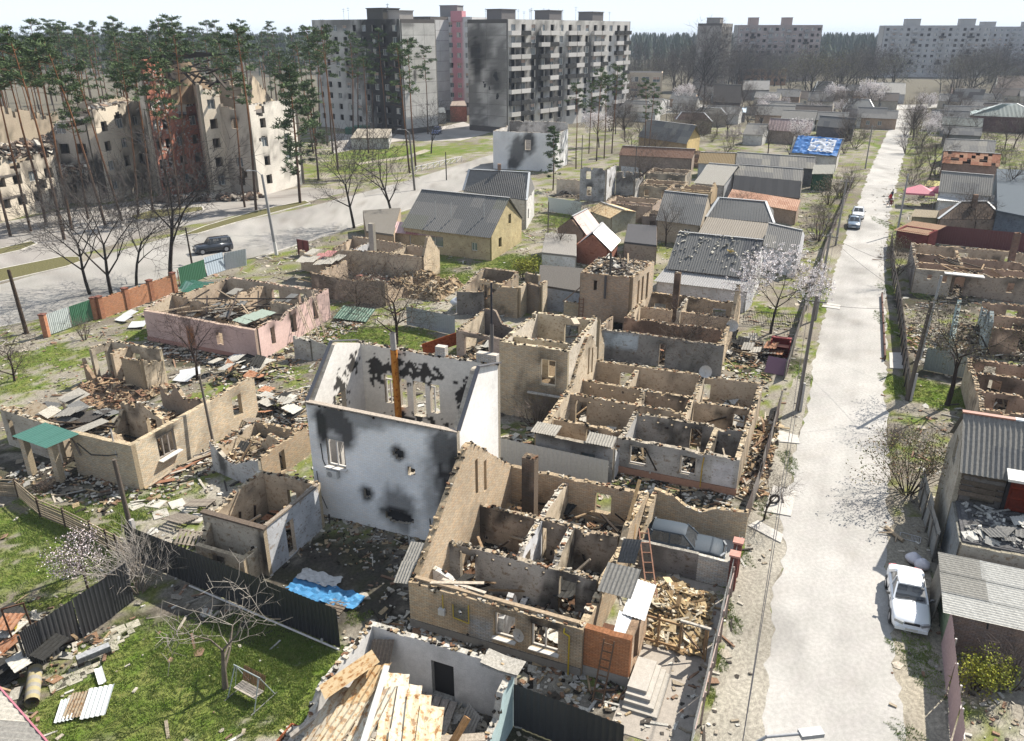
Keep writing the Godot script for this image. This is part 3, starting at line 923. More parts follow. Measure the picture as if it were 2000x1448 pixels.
func ground() -> void:
	ashes = [[V(-9.33,-33.31), 5.0, 2.6, 1], [V(-6.50,-30.19), 2.5, 2.0, 1], [V(-21.07,-44.31), 3.0, 1.6, 1], [V(-29.75,-43.03), 6.0, 3.0, 1], [V(9.71,-39.25), 3.5, 1.2, 1], [V(-2.21,-26.87), 3.0, 1.2, 1], [V(1.83,-23.79), 3.0, 1.5, 1], [V(0.00,-55.33), 4.0, 5.0, 1], [V(21.28,-61.53), 3.0, 4.0, 0.5], [V(-26.39,-61.53), 6.0, 2.0, 1], [V(42.69,-76.56), 5.0, 4.0, 1], [V(35.50,-59.34), 4.0, 4.0, 1], [V(-4.19,-28.79), 1.5, 2.0, 1], [V(-11.83,-29.48), 6.0, 1.6, 1]]
	greens = [
		[V(-14.35,-25.69), 6.0, 4.6, 1.3], [V(-11.87,-27.33), 4.0, 2.2, 1.0], [V(-9.42,-25.69), 3.0, 3.0, 0.9], [V(-24.01,-34.60), 4.5, 5.0, 0.7], [V(-26.93,-37.94), 4.0, 3.0, 0.6],
		[V(-22.29,-38.46), 3.0, 2.0, 0.5], [V(-19.71,-39.25), 3.0, 2.2, 0.45], [V(-38.74,-61.53), 5.0, 3.0, 0.75], [V(-37.74,-55.33), 4.0, 3.0, 0.5], [V(-33.25,-67.66), 3.0, 2.2, 0.55],
		[V(-11.81,-66.35), 6.0, 4.0, 1.0], [V(-14.78,-67.66), 4.0, 3.0, 0.7], [V(-10.08,-89.88), 5.0, 4.0, 1.2], [V(-6.75,-84.68), 4.0, 3.5, 1.2], [V(0.00,-90.99), 5.0, 5.0, 1.2], [V(2.96,-89.88), 4.0, 4.0, 1.0],
		[V(-17.76,-57.78), 4.0, 2.0, 0.3], [V(7.42,-41.81), 1.2, 1.0, 0.7], [V(-7.10,-29.48), 0.8, 0.8, 0.7],
		[V(34.96,-69.02), 0.95, 6.0, 1.3], [V(29.61,-56.29), 1.0, 2.4, 1.2], [V(31.45,-54.40), 3.2, 3.0, 1.2], [V(39.68,-80.89), 1.0, 3.0, 1.0], [V(52.66,-111.15), 0.9, 6.0, 1.0], [V(42.35,-79.10), 1.2, 2.0, 0.8],
		[V(30.35,-76.56), 1.0, 5.0, 1.2], [V(32.83,-81.81), 0.9, 3.0, 1.0], [V(22.85,-58.29), 0.9, 3.2, 1.2], [V(35.58,-89.88), 0.7, 3.0, 0.8], [V(17.50,-44.31), 0.6, 2.6, 0.8], [V(14.36,-39.25), 0.6, 1.6, 0.8], [V(18.04,-47.06), 0.5, 1.2, 0.6],
		[V(10.23,-30.19), 0.35, 2.4, 1.1], [V(8.96,-26.87), 0.3, 1.2, 1.0], [V(8.12,-25.12), 0.25, 0.9, 0.9], [V(12.02,-34.16), 0.4, 0.9, 0.6],
		[V(17.49,-25.98), 0.7, 1.6, 0.8], [V(15.29,-23.03), 0.7, 0.8, 0.6], [V(17.99,-27.49), 0.6, 1.2, 0.8], [V(16.93,-27.65), 0.35, 0.6, 0.7],
		[V(19.25,-58.81), 1.6, 2.2, 0.8], [V(24.78,-73.37), 1.5, 2.0, 0.6],
		[V(-28.53,-182.77), 14.0, 16.0, 1.3], [V(-20.98,-186.92), 14.0, 10.0, 1.2], [V(-34.45,-161.12), 10.0, 8.0, 0.8], [V(-11.91,-191.25), 12.0, 8.0, 0.6], [V(6.64,-114.45), 4.0, 6.0, 0.9], [V(9.73,-116.18), 3.0, 3.0, 0.7],
		[V(-130.01,-234.19), 60.0, 60.0, 0.4], [V(40.53,-161.12), 12.0, 10.0, 0.3], [V(99.17,-247.95), 6.0, 14.0, 0.5], [V(86.95,-191.25), 2.0, 22.0, 1.0], [V(72.96,-161.12), 1.6, 10.0, 0.9], [V(94.96,-311.23), 16.0, 8.0, 0.5],
		[V(100.42,-182.77), 20.0, 30.0, 0.35], [V(122.79,-234.19), 20.0, 30.0, 0.4]]
	structure("ground", grid(-60, -85, 60, -15, 0.45, M.dirt))
	structure("ground", grid(-130, -235, 130, -85, 1.25, M.dirt))
	var far := MB.new()
	far.col = L(0.17, 0.16, 0.13)
	for q in [[-4000, -235, -130, -15], [130, -235, 4000, -15], [-130, -85, -60, -15], [60, -85, 130, -15], [-4000, -4500, 4000, -235], [-4000, -15, 4000, 400]]:
		far.quad(Vector3(q[0], 0, q[3]), Vector3(q[0], 0, q[1]), Vector3(q[2], 0, q[1]), Vector3(q[2], 0, q[3]))
	structure("ground", far.mesh(M.dirt))
func strip(called: String, le: Array, ri: Array, y: float, col: Color, k: float, across: int, step: float, mat := "asph", dark := 0.5) -> void:
	var mb := MB.new()
	var rows := []
	for i in le.size() - 1:
		var n := maxi(1, int(le[i].distance_to(le[i + 1]) / step))
		for j in n: rows.append([le[i].lerp(le[i + 1], float(j) / n), ri[i].lerp(ri[i + 1], float(j) / n)])
	rows.append([le[-1], ri[-1]])
	var f := func(p: Vector3) -> Color:
		var a := nz.get_noise_2d(p.x * 3.0 + 31, p.z * 3.0) + 0.6 * nz.get_noise_2d(p.x * 14.0, p.z * 14.0 + 77)
		var g := 1.0 + k * a
		var b := clampf((nz.get_noise_2d(p.x * 7.0 + 11, p.z * 5.0 + 5) - 0.28) * 4.0, 0.0, 1.0) * dark
		if called == "side_street":
			var w := side_of(p.x, p.z)
			g *= 1.0 - 0.10 * (exp(-pow((absf(w) - 0.8) / 0.3, 2.0)) * clampf(0.6 + 2.0 * nz.get_noise_2d(p.x * 2.0, p.z * 2.0 + 300), 0, 1)) - 0.16 * clampf((nz.get_noise_2d(p.x * 5.0 + 90, p.z * 2.2) - 0.2) * 5.0, 0, 1)
		return Color(col.r * g * (1.0 - 0.35 * b), col.g * g * (1.0 - 0.38 * b), col.b * g * (1.0 - 0.42 * b))
	for i in rows.size() - 1:
		for j in across:
			var p := []
			for q in [[0, 0], [1, 0], [1, 1], [0, 1]]:
				var r: Array = rows[i + q[0]]
				var pt: Vector3 = r[0].lerp(r[1], float(j + q[1]) / across)
				pt.y = y
				if j + q[1] == 0 or j + q[1] == across: pt += (r[1] - r[0]).normalized() * (0.3 * nz.get_noise_2d(pt.x * 40.0, pt.z * 40.0) + 0.4 * nz.get_noise_2d(pt.x * 6.0, pt.z * 6.0))
				p.append(pt)
			mb.quadc(p[0], p[1], p[2], p[3], f.call(p[0]), f.call(p[1]), f.call(p[2]), f.call(p[3]))
	structure(called, mb.mesh(M[mat]))
func slab(called: String, pts: Array, y: float, h: float, col: Color, mat := "conc", par: Node = null, side := L(0.42, 0.41, 0.39)) -> void:
	var mb := MB.new()
	var p2 := PackedVector2Array()
	for p in pts: p2.push_back(Vector2(p.x, p.z))
	mb.col = col
	var ix := Geometry2D.triangulate_polygon(p2)
	for i in range(0, ix.size(), 3):
		var t := [pts[ix[i]], pts[ix[i + 1]], pts[ix[i + 2]]]
		var a: Vector3 = t[0] + Vector3(0, y + h, 0); var b: Vector3 = t[1] + Vector3(0, y + h, 0); var c: Vector3 = t[2] + Vector3(0, y + h, 0)
		if (c - a).cross(b - a).y < 0: mb.tri(a, c, b)
		else: mb.tri(a, b, c)
	mb.col = side
	for i in pts.size():
		var a: Vector3 = pts[i]; var b: Vector3 = pts[(i + 1) % pts.size()]
		mb.quad(a + Vector3(0, y - 0.1, 0), a + Vector3(0, y + h, 0), b + Vector3(0, y + h, 0), b + Vector3(0, y - 0.1, 0))
	var o := part(self if par == null else par, called, mb.mesh(M[mat]))
	if par == null: o.set_meta("kind", "structure")
func kerb(pts: Array, w := 0.18, h := 0.13) -> void:
	var mb := MB.new()
	for i in pts.size() - 1:
		var n := maxi(1, int(pts[i].distance_to(pts[i + 1]) / 1.0))
		for j in n:
			mb.col = vary(L(0.50, 0.48, 0.45), 0.12)
			var a: Vector3 = pts[i].lerp(pts[i + 1], (j + 0.01) / n); var b: Vector3 = pts[i].lerp(pts[i + 1], (j + 0.99) / n)
			mb.beam(a + Vector3(0, h * 0.5 - 0.03, 0), b + Vector3(0, h * 0.5 - 0.03, 0), w, h + 0.06)
	structure("kerb", mb.mesh(M.conc))
func roads() -> void:
	strip("side_street", [V(8.39,-19.32), V(9.56,-22.60), V(12.78,-31.69), V(18.46,-45.65), V(25.20,-61.53), V(30.89,-74.94), V(39.68,-94.47), V(50.67,-117.95), V(68.09,-154.94), V(95.05,-210.66), V(133.66,-290.20)],
		[V(13.77,-19.32), V(14.89,-22.60), V(17.66,-29.83), V(23.76,-44.31), V(31.12,-61.53), V(36.80,-74.94), V(45.33,-94.47), V(55.98,-117.95), V(73.95,-154.94), V(101.06,-210.66), V(139.52,-290.20)], 0.012, L(0.385, 0.375, 0.36), 0.2, 12, 0.6, "asph", 0.35)
	strip("verge", [V(6.09,-19.32), V(7.35,-22.60), V(10.73,-31.69), V(15.33,-42.41), V(22.03,-57.27)], [V(8.48,-19.32), V(9.60,-22.60), V(12.83,-31.69), V(17.72,-43.99), V(24.92,-60.97)], 0.006, L(0.37, 0.35, 0.315), 0.3, 6, 0.8, "dirt", 0.5)
	strip("verge", [V(13.33,-19.32), V(14.79,-22.60), V(17.54,-29.83), V(20.91,-37.94)], [V(15.36,-19.32), V(16.66,-22.60), V(19.93,-29.83), V(22.92,-37.94)], 0.006, L(0.38, 0.35, 0.30), 0.45, 5, 0.8, "dirt", 0.6)
	strip("main_road", [V(-62.49,-69.02), V(-54.98,-82.56), V(-50.69,-91.66), V(-45.38,-104.16), V(-31.67,-123.57), V(-18.73,-148.09), V(-4.53,-181.15), V(5.43,-219.51)], [V(-53.27,-57.27), V(-46.99,-69.02), V(-40.84,-75.90), V(-36.93,-85.67), V(-29.55,-95.93), V(-20.84,-111.15), V(-3.30,-149.19), V(7.31,-195.77)], 0.01, L(0.30, 0.29, 0.275), 0.3, 8, 1.6, "asph", 0.6)
	strip("service_road", [V(-79.88,-102.19), V(-72.61,-112.45), V(-68.09,-122.02), V(-58.31,-130.57), V(-46.39,-132.32), V(-35.73,-140.78)], [V(-65.44,-81.81), V(-58.28,-88.15), V(-52.75,-95.19), V(-47.14,-108.62), V(-32.72,-128.01), V(-27.16,-137.85)], 0.008, L(0.28, 0.265, 0.25), 0.35, 6, 1.6, "asph", 0.7)
	slab("pavement", [V(-59.54,-67.00), V(-52.94,-79.10), V(-54.98,-82.56), V(-61.51,-69.57)], 0.014, 0.03, L(0.36, 0.34, 0.32))
	for isl in [[V(-59.15,-76.56), V(-55.42,-83.32), V(-51.36,-89.44), V(-50.82,-91.66), V(-52.04,-93.75), V(-54.19,-93.75), V(-58.40,-88.37), V(-62.34,-81.25)], [V(-44.00,-104.45), V(-42.77,-110.19), V(-38.69,-120.51), V(-33.15,-128.43), V(-31.85,-126.36), V(-34.34,-121.64), V(-39.21,-112.45), V(-42.18,-105.61)], [V(-56.05,-116.88), V(-54.47,-121.26), V(-47.90,-123.57), V(-46.71,-120.89), V(-50.26,-116.53), V(-53.95,-113.78)], [V(-66.21,-93.28), V(-63.90,-97.68), V(-62.13,-101.64), V(-60.73,-100.29), V(-60.91,-96.92), V(-63.97,-91.66)]]:
		slab("traffic_island", isl, 0.02, 0.1, L(0.16, 0.15, 0.08), "dirt")
		var loop: Array = isl.duplicate()
		loop.append(isl[0])
		kerb(loop)
	kerb([V(-30.58,-93.05), V(-20.86,-112.12), V(-12.27,-128.01)])
	strip("block_yard", [V(-48.88,-219.51), V(-33.25,-224.20), V(-19.19,-239.52), V(-14.66,-250.89)], [V(-39.94,-182.77), V(-28.05,-205.46), V(-12.75,-205.46), V(-5.54,-224.20)], 0.012, L(0.36, 0.34, 0.32), 0.3, 5, 3.0)
	strip("footpath", [V(-31.83,-169.17), V(-23.47,-178.79), V(-20.07,-189.49)], [V(-31.34,-166.40), V(-21.99,-175.72), V(-18.50,-187.77)], 0.012, L(0.42, 0.39, 0.33), 0.2, 2, 3.0, "dirt")
	strip("far_road", [V(47.65,-393.10), V(56.94,-360.55), V(64.94,-322.89), V(81.47,-296.21), V(101.84,-277.04)], [V(46.03,-379.42), V(47.48,-311.23), V(49.22,-277.04), V(71.29,-277.04), V(98.16,-266.64)], 0.012, L(0.46, 0.45, 0.43), 0.15, 3, 8.0)
	strip("far_road", [V(126.49,-304.62), V(144.34,-311.23), V(163.72,-315.80)], [V(122.30,-294.18), V(135.79,-292.17), V(157.04,-302.47)], 0.018, L(0.46, 0.45, 0.43), 0.15, 3, 8.0)
	for q in [[V(16.97,-46.92), V(18.94,-46.49), V(19.18,-47.65), V(17.87,-48.55)], [V(12.93,-37.03), V(14.26,-35.41), V(14.63,-36.16), V(13.64,-37.53)], [V(14.24,-38.46), V(15.61,-37.94), V(16.78,-40.64), V(15.60,-41.22)], [V(30.46,-59.34), V(31.68,-59.12), V(33.21,-62.68), V(31.87,-62.68)], [V(30.54,-74.94), V(32.01,-74.15), V(32.59,-75.42), V(31.26,-76.23)]]:
		slab("crossing_slab", q, 0.014, 0.05, L(0.47, 0.45, 0.42))
# ---------------------------------------------------------------- burnt shells in the foreground
var TAN := L(0.46, 0.35, 0.22)
var CREAM := L(0.57, 0.48, 0.36)
var GREYW := L(0.38, 0.37, 0.36)
var WHITE := L(0.66, 0.66, 0.67)
var PAL := [L(0.44, 0.33, 0.21), L(0.54, 0.44, 0.31), L(0.30, 0.2, 0.13), L(0.04, 0.036, 0.033), L(0.66, 0.62, 0.55), L(0.36, 0.22, 0.15), L(0.06, 0.05, 0.045)]
var PALD := [L(0.32, 0.25, 0.17), L(0.04, 0.036, 0.033), L(0.03, 0.028, 0.026), L(0.56, 0.52, 0.46), L(0.24, 0.17, 0.12), L(0.6, 0.58, 0.54)]
func near_houses() -> void:
	rng.seed = 100
	house_front()
	house_white()
	house_sheets()
	house_small()
	house_porch()
	house_heap()
	house_rooms()
	house_yellow()
func ladder(par: Node, called: String, foot: Vector3, head: Vector3, side: Vector3, w: float, rungs: int, c: Color) -> Node3D:
	var m := MB.new()
	m.col = c
	m.beam(foot - side * w * 0.5, head - side * w * 0.5, 0.06, 0.05)
	m.beam(foot + side * w * 0.5, head + side * w * 0.5, 0.06, 0.05)
	var o := part(par, called, m.mesh(M.wood))
	for i in rungs:
		var f := (i + 0.5) / rungs
		plank(o, "rung", foot.lerp(head, f) - side * w * 0.5, foot.lerp(head, f) + side * w * 0.5, 0.04, 0.035, c)
	return o
func pipe(par: Node, called: String, pts: Array, r: float, c: Color, mat := "paint") -> void:
	var m := MB.new()
	m.col = c
	for i in pts.size() - 1: m.tube(pts[i], pts[i + 1], r, r, 6)
	part(par, called, m.mesh(M[mat]))
func dish(par: Node, p: Vector3, dir: Vector3, r: float, c := L(0.5, 0.49, 0.47)) -> void:
	var m := MB.new()
	m.col = c
	var z := dir.normalized()
	var x := Vector3.UP.cross(z).normalized(); var y := z.cross(x)
	for k in 3:
		for i in 14:
			var q := []
			for e in [[k, i], [k + 1, i], [k + 1, i + 1], [k, i + 1]]:
				var rad: float = r * e[0] / 3.0; var a: float = TAU * e[1] / 14.0
				q.append(p + (x * cos(a) + y * sin(a)) * rad + z * (rad * rad * 0.35 / r))
			m.quad(q[0], q[1], q[2], q[3])
	m.beam(p + z * 0.1, p - z * 0.3 - Vector3(0, 0.25, 0), 0.05, 0.05)
	m.beam(p - y * r * 0.8, p + z * r * 0.8, 0.03, 0.03)
	part(par, "satellite_dish", m.mesh(M.paint))
func house_front() -> void:
	var t := thing("burnt_house", "roofless tan brick house with orange brick porch and concrete steps, nearest the street corner", "house", V(-4.62,-29.02), TH)
	var o := {"ma": "brick", "mb": "plaster", "ca": L(0.505, 0.396, 0.276), "cb": L(0.42, 0.345, 0.262), "soot": 0.32, "rag": 0.121}
	var i := {"ma": "plaster", "ca": L(0.444, 0.367, 0.282), "cb": L(0.42, 0.345, 0.265), "soot": 0.55, "rag": 0.187, "th": 0.28}
	wall(t, 0, 0.16, 8.14, 0.16, 2.5, with(o, {"open": [[4.15, 5.15, 0.85, 2.15, 0.8], [5.85, 7.1, 0.85, 2.1, 0.9]], "patch": [[3.0, 4.1, 0.0, 1.6, L(0.42, 0.41, 0.40)], [2.15, 3.0, 0.95, 1.95, L(0.26, 0.245, 0.2)]], "soot": 0.22}))
	wall(t, 7.98, 0.32, 7.98, 11.14, 2.4, with(o, {"prof": [[0, 2.4], [2.4, 2.3], [3.2, 2.6], [6.2, 2.2], [7.0, 2.9], [10.8, 2.7]], "rag": 0.5, "cb": CREAM}))
	wall(t, 8.14, 11.3, 0, 11.3, 2.5, with(o, {"open": [[1.95, 2.85, 0.75, 2.0, 0.3], [6.2, 6.9, 0.3, 2.1]], "ca": L(0.386, 0.321, 0.245), "cb": L(0.484, 0.38, 0.272), "mb": "brick", "rag": 0.193}))
	wall(t, 0.16, 11.14, 0.16, 0.32, 2.5, with(o, {"ma": "brick", "mb": "brick", "cb": L(0.541, 0.429, 0.305), "prof": [[0, 2.6], [5.0, 6.5], [5.5, 6.5], [10.8, 2.5]], "rag": 0.077, "open": [[3.3, 3.62, 2.9, 4.7], [4.35, 4.67, 3.3, 5.3]], "soot": 0.15}))
	for b in [3.55, 7.05]:
		wall(t, 0.32, b, 7.7, b, 2.45, with(i, {"joist": 0.85, "open": [[0.55, 1.35, 0.0, 2.0, 0.5], [5.6, 6.4, 0, 1.95, 0.4]] if b < 5 else [[3.0, 3.7, 0, 2.0, 0.4]], "ca": L(0.37, 0.347, 0.314) if b < 5 else L(0.40, 0.33, 0.26)}))
	wall(t, 3.65, 3.7, 3.65, 6.9, 2.45, with(i, {"prof": [[0, 1.7], [1.0, 2.4], [3.2, 2.5]], "open": [[0.9, 1.6, 0, 1.8]], "ca": WHITE, "cb": CREAM}))
	wall(t, 5.35, 3.7, 5.35, 6.9, 2.45, with(i, {"prof": [[0, 1.5], [1.4, 2.3], [3.2, 2.5]], "ca": CREAM, "cb": WHITE}))
	wall(t, 3.6, 7.2, 3.6, 11.1, 2.45, with(i, {"ca": CREAM, "cb": WHITE}))
	wall(t, 4.33, 0.36, 4.33, 3.4, 2.2, with(i, {"prof": [[0, 1.6], [1.3, 2.1], [1.9, 0.5], [3.0, 0.6]], "ca": WHITE, "cb": WHITE}))
	wall(t, 0.36, 1.75, 2.6, 1.75, 1.2, with(i, {"prof": [[0, 2.2], [0.8, 1.9], [2.2, 0.6]], "ca": WHITE, "cb": WHITE}))
	skirt(t, -1.5, -2.2, 10.5, 0.0, 420)
	skirt(t, -2.4, 0, -0.1, 11.0, 200)
	wall(t, 1.95, 9.0, 2.65, 9.0, 4.7, {"th": 0.62, "ma": "brick", "ca": L(0.201, 0.16, 0.13), "soot": 0.5, "rag": 0.0825, "name": "chimney"})
	rubble(t, 0.3, 0.3, 7.8, 3.4, 0.55, 700, PAL)
	rubble(t, 0.3, 3.7, 7.8, 6.9, 0.5, 500, PALD, L(0.16, 0.10, 0.07))
	rubble(t, 0.3, 7.2, 7.8, 11.1, 0.6, 600, PAL)
	wreck(t, 0.5, 0.5, 7.6, 11.0, 34, 10)
	var p := {"ma": "brick", "mb": "plaster", "ca": L(0.493, 0.224, 0.11), "cb": L(0.10, 0.06, 0.05), "soot": 0.12, "rag": 0.033, "loose": 0.1}
	wall(t, 8.15, 0.35, 10.1, 0.35, 2.45, p)
	wall(t, 9.94, 0.52, 9.94, 3.3, 2.35, with(p, {"open": [[0.35, 1.25, 0.35, 2.15, 0.6]], "ca": L(0.535, 0.391, 0.275)}))
	wall(t, 8.15, 0.21, 10.12, 0.21, 0.5, {"th": 0.1, "ma": "conc", "ca": L(0.358, 0.336, 0.308), "rag": 0, "soot": 0.3, "name": "plinth"})
	wall(t, 0.0, -0.03, 8.12, -0.03, 0.45, {"th": 0.08, "ma": "conc", "ca": L(0.25, 0.235, 0.215), "rag": 0, "soot": 0.45, "name": "plinth"})
	var d := MB.new()
	d.col = L(0.16, 0.09, 0.06)
	d.bx(8.2, 0.3, -3.2, 9.9, 0.36, -0.5)
	part(t, "porch_floor", d.mesh(M.wood))
	sheets(t, "roof_sheet", Vector3(8.0, 2.55, -2.5), Vector3(1.5, 0.12, 0.1), Vector3(0.05, 0.55, -1.3), 1, 1, [M.slate_c], [], 8, 0.05, 0.05)
	sheets(t, "roof_sheet", Vector3(9.35, 2.42, -1.6), Vector3(0.95, -0.12, -0.05), Vector3(-0.05, 0.2, -2.2), 1, 2, [tinted("metal", L(0.62, 0.62, 0.62))], [], 6, 0.03, 0.04)
	sheets(t, "roof_sheet", Vector3(9.3, 2.35, -0.35), Vector3(0.7, -0.2, 0), Vector3(-0.1, 0.1, -1.3), 1, 1, [tinted("metal", L(0.62, 0.62, 0.62))], [], 5, 0.03, 0.04)
	sheets(t, "roof_sheet", Vector3(8.1, 2.2, -5.3), Vector3(0.8, 0.0, -0.2), Vector3(0.1, 0.9, -0.6), 1, 1, [M.slate_b], [], 6, 0.05, 0.05)
	sheets(t, "roof_sheet", Vector3(-0.55, 2.42, 0.25), Vector3(0.7, 0.12, 0), Vector3(0.0, 1.1, -1.6), 1, 2, [M.slate_d], [], 5, 0.05, 0.06)
	plank(t, "wall_plate", Vector3(0.2, 2.56, -0.3), Vector3(7.9, 2.54, -0.28), 0.2, 0.12, L(0.45, 0.37, 0.28))
	plank(t, "board", Vector3(1.0, 2.6, -0.2), Vector3(3.3, 2.75, -0.9), 0.18, 0.03, L(0.6, 0.55, 0.48))
	plank(t, "board", Vector3(1.4, 2.62, -0.6), Vector3(3.6, 2.68, -0.4), 0.16, 0.03, L(0.62, 0.58, 0.52))
	plank(t, "rafter", Vector3(7.9, 2.4, -7.4), Vector3(8.0, 4.3, -9.5), 0.16, 0.08, L(0.50, 0.36, 0.2))
	for q in [[7.3, 2.35, 7.9, 4.1], [8.0, 2.3, 8.3, 3.9], [8.2, 2.0, 9.2, 3.7]]:
		plank(t, "board", Vector3(8.0 + rr(0, 0.2), 0.2, -q[0] - rr(0, 0.4)), Vector3(8.1, 3.0 + rr(-0.3, 0.3), -q[0] - 0.9), 0.35, 0.04, vary(L(0.50, 0.36, 0.20), 0.15))
	for q in [[4.65, 1.0], [6.48, 1.25]]:
		window(t, q[0], 0.2, 0.85, q[1] - 0.02, 1.28, 0.0, L(0.5, 0.47, 0.43), false, 0 if q[0] < 5 else 1)
		plank(t, "window_sill", Vector3(q[0] - q[1] / 2 - 0.05, 0.83, 0.08), Vector3(q[0] + q[1] / 2 + 0.05, 0.83, 0.08), 0.22, 0.05, L(0.55, 0.53, 0.5), "conc")
	pipe(t, "gas_pipe", [Vector3(7.6, -0.1, 0.1), Vector3(7.6, 2.05, 0.1), Vector3(7.35, 2.15, 0.1), Vector3(7.35, 2.4, -0.1)], 0.035, L(0.5, 0.36, 0.02))
	pipe(t, "gas_pipe", [Vector3(1.75, 2.35, 0.09), Vector3(1.75, 1.5, 0.09)], 0.025, L(0.5, 0.38, 0.05))
	pipe(t, "gas_pipe", [Vector3(2.25, 2.0, 0.1), Vector3(2.25, 1.3, 0.1), Vector3(3.0, 1.2, 0.1), Vector3(3.0, 2.2, 0.1)], 0.025, L(0.5, 0.38, 0.05))
	var mt := MB.new()
	mt.col = L(0.55, 0.55, 0.54)
	mt.bx(1.55, 1.3, 0.05, 1.85, 1.62, 0.2)
	part(t, "meter_box", mt.mesh(M.paint))
	pipe(t, "flue_pipe", [Vector3(2.55, 1.7, 0.05), Vector3(2.85, 2.05, 0.55)], 0.06, L(0.55, 0.55, 0.55), "metal")
	dish(t, Vector3(5.5, 1.65, 0.35), Vector3(-0.3, 0.2, 1), 0.3, L(0.40, 0.38, 0.35))
	var s := MB.new()
	for k in 4:
		s.col = vary(L(0.40, 0.375, 0.34), 0.08)
		var h := 0.6 - 0.15 * k
		var g := 0.3 * k
		s.bx(10.2, -0.1, 0.35 + g * 0.8, 11.0 + g * 0.7, h - 0.004 * k, -1.45)
	part(t, "steps", s.mesh(M.conc))
	var xf := t.transform
	var l1 := thing("ladder", "rusty iron ladder leaning on the orange brick porch wall", "ladder", xf * Vector3(9.2, 0, 1.15), TH)
	ladder(l1, "rails", Vector3(0, 0, 0), Vector3(0.05, 2.3, -1.2), Vector3.RIGHT, 0.42, 8, L(0.20, 0.13, 0.09))
	var l2 := thing("ladder", "long reddish wooden ladder lying slanted over the yellow brick heap", "ladder", xf * Vector3(10.1, 0.25, -4.6), TH)
	ladder(l2, "rails", Vector3(0.2, 0.1, 0.4), Vector3(-1.5, 2.0, -3.8), Vector3(0.9, 0, -0.35).normalized(), 0.45, 9, L(0.35, 0.20, 0.15))
	var hp := thing("brick_heap", "heap of fallen yellow bricks beside the orange brick porch", "rubble heap", xf * Vector3(11.0, 0, -5.1), TH)
	rubble(hp, -1.7, -2.2, 1.6, 2.5, 0.8, 900, [L(0.48, 0.36, 0.21), L(0.55, 0.44, 0.29), L(0.36, 0.25, 0.15), L(0.62, 0.56, 0.46)], L(0.30, 0.24, 0.17), 0.02)
	var tf := thing("timber_frame", "open timber gate frame standing between porch and street fence", "gate frame", xf * Vector3(9.7, 0, -3.0), TH)
	var tc := L(0.42, 0.29, 0.17)
	for x in [0.05, 1.0, 1.95, 3.0]: plank(tf, "post", Vector3(x, 0, 0), Vector3(x, 1.75, 0), 0.1, 0.1, vary(tc, 0.15))
	plank(tf, "rail", Vector3(0, 0.35, 0.08), Vector3(2.0, 0.3, 0.08), 0.05, 0.12, tc)
	plank(tf, "rail", Vector3(0, 1.6, 0.08), Vector3(2.0, 1.55, 0.08), 0.05, 0.1, tc)
	plank(tf, "rail", Vector3(1.9, 1.8, 0.08), Vector3(3.2, 1.75, 0.08), 0.12, 0.08, L(0.55, 0.53, 0.5))
	plank(tf, "brace", Vector3(1.95, 1.4, 0.05), Vector3(3.0, 0.3, 0.05), 0.05, 0.05, L(0.2, 0.15, 0.12))
	for x in [3.1, 3.4]: plank(tf, "board", Vector3(x, 0, 0.05), Vector3(x, 1.7, 0.05), 0.25, 0.04, vary(L(0.50, 0.35, 0.18), 0.1))
	var y1 := thing("yard_wall", "grey block yard wall in front of the burnt dark car", "wall", xf * Vector3(8.5, 0, -8.4), TH)
	wall(y1, 0, 0, 2.9, 0, 1.55, {"th": 0.2, "ma": "plaster", "ca": L(0.26, 0.245, 0.235), "cb": L(0.455, 0.438, 0.405), "soot": 0.3, "rag": 0.0275, "name": "panel", "loose": 0.1})
	wall(y1, 2.9, 0.0, 4.4, 0.0, 1.5, {"th": 0.18, "ma": "brick", "ca": L(0.582, 0.56, 0.528), "soot": 0.15, "rag": 0.0275, "name": "panel", "loose": 0.1})
	var y2 := thing("yard_wall", "broken yellow brick wall with wavy top behind the burnt dark car", "wall", xf * Vector3(8.2, 0, -12.5), TH)
	wall(y2, 0, 0, 5.0, 0, 2.0, {"th": 0.25, "ma": "brick", "ca": L(0.531, 0.424, 0.3), "soot": 0.2, "rag": 0.0825, "prof": [[0, 2.2], [1.2, 2.0], [1.9, 1.5], [2.6, 1.35], [3.3, 1.75], [5, 1.9]], "name": "panel"})
	wall(y2, 0.1, -0.3, 0.1, -3.2, 1.8, {"th": 0.22, "ma": "brick", "ca": L(0.522, 0.42, 0.296), "cb": L(0.544, 0.442, 0.318), "soot": 0.12, "rag": 0.5, "prof": [[0, 2.2], [1.5, 2.3], [2.9, 1.2]], "name": "panel"})
	slab("yard_paving", [xf * Vector3(8.3, 0, -8.5), xf * Vector3(8.3, 0, -12.4), xf * Vector3(12.9, 0, -12.4), xf * Vector3(12.9, 0, -8.5)], 0.012, 0.02, L(0.36, 0.34, 0.31))
	slab("yard_paving", [xf * Vector3(10.0, 0, 2.2), xf * Vector3(10.0, 0, -8.2), xf * Vector3(13.0, 0, -8.2), xf * Vector3(13.0, 0, 2.2)], 0.01, 0.02, L(0.33, 0.30, 0.265))
	for k in 2:
		var gp := thing("gate_pillar", ["red brick gate pillar with flat cap, nearer of the pair", "red brick gate pillar with flat cap, farther of the pair"][k], "pillar", xf * Vector3(13.1, 0, -8.35 - 1.15 * k), TH, "red gate pillars")
		wall(gp, -0.19, 0, 0.19, 0, 1.95, {"th": 0.38, "ma": "brick", "ca": L(0.233, 0.096, 0.083), "soot": 0.05, "rag": 0, "name": "shaft"})
		var cp := MB.new()
		cp.col = L(0.45, 0.24, 0.2)
		cp.bx(-0.25, 1.95, -0.25, 0.25, 2.05, 0.25)
		part(gp, "cap", cp.mesh(M.conc))
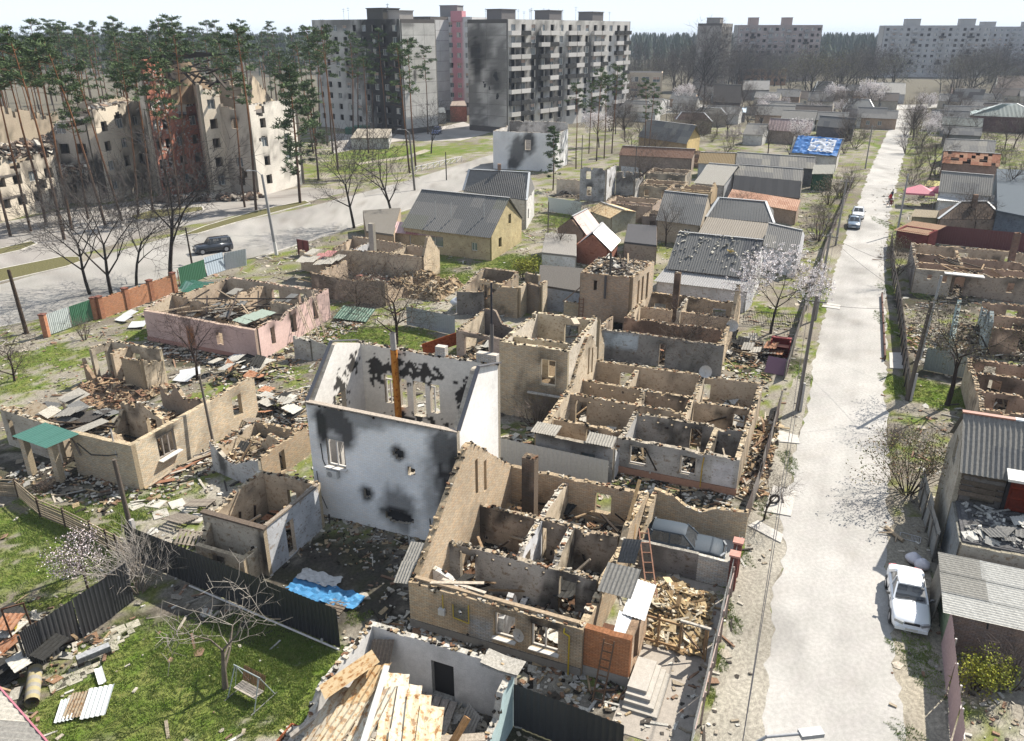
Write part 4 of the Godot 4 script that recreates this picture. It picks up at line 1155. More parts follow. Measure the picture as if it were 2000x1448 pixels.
func house_white() -> void:
	var t := thing("burnt_house", "tall white brick two-storey shell with soot round its windows and a shell hole", "house", V(-10.94,-38.30), TH)
	var inn := L(0.56, 0.52, 0.47)
	var o := {"ma": "wbrick", "mb": "plaster", "ca": L(0.80, 0.79, 0.77), "cb": inn, "ct": L(0.52, 0.47, 0.41), "soot": 0.0, "rag": 0.055, "sub": 0.22, "cw": 0.22}
	wall(t, 0, 0.16, 8.9, 0.16, 6.85, with(o, {"open": [[1.05, 2.2, 3.35, 5.0, 0.55]], "hole": [[5.5, 4.95, 0.28, 0.3], [6.15, 4.1, 0.2, 0.35], [3.35, 2.1, 0.25, 0.25], [5.3, 1.05, 0.85, 0.42]], "soot_in": 0.4,
		"stain": [[0.9, 5.7, 0.55, 1.7, 0.97], [2.4, 5.8, 0.6, 1.5, 0.9], [1.7, 6.2, 1.6, 1.2, 0.9], [3.4, 6.6, 2.2, 0.7, 0.6], [5.5, 5.0, 0.6, 0.6, 0.95], [6.15, 4.1, 0.3, 0.5, 0.5], [3.4, 2.15, 0.6, 0.65, 0.9], [5.3, 1.6, 1.5, 1.7, 0.7], [5.2, 1.2, 1.3, 0.8, 0.96], [8.9, 3.6, 1.7, 3.4, 0.98], [8.8, 5.6, 2.0, 1.8, 0.85], [8.2, 3.6, 1.8, 3.0, 0.5], [4.5, 6.9, 5.5, 0.45, 0.7], [7.6, 2.6, 1.0, 2.0, 0.35]]}))
	wall(t, 8.74, 0.32, 8.74, 5.1, 7.0, with(o, {"ma": "conc", "ca": L(0.82, 0.81, 0.80), "prof": [[0, 6.9], [2.1, 9.3], [2.4, 9.3], [4.8, 8.5]], "rag": 0, "cw": 0.12, "soot_in": 0.2}))
	wall(t, 8.9, 5.25, 0, 5.25, 8.5, with(o, {"ma": "plaster", "mb": "conc", "ca": L(0.56, 0.538, 0.495), "cb": L(0.68, 0.65, 0.6), "soot": 0.06, "sub": 0.1, "cw": 0.1, "flake": [[46.2, 7.3, 1.5, 1.1], [44.6, 7.3, 1.6, 0.8], [47.6, 6.8, 0.9, 1.3], [42.2, 6.4, 0.6, 1.4], [45.0, 4.3, 2.5, 0.5]], "open": [[1.5, 2.1, 4.6, 6.4], [3.6, 4.2, 4.9, 6.7], [4.5, 5.3, 4.5, 6.7], [5.7, 6.2, 4.9, 6.7], [6.6, 7.2, 5.0, 6.8, 0.5], [1.4, 2.2, 0.6, 2.2, 0.5], [5.2, 6.2, 0.6, 2.3]],
		"rag": 0.088}))
	wall(t, 0.16, 5.1, 0.16, 0.32, 7.0, with(o, {"ma": "conc", "mb": "conc", "cb": L(0.74, 0.72, 0.69), "sub": 0.1, "flake": [[42.4, 6.4, 1.1, 1.6], [40.8, 7.6, 0.9, 0.8]], "prof": [[0, 8.5], [2.2, 9.3], [2.5, 9.3], [4.8, 6.9]], "open": [[1.9, 2.9, 4.5, 6.4, 0.9]], "rag": 0, "soot": 0.04, "cw": 0.12}))
	skirt(t, -0.5, -3.6, 9.0, -0.1, 420, 0.55)
	wall(t, 0.36, 5.0, 8.5, 5.0, 3.6, {"th": 0.18, "ma": "plaster", "ca": L(0.579, 0.479, 0.37), "soot": 0.35, "rag": 0.138, "name": "floor_ledge"})
	wall(t, 2.7, 0.4, 2.7, 4.8, 3.5, {"th": 0.16, "ma": "plaster", "ca": L(0.604, 0.511, 0.392), "soot": 0.3, "rag": 0.165, "prof": [[0, 3.3], [1.4, 1.6], [3.0, 3.0], [4.4, 3.4]]})
	for q in [[5.5, 4.95, 0.34, 0.36], [3.35, 2.1, 0.3, 0.3], [5.3, 1.05, 0.9, 0.46]]:
		var cr := MB.new()
		cr.bx(q[0] - q[2], q[1] - q[3], -0.26, q[0] + q[2], q[1] + q[3], -0.2)
		part(t, "dark_hole_backing", cr.mesh(M.dark))  # black plate added behind each hole so no lit rubble shows through
	rubble(t, 0.3, 0.3, 8.5, 5.0, 1.0, 900, PAL)
	wreck(t, 0.5, 0.5, 8.4, 4.8, 16, 6)
	pipe(t, "chimney_pipe", [Vector3(2.75, 3.4, -4.75), Vector3(2.7, 8.6, -4.75)], 0.2, L(0.42, 0.19, 0.04), "rust")
	pipe(t, "chimney_pipe", [Vector3(2.7, 8.6, -4.75), Vector3(2.68, 9.6, -4.75)], 0.17, L(0.36, 0.34, 0.32), "conc")
	for q in [[5.4, 5.35], [7.9, 5.35], [8.5, 5.35]]:
		var c := MB.new()
		c.col = L(0.5, 0.47, 0.43)
		c.bx(q[0] - 0.3, 8.3, -q[1] - 0.2, q[0] + 0.3, 9.0, -q[1] + 0.2)
		part(t, "vent_stack", c.mesh(M.brick))
	pipe(t, "flue_pipe", [Vector3(8.35, 8.4, -5.6), Vector3(8.35, 10.6, -5.6)], 0.1, L(0.12, 0.11, 0.11), "metal")
	for q in [[2.05, 2], [4.65, 2], [6.1, 2], [7.5, 1]]: window(t, q[0], 5.25, 4.75, 0.62, 1.75, 0.0, L(0.6, 0.58, 0.55), false, 1)
	window(t, 1.62, 0.16, 3.36, 1.14, 1.6, 0.0, L(0.62, 0.6, 0.58), false, 1)
	plank(t, "window_sill", Vector3(0.95, 3.32, 0.12), Vector3(2.3, 3.32, 0.12), 0.25, 0.06, L(0.62, 0.6, 0.58), "conc")
	var ac := MB.new()
	ac.col = L(0.62, 0.62, 0.6)
	ac.bx(1.05, 2.75, 0.02, 1.75, 3.2, 0.3)
	var acp := part(t, "air_conditioner", ac.mesh(M.paint))
	var fan := MB.new()
	fan.col = L(0.3, 0.3, 0.3)
	fan.disc(Vector3(1.3, 2.97, 0.306), Vector3(0, 0, 1), 0.17, 14)
	part(acp, "fan", fan.mesh(M.paint))
	pipe(t, "cable", [Vector3(0.7, 4.6, 0.03), Vector3(0.75, 3.6, 0.03), Vector3(0.95, 3.1, 0.03)], 0.025, L(0.03, 0.03, 0.03))
	pipe(t, "cable", [Vector3(0.25, 2.8, 0.03), Vector3(0.3, 1.5, 0.03), Vector3(0.7, 0.5, 0.03)], 0.02, L(0.03, 0.03, 0.03))
	pipe(t, "downpipe", [Vector3(7.2, 1.5, 0.05), Vector3(7.25, 0.0, 0.05)], 0.025, L(0.05, 0.05, 0.05))
	for q in [[8.95, 0.1, 6.95, 8.95, 2.55, 9.42], [8.95, 2.55, 9.42, 8.95, 5.3, 8.6], [0.0, 0.1, 6.95, 0.0, 2.75, 9.42], [0.0, 2.75, 9.42, 0.0, 5.3, 8.6]]:
		plank(t, "coping", Vector3(q[0], q[2], -q[1]), Vector3(q[3], q[5], -q[4]), 0.2, 0.06, L(0.10, 0.10, 0.11), "metal")
	plank(t, "eaves_board", Vector3(0.0, 6.95, -0.1), Vector3(8.9, 6.9, -0.1), 0.3, 0.06, L(0.5, 0.46, 0.42))
func house_sheets() -> void:
	var t := thing("burnt_house", "white-walled outbuilding with a black doorway and rusty sheet roof, bottom edge", "house", V(-5.86,-26.02), TH)
	var o := {"ma": "conc", "ca": L(0.68, 0.67, 0.66), "cb": L(0.70, 0.69, 0.68), "soot": 0.2, "rag": 0.066, "th": 0.26, "ct": L(0.55, 0.53, 0.5)}
	wall(t, 6.5, 0, 0, 0, 2.8, with(o, {"ca": L(0.403, 0.392, 0.374), "open": [[2.6, 3.6, 0.15, 1.95, 0.9]]}))
	wall(t, 0.13, -0.13, 0.13, -4.6, 2.8, with(o, {"prof": [[0, 2.8], [3.4, 2.7], [4.5, 1.6]], "ca": L(0.62, 0.61, 0.6), "soot": 0.3}))
	wall(t, 6.37, -2.8, 6.37, -0.15, 2.5, with(o, {"ca": L(0.40, 0.52, 0.54), "prof": [[0, 1.5], [1.2, 1.7], [1.5, 2.6], [2.6, 2.7]]}))
	wall(t, 6.3, -2.8, 4.6, -3.4, 1.8, with(o, {"th": 0.3}))
	wall(t, 0.3, -6.2, 6.2, -6.2, 2.4, with(o, {"rag": 0.165}))
	rubble(t, 0.2, -6.1, 6.2, -0.2, 0.35, 800, [L(0.56, 0.53, 0.5), L(0.5, 0.46, 0.4), L(0.12, 0.11, 0.1), L(0.36, 0.31, 0.26)], L(0.16, 0.145, 0.13))
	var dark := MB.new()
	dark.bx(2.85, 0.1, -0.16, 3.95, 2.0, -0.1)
	part(t, "dark_doorway_backing", dark.mesh(M.dark))  # black panel added to keep the doorway dark and hide lit ground beyond
	for k in 5: plank(t, "floor_board", Vector3(2.6 + 0.35 * k, 0.42, 0.4), Vector3(2.9 + 0.35 * k, 0.36, 2.2), 0.3, 0.04, vary(L(0.40, 0.38, 0.36), 0.2))
	var cr := tinted("rust", L(0.60, 0.55, 0.46)); var wh := tinted("rust", L(0.64, 0.63, 0.60)); var og := tinted("rust", L(0.56, 0.45, 0.31))
	var rg := Vector3(2.6, 3.75, 2.9)
	for k in 4:
		var a := rg + Vector3(0.08 + 0.52 * k, -0.1 - 0.16 * k, 0.5 * k * 0.3)
		sheets(t, "roof_sheet", a + Vector3(1.0, -1.3, 2.9), Vector3(0.75, -0.16, -0.35), Vector3(-1.0, 1.25, -2.8), 1, 2, [wh, cr], [], 2, 0.05, 0.05)
	plank(t, "ridge_strip", rg + Vector3(0.0, 0.12, -0.1), rg + Vector3(0.75, -0.9, 3.2), 0.22, 0.04, L(0.6, 0.6, 0.58), "metal")
	sheets(t, "roof_sheet", Vector3(1.2, 2.2, 5.6), Vector3(1.15, 0.5, -0.2), Vector3(0.35, 1.15, -2.7), 1, 2, [og, cr], [], 4, 0.06, 0.08)
	sheets(t, "roof_sheet", Vector3(0.25, 2.7, 3.7), Vector3(0.8, 0.35, 0.8), Vector3(1.35, 0.85, -1.4), 1, 1, [og], [], 3, 0.06, 0.08)
	sheets(t, "roof_sheet", Vector3(2.3, 2.0, 6.2), Vector3(0.9, 0.3, 0.0), Vector3(0.25, 1.3, -2.6), 1, 1, [wh], [], 4, 0.06, 0.08)
	sheets(t, "roof_sheet", Vector3(0.6, 1.9, 5.6), Vector3(0.7, 0.35, 0.1), Vector3(0.2, 0.8, -2.0), 1, 1, [tinted("rust", L(0.45, 0.42, 0.38))], [], 3, 0.05, 0.05)
	plank(t, "beam", Vector3(-0.1, 1.7, 5.2), Vector3(1.6, 2.9, 2.9), 0.2, 0.14, L(0.55, 0.52, 0.48))
	plank(t, "beam", Vector3(5.3, 1.5, 4.5), Vector3(5.9, 2.9, 3.0), 0.2, 0.2, L(0.40, 0.24, 0.12))
	plank(t, "beam", Vector3(4.0, 2.2, 4.4), Vector3(6.5, 2.0, 2.9), 0.35, 0.3, L(0.42, 0.37, 0.32), "rub")
	sheets(t, "roof_sheet", Vector3(4.9, 0.4, 2.7), Vector3(0.75, 0.1, 0.5), Vector3(0.3, 1.3, -1.2), 1, 1, [M.slate_a], [], 6, 0.06, 0.05)
	sheets(t, "roof_sheet", Vector3(0.35, 1.2, 0.9), Vector3(0.9, 0.1, -0.2), Vector3(0.1, 1.1, -0.5), 1, 1, [tinted("slate", L(0.3, 0.26, 0.23))], [], 6, 0.06, 0.05)
	sheets(t, "roof_sheet", Vector3(5.2, 2.72, 0.45), Vector3(1.5, 0.0, 0.1), Vector3(0.1, 0.12, -0.75), 1, 1, [M.slate_d], [], 1, 0.05, 0.04)
	for k in 3: sheets(t, "roof_sheet", Vector3(5.2, 2.8, 0.42 - 0.27 * k), Vector3(1.55, 0.0, 0.1), Vector3(0.02, 0.02, -0.25), 1, 1, [M.slate_d], [], 1, 0.08, 0.03)
	var bin := thing("rubble_bin", "rusty iron frame bin full of broken pale blocks by the lawn", "bin", t.transform * Vector3(-0.9, 0, 4.2), TH)
	for q in [[0, 0, 1.4, 0], [1.4, 0, 1.4, 1.6], [1.4, 1.6, 0, 1.6], [0, 1.6, 0, 0]]:
		plank(bin, "rail", Vector3(q[0], 1.0, q[1]), Vector3(q[2], 1.0, q[3]), 0.06, 0.06, L(0.22, 0.09, 0.05), "rust")
		plank(bin, "panel", Vector3(q[0], 0.45, q[1]), Vector3(q[2], 0.45, q[3]), 0.03, 0.9, L(0.10, 0.06, 0.05), "rust")
	rubble(bin, 0.05, -1.5, 1.35, -0.05, 0.3, 200, [L(0.55, 0.53, 0.5), L(0.45, 0.42, 0.39)], L(0.3, 0.28, 0.26), 0.75)
func house_small() -> void:
	var t := thing("burnt_house", "small roofless outhouse with white outer wall, left of the tall white shell", "house", V(-12.03,-32.71), TH)
	var o := {"ma": "plaster", "ca": L(0.514, 0.442, 0.345), "cb": L(0.6, 0.489, 0.359), "soot": 0.35, "rag": 0.077, "th": 0.24}
	wall(t, -3.75, 0, 0, 0, 2.8, with(o, {"ca": L(0.493, 0.431, 0.342), "stain": [[3.6, 1.4, 0.4, 1.8, 0.9]]}))
	wall(t, -0.12, 0.13, -0.12, 4.4, 2.8, with(o, {"ca": L(0.64, 0.65, 0.67), "open": [[1.35, 2.0, 0.1, 2.1, 0.3]], "soot": 0.12}))
	wall(t, 0, 4.5, -3.8, 4.5, 2.8, with(o, {"open": [[1.5, 2.1, 0.9, 2.0, 0.3]]}))
	wall(t, -3.65, 4.35, -3.65, 0.13, 2.8, with(o, {"prof": [[0, 2.9], [2.2, 2.7], [4.2, 2.3]]}))
	rubble(t, -3.5, 0.2, -0.3, 4.3, 0.7, 350, PALD)
	wreck(t, -3.4, 0.4, -0.4, 4.2, 12, 4)
	wall(t, -3.45, -1.05, -0.5, -1.05, 1.65, with(o, {"open": [[0.75, 1.75, 0.7, 1.4, 0.4]], "soot": 0.2, "rag": 0.033, "ca": CREAM}))
	wall(t, -0.6, -0.92, -0.6, -0.15, 1.7, with(o, {"rag": 0.11, "ca": CREAM}))
	wall(t, -3.35, -0.15, -3.35, -0.9, 1.9, with(o, {"rag": 0.22, "prof": [[0, 2.4], [0.8, 1.5]]}))
	plank(t, "wall_plate", Vector3(-3.8, 2.86, 0.05), Vector3(0.1, 2.84, 0.05), 0.32, 0.1, L(0.16, 0.13, 0.11))
	plank(t, "wall_plate", Vector3(-0.02, 2.86, -0.1), Vector3(-0.02, 2.8, -4.4), 0.2, 0.1, L(0.34, 0.3, 0.26))
func house_porch() -> void:
	var t := thing("burnt_house", "roofless tan house with a green metal porch roof at the left", "house", V(-22.01,-40.73), TH)
	var o := {"ma": "brick", "mb": "plaster", "ca": L(0.535, 0.449, 0.333), "cb": L(0.521, 0.423, 0.307), "soot": 0.22, "rag": 0.088}
	var i := {"ma": "plaster", "ca": L(0.532, 0.433, 0.317), "soot": 0.38, "rag": 0.5, "th": 0.26}
	wall(t, -5.0, 0.16, 0, 0.16, 3.0, with(o, {"prof": [[0, 2.9], [5, 3.0]], "rag": 0.033}))
	wall(t, -0.16, 0.32, -0.16, 6.5, 3.0, with(o, {"open": [[1.5, 2.9, 1.1, 2.55, 1.0]], "stain": [[2.2, 2.7, 1.3, 0.6, 0.75]], "ca": L(0.604, 0.51, 0.381), "rag": 0.044}))
	wall(t, -0.16, 6.5, -0.16, 10.8, 3.0, with(o, {"open": [[1.9, 2.8, 0.9, 2.4, 0.4]], "ca": L(0.579, 0.478, 0.349), "prof": [[0, 3.0], [2.9, 3.1], [3.5, 3.2], [4.3, 2.9]]}))
	wall(t, -0.3, 4.2, -5.4, 4.4, 3.0, with(i, {"open": [[2.1, 3.0, 0.1, 2.3, 0.2]], "prof": [[0, 2.2], [1.5, 2.8], [3.2, 3.3], [5.1, 3.0]]}))
	wall(t, -0.3, 7.0, -7.4, 9.5, 2.6, with(i, {"prof": [[0, 2.7], [2, 2.3], [4, 1.7], [5.0, 2.5], [6, 1.3], [7.5, 1.9]], "cb": L(0.349, 0.279, 0.215)}))
	wall(t, -5.0, 0.3, -5.2, 4.2, 2.4, with(i, {"prof": [[0, 2.9], [1.4, 1.4], [2.6, 0.8], [3.9, 2.7]]}))
	wall(t, -2.6, 0.3, -2.6, 4.1, 2.0, with(i, {"prof": [[0, 2.7], [1.2, 2.9], [1.6, 1.3], [3.8, 1.0]]}))
	skirt(t, 0.1, -1.0, 2.4, 11.0, 420)
	skirt(t, -9.0, -3.0, 0.0, -0.1, 260)
	skirt(t, 0.2, 9.0, 8.0, 17.0, 700)
	wall(t, -1.2, 1.0, -2.5, 1.1, 2.4, with(i, {"rag": 0.11}))
	wall(t, -12.4, 1.2, -6.9, 0.75, 2.6, with(o, {"ma": "plaster", "ca": L(0.496, 0.447, 0.367), "open": [[0.6, 1.1, 0.5, 2.0, 0.4]], "rag": 0.055}))
	wall(t, -6.9, 0.8, -6.6, 3.4, 2.3, with(i, {"prof": [[0, 2.6], [1.3, 1.6], [2.6, 0.7]]}))
	wall(t, -10.6, 1.1, -10.2, 4.5, 2.6, with(i, {"prof": [[0, 2.7], [1.0, 3.1], [3.4, 1.0]], "ca": CREAM}))
	wall(t, -7.0, 4.5, -10.3, 4.7, 1.4, with(i, {"ca": L(0.598, 0.488, 0.345), "prof": [[0, 1.7], [1.8, 1.5], [3.3, 1.0]]}))
	wall(t, -12.5, 4.6, -12.5, 1.3, 2.6, with(i, {"prof": [[0, 1.2], [3.4, 2.7]]}))
	rubble(t, -4.8, 0.4, -0.4, 4.0, 0.6, 450, PAL)
	rubble(t, -7.3, 4.5, -0.4, 8.3, 0.9, 900, [L(0.48, 0.37, 0.25), L(0.42, 0.29, 0.19), L(0.3, 0.19, 0.13), L(0.14, 0.12, 0.1), L(0.55, 0.47, 0.36)], L(0.24, 0.17, 0.12))
	rubble(t, -12.2, 1.4, -5.3, 4.4, 0.7, 700, PALD)
	wreck(t, -7.0, 0.6, -0.6, 8.0, 24, 8)
	for k in 26:
		sheets(t, "fallen_sheet", Vector3(-11.5 + rr(0, 6.2), 0.9 + rr(0, 1.5), -1.2 - rr(0, 3.2)), Vector3(rr(0.8, 1.2), rr(-0.25, 0.25), rr(-0.5, 0.3)), Vector3(rr(-0.3, 0.5), rr(-0.3, 0.3), -rr(0.9, 1.6)), 1, 1, [M.slate_b, M.slate_c, tinted("slate", L(0.09, 0.085, 0.085)), M.slate_d], [], 6, 0.05, 0.1)
	for k in 16: plank(t, "beam", Vector3(rr(-11, -4), rr(0.8, 2.6), -rr(0.6, 4.2)), Vector3(rr(-11, -4), rr(0.5, 2.0), -rr(1.0, 4.5)), 0.14, 0.1, vary(L(0.08, 0.065, 0.055), 0.5))
	var g := tinted("metal", L(0.06, 0.17, 0.135))
	sheets(t, "porch_roof_sheet", Vector3(-8.1, 2.62, 1.35), Vector3(3.15, -0.05, 0.25), Vector3(0.9, 0.35, -1.5), 3, 1, [g], [], 5, 0.03, 0.01)
	for x in [-7.6, -5.2]: wall(t, x - 0.2, -1.05, x + 0.2, -1.05, 2.55, {"th": 0.38, "ma": "brick", "ca": CREAM, "soot": 0.2, "rag": 0, "name": "porch_pillar"})
	sheets(t, "porch_roof_sheet", Vector3(-5.0, 2.85, -0.1), Vector3(0.6, -0.1, 0.0), Vector3(0.8, 0.25, -1.6), 1, 1, [M.slate_d], [], 4, 0.04, 0.02)
	plank(t, "rafter", Vector3(-5.0, 2.7, -0.1), Vector3(-4.1, 1.6, 0.2), 0.1, 0.1, L(0.25, 0.22, 0.2))
	window(t, -0.12, 2.53, 1.12, 1.38, 1.4, PI / 2, L(0.3, 0.27, 0.24), false, 2)
	plank(t, "window_sill", Vector3(0.14, 1.08, -1.7), Vector3(0.14, 1.08, -3.4), 0.35, 0.06, L(0.6, 0.58, 0.55), "conc")
	pipe(t, "cable", [Vector3(-4.4, 2.3, 0.05), Vector3(-3.4, 1.7, 0.05), Vector3(-2.0, 1.95, 0.05), Vector3(-1.2, 2.2, 0.05)], 0.03, L(0.03, 0.03, 0.03))
	pipe(t, "mast", [Vector3(-1.3, 2.0, 0.02), Vector3(-1.6, 3.7, -0.2)], 0.045, L(0.35, 0.34, 0.33), "metal")
	for k in 18:
		var b := rr(0.3, 5.8)
		plank(t, "fallen_board", Vector3(0.15 + rr(0, 0.5), 0.08 + rr(0, 0.1), -b), Vector3(0.4 + rr(0, 0.9), 0.05 + rr(0, 0.3), -b - rr(0.5, 1.8)), rr(0.12, 0.35), 0.03, vary([L(0.45, 0.40, 0.33), L(0.40, 0.22, 0.15), L(0.55, 0.53, 0.5)][k % 3], 0.2))
	var r := thing("burnt_house", "ruined cream brick room block behind the green-porch house", "house", t.transform * Vector3(-15.2, 0, -10.6), TH)
	wall(r, 0, 2.0, 5.0, 2.0, 2.9, with(i, {"open": [[2.1, 2.9, 1.0, 2.2, 0.4]], "ca": L(0.582, 0.498, 0.381), "rag": 0.11}))
	wall(r, 0, 0.0, 0, 2.0, 2.9, with(i, {"open": [[0.35, 1.3, 0.4, 2.3, 0.3]], "rag": 0.138, "ca": L(0.585, 0.508, 0.397)}))
	wall(r, 1.9, 0.2, 1.9, 1.9, 2.8, with(i, {"rag": 0.165}))
	wall(r, 3.2, 0.0, 5.0, 0.0, 2.7, with(i, {"ma": "rub", "ca": L(0.464, 0.379, 0.282), "rag": 0.165}))
	wall(r, 5.0, 0.1, 5.0, 1.9, 2.6, with(i, {"ca": CREAM, "prof": [[0, 2.7], [1.8, 2.0]]}))
	wall(r, -0.4, -0.4, 2.3, -1.2, 1.6, with(i, {"ma": "rub", "ca": L(0.436, 0.326, 0.234), "prof": [[0, 2.4], [1.2, 0.9], [2.0, 1.2], [2.8, 0.4]]}))
	rubble(r, 0.1, -3.4, 6.0, 1.9, 0.8, 900, [L(0.42, 0.29, 0.19), L(0.48, 0.38, 0.27), L(0.3, 0.18, 0.13), L(0.16, 0.13, 0.11)], L(0.25, 0.18, 0.13))
func house_heap() -> void:
	var t := thing("burnt_house", "collapsed low house filled with brick rubble beside the tall white shell", "house", V(-14.76,-40.89), TH)
	var o := {"ma": "plaster", "ca": L(0.56, 0.555, 0.55), "cb": L(0.522, 0.432, 0.316), "soot": 0.2, "rag": 0.138, "th": 0.26}
	wall(t, -4.2, 0.7, -1.9, 0.25, 1.6, with(o, {"prof": [[0, 2.1], [1.2, 1.3], [2.3, 1.2]], "stain": [[1.0, 0.9, 0.5, 1.3, 0.8]]}))
	wall(t, -1.9, 0.25, 0.0, 0.0, 1.5, with(o, {"prof": [[0, 1.2], [1.3, 1.9], [1.9, 2.0]], "rag": 0.055}))
	wall(t, -0.1, 0.1, -0.1, 4.6, 2.1, with(o, {"ma": "brick", "ca": L(0.46, 0.358, 0.255), "rag": 0.22, "open": [[1.6, 2.1, 0.2, 1.6]]}))
	wall(t, 0, 4.7, -4.2, 4.7, 1.6, with(o, {"ma": "brick", "ca": L(0.46, 0.358, 0.255), "rag": 0.7}))
	wall(t, -4.15, 4.6, -4.15, 0.9, 1.6, with(o, {"cb": L(0.543, 0.445, 0.326), "rag": 0.5}))
	wall(t, -0.3, 2.6, -2.6, 3.0, 1.7, with(o, {"rag": 0.6, "prof": [[0, 1.9], [1.2, 2.1], [2.3, 0.8]], "ca": L(0.521, 0.423, 0.307)}))
	rubble(t, -4.0, 0.5, -0.3, 4.5, 1.3, 1300, [L(0.46, 0.37, 0.26), L(0.5, 0.41, 0.3), L(0.34, 0.23, 0.16), L(0.13, 0.11, 0.1), L(0.56, 0.5, 0.42)], L(0.30, 0.24, 0.18))
	wreck(t, -3.8, 0.6, -0.5, 4.3, 16, 7)
func house_rooms() -> void:
	var t := thing("burnt_house", "roofless house of many small tan rooms with grey front and red plinth", "house", V(6.41,-42.87), TH)
	var o := {"ma": "plaster", "mb": "plaster", "ca": L(0.47, 0.454, 0.429), "cb": L(0.444, 0.367, 0.278), "soot": 0.3, "rag": 0.138}
	var i := {"ma": "plaster", "ca": L(0.463, 0.368, 0.268), "cb": L(0.487, 0.401, 0.3), "soot": 0.52, "rag": 0.187, "th": 0.28}
	wall(t, 0, 0.16, 7.2, 0.16, 2.4, with(o, {"open": [[0.75, 1.85, 0.8, 2.05, 0.6], [3.85, 4.8, 0.8, 2.0, 0.5]], "patch": [[5.7, 7.0, 0.3, 1.9, L(0.55, 0.54, 0.55)]]}))
	wall(t, 0.0, -0.05, 7.22, -0.05, 0.5, {"th": 0.1, "ma": "conc", "ca": L(0.38, 0.232, 0.173), "rag": 0, "soot": 0.2, "name": "plinth"})
	wall(t, 7.04, 0.32, 7.04, 11.3, 2.4, with(o, {"ca": L(0.532, 0.433, 0.317), "rag": 0.22}))
	wall(t, 7.2, 11.5, -4.8, 11.2, 2.5, with(o, {"open": [[3.5, 4.6, 0.7, 1.9, 0.4], [9.0, 10.1, 0.7, 1.9, 0.4]], "ca": L(0.389, 0.333, 0.262), "cb": L(0.485, 0.39, 0.285)}))
	wall(t, -4.85, 11.0, -4.85, -1.0, 2.5, with(o, {"ma": "plaster", "cb": L(0.625, 0.522, 0.387), "ca": L(0.485, 0.39, 0.285), "mb": "plaster", "prof": [[0, 3.4], [1.6, 5.2], [2.4, 5.3], [6.2, 2.7], [12, 2.2]], "open": [[1.0, 1.35, 2.0, 4.0], [1.9, 2.25, 2.2, 4.3]], "rag": 0.165}))
	wall(t, -4.7, 5.05, 2.8, 5.05, 2.4, with(i, {"joist": 0.8, "open": [[0.4, 1.2, 0, 1.95, 0.3]]}))
	wall(t, -4.7, 7.75, 3.0, 7.75, 2.3, with(i, {"joist": 0.8}))
	wall(t, 3.1, 4.2, 3.1, 11.2, 2.5, with(i, {"ca": CREAM}))
	wall(t, -1.6, 7.9, -1.6, 11.0, 2.4, with(i, {"ca": CREAM}))
	wall(t, -0.25, 5.2, -0.25, 7.6, 2.4, with(i, {"ca": CREAM}))
	wall(t, 3.3, 7.1, 6.9, 7.2, 2.4, with(i, {"open": [[2.6, 3.3, 0, 1.9]]}))
	wall(t, 0.1, 4.05, 6.9, 4.05, 2.3, with(i, {"joist": 0.9, "ca": L(0.34, 0.315, 0.285), "open": [[3.6, 4.3, 0, 1.9, 0.4]]}))
	wall(t, 5.25, 0.3, 5.25, 3.9, 2.3, with(i, {"open": [[1.0, 1.8, 0, 1.8]], "ca": CREAM}))
	wall(t, 0.1, 0.35, 0.1, 3.9, 2.3, with(i, {"ca": L(0.47, 0.459, 0.44), "prof": [[0, 2.3], [1.5, 2.2], [3.5, 2.4]]}))
	wall(t, -4.6, 1.4, 0.0, 1.4, 2.2, with(i, {"open": [[2.2, 3.0, 0, 1.9, 0.6]]}))
	skirt(t, 0.0, -2.4, 7.2, -0.1, 260)
	skirt(t, -7.6, -1.5, -5.0, 11.0, 420)
	wall(t, -4.8, -1.2, 0.1, -1.2, 2.35, with(o, {"ca": L(0.30, 0.30, 0.30), "open": [[2.9, 3.8, 1.0, 1.7, 0.5]], "stain": [[2.2, 2.2, 3.0, 0.5, 0.75]], "rag": 0.044}))
	wall(t, 0.0, -1.05, 0.0, 0.15, 2.3, with(o, {"ca": L(0.60, 0.6, 0.6), "prof": [[0, 2.2], [0.8, 1.5], [1.2, 2.2]]}))
	sheets(t, "eaves_sheet", Vector3(-5.1, 2.45, 1.45), Vector3(1.6, 0.0, 0.0), Vector3(0.1, 0.25, -0.9), 2, 1, [M.slate_d], [], 5, 0.05, 0.02)
	sheets(t, "eaves_sheet", Vector3(-1.6, 2.42, 1.45), Vector3(1.7, 0.0, 0.0), Vector3(0.0, 0.3, -0.8), 2, 1, [M.slate_d], [], 5, 0.05, 0.04)
	window(t, -1.45, -1.2, 1.0, 0.9, 0.68, 0, L(0.12, 0.12, 0.12), true, 1)
	rubble(t, -4.6, 0.0, -0.1, 4.9, 0.5, 500, PALD)
	rubble(t, 0.3, 0.4, 6.9, 3.9, 0.5, 600, PALD, L(0.10, 0.09, 0.08))
	rubble(t, -4.6, 5.2, 6.9, 11.1, 0.5, 1100, PAL)
	wreck(t, -4.4, 0.3, 6.7, 11.0, 44, 14)
	pipe(t, "gas_pipe", [Vector3(5.15, 0.2, 0.1), Vector3(5.15, 1.6, 0.1), Vector3(5.2, 2.2, 0.1)], 0.04, L(0.48, 0.32, 0.05))
	for q in [[1.3, 1.1], [4.32, 0.95]]:
		window(t, q[0], 0.16, 0.8, q[1] - 0.02, 1.22, 0.0, L(0.55, 0.52, 0.48), false, 0)
	plank(t, "beam", Vector3(1.3, 2.4, -0.3), Vector3(2.6, 1.0, 0.6), 0.07, 0.07, L(0.04, 0.035, 0.03))
	dish(t, Vector3(3.25, 2.85, -11.2), Vector3(0.1, 0.45, 1), 0.45)
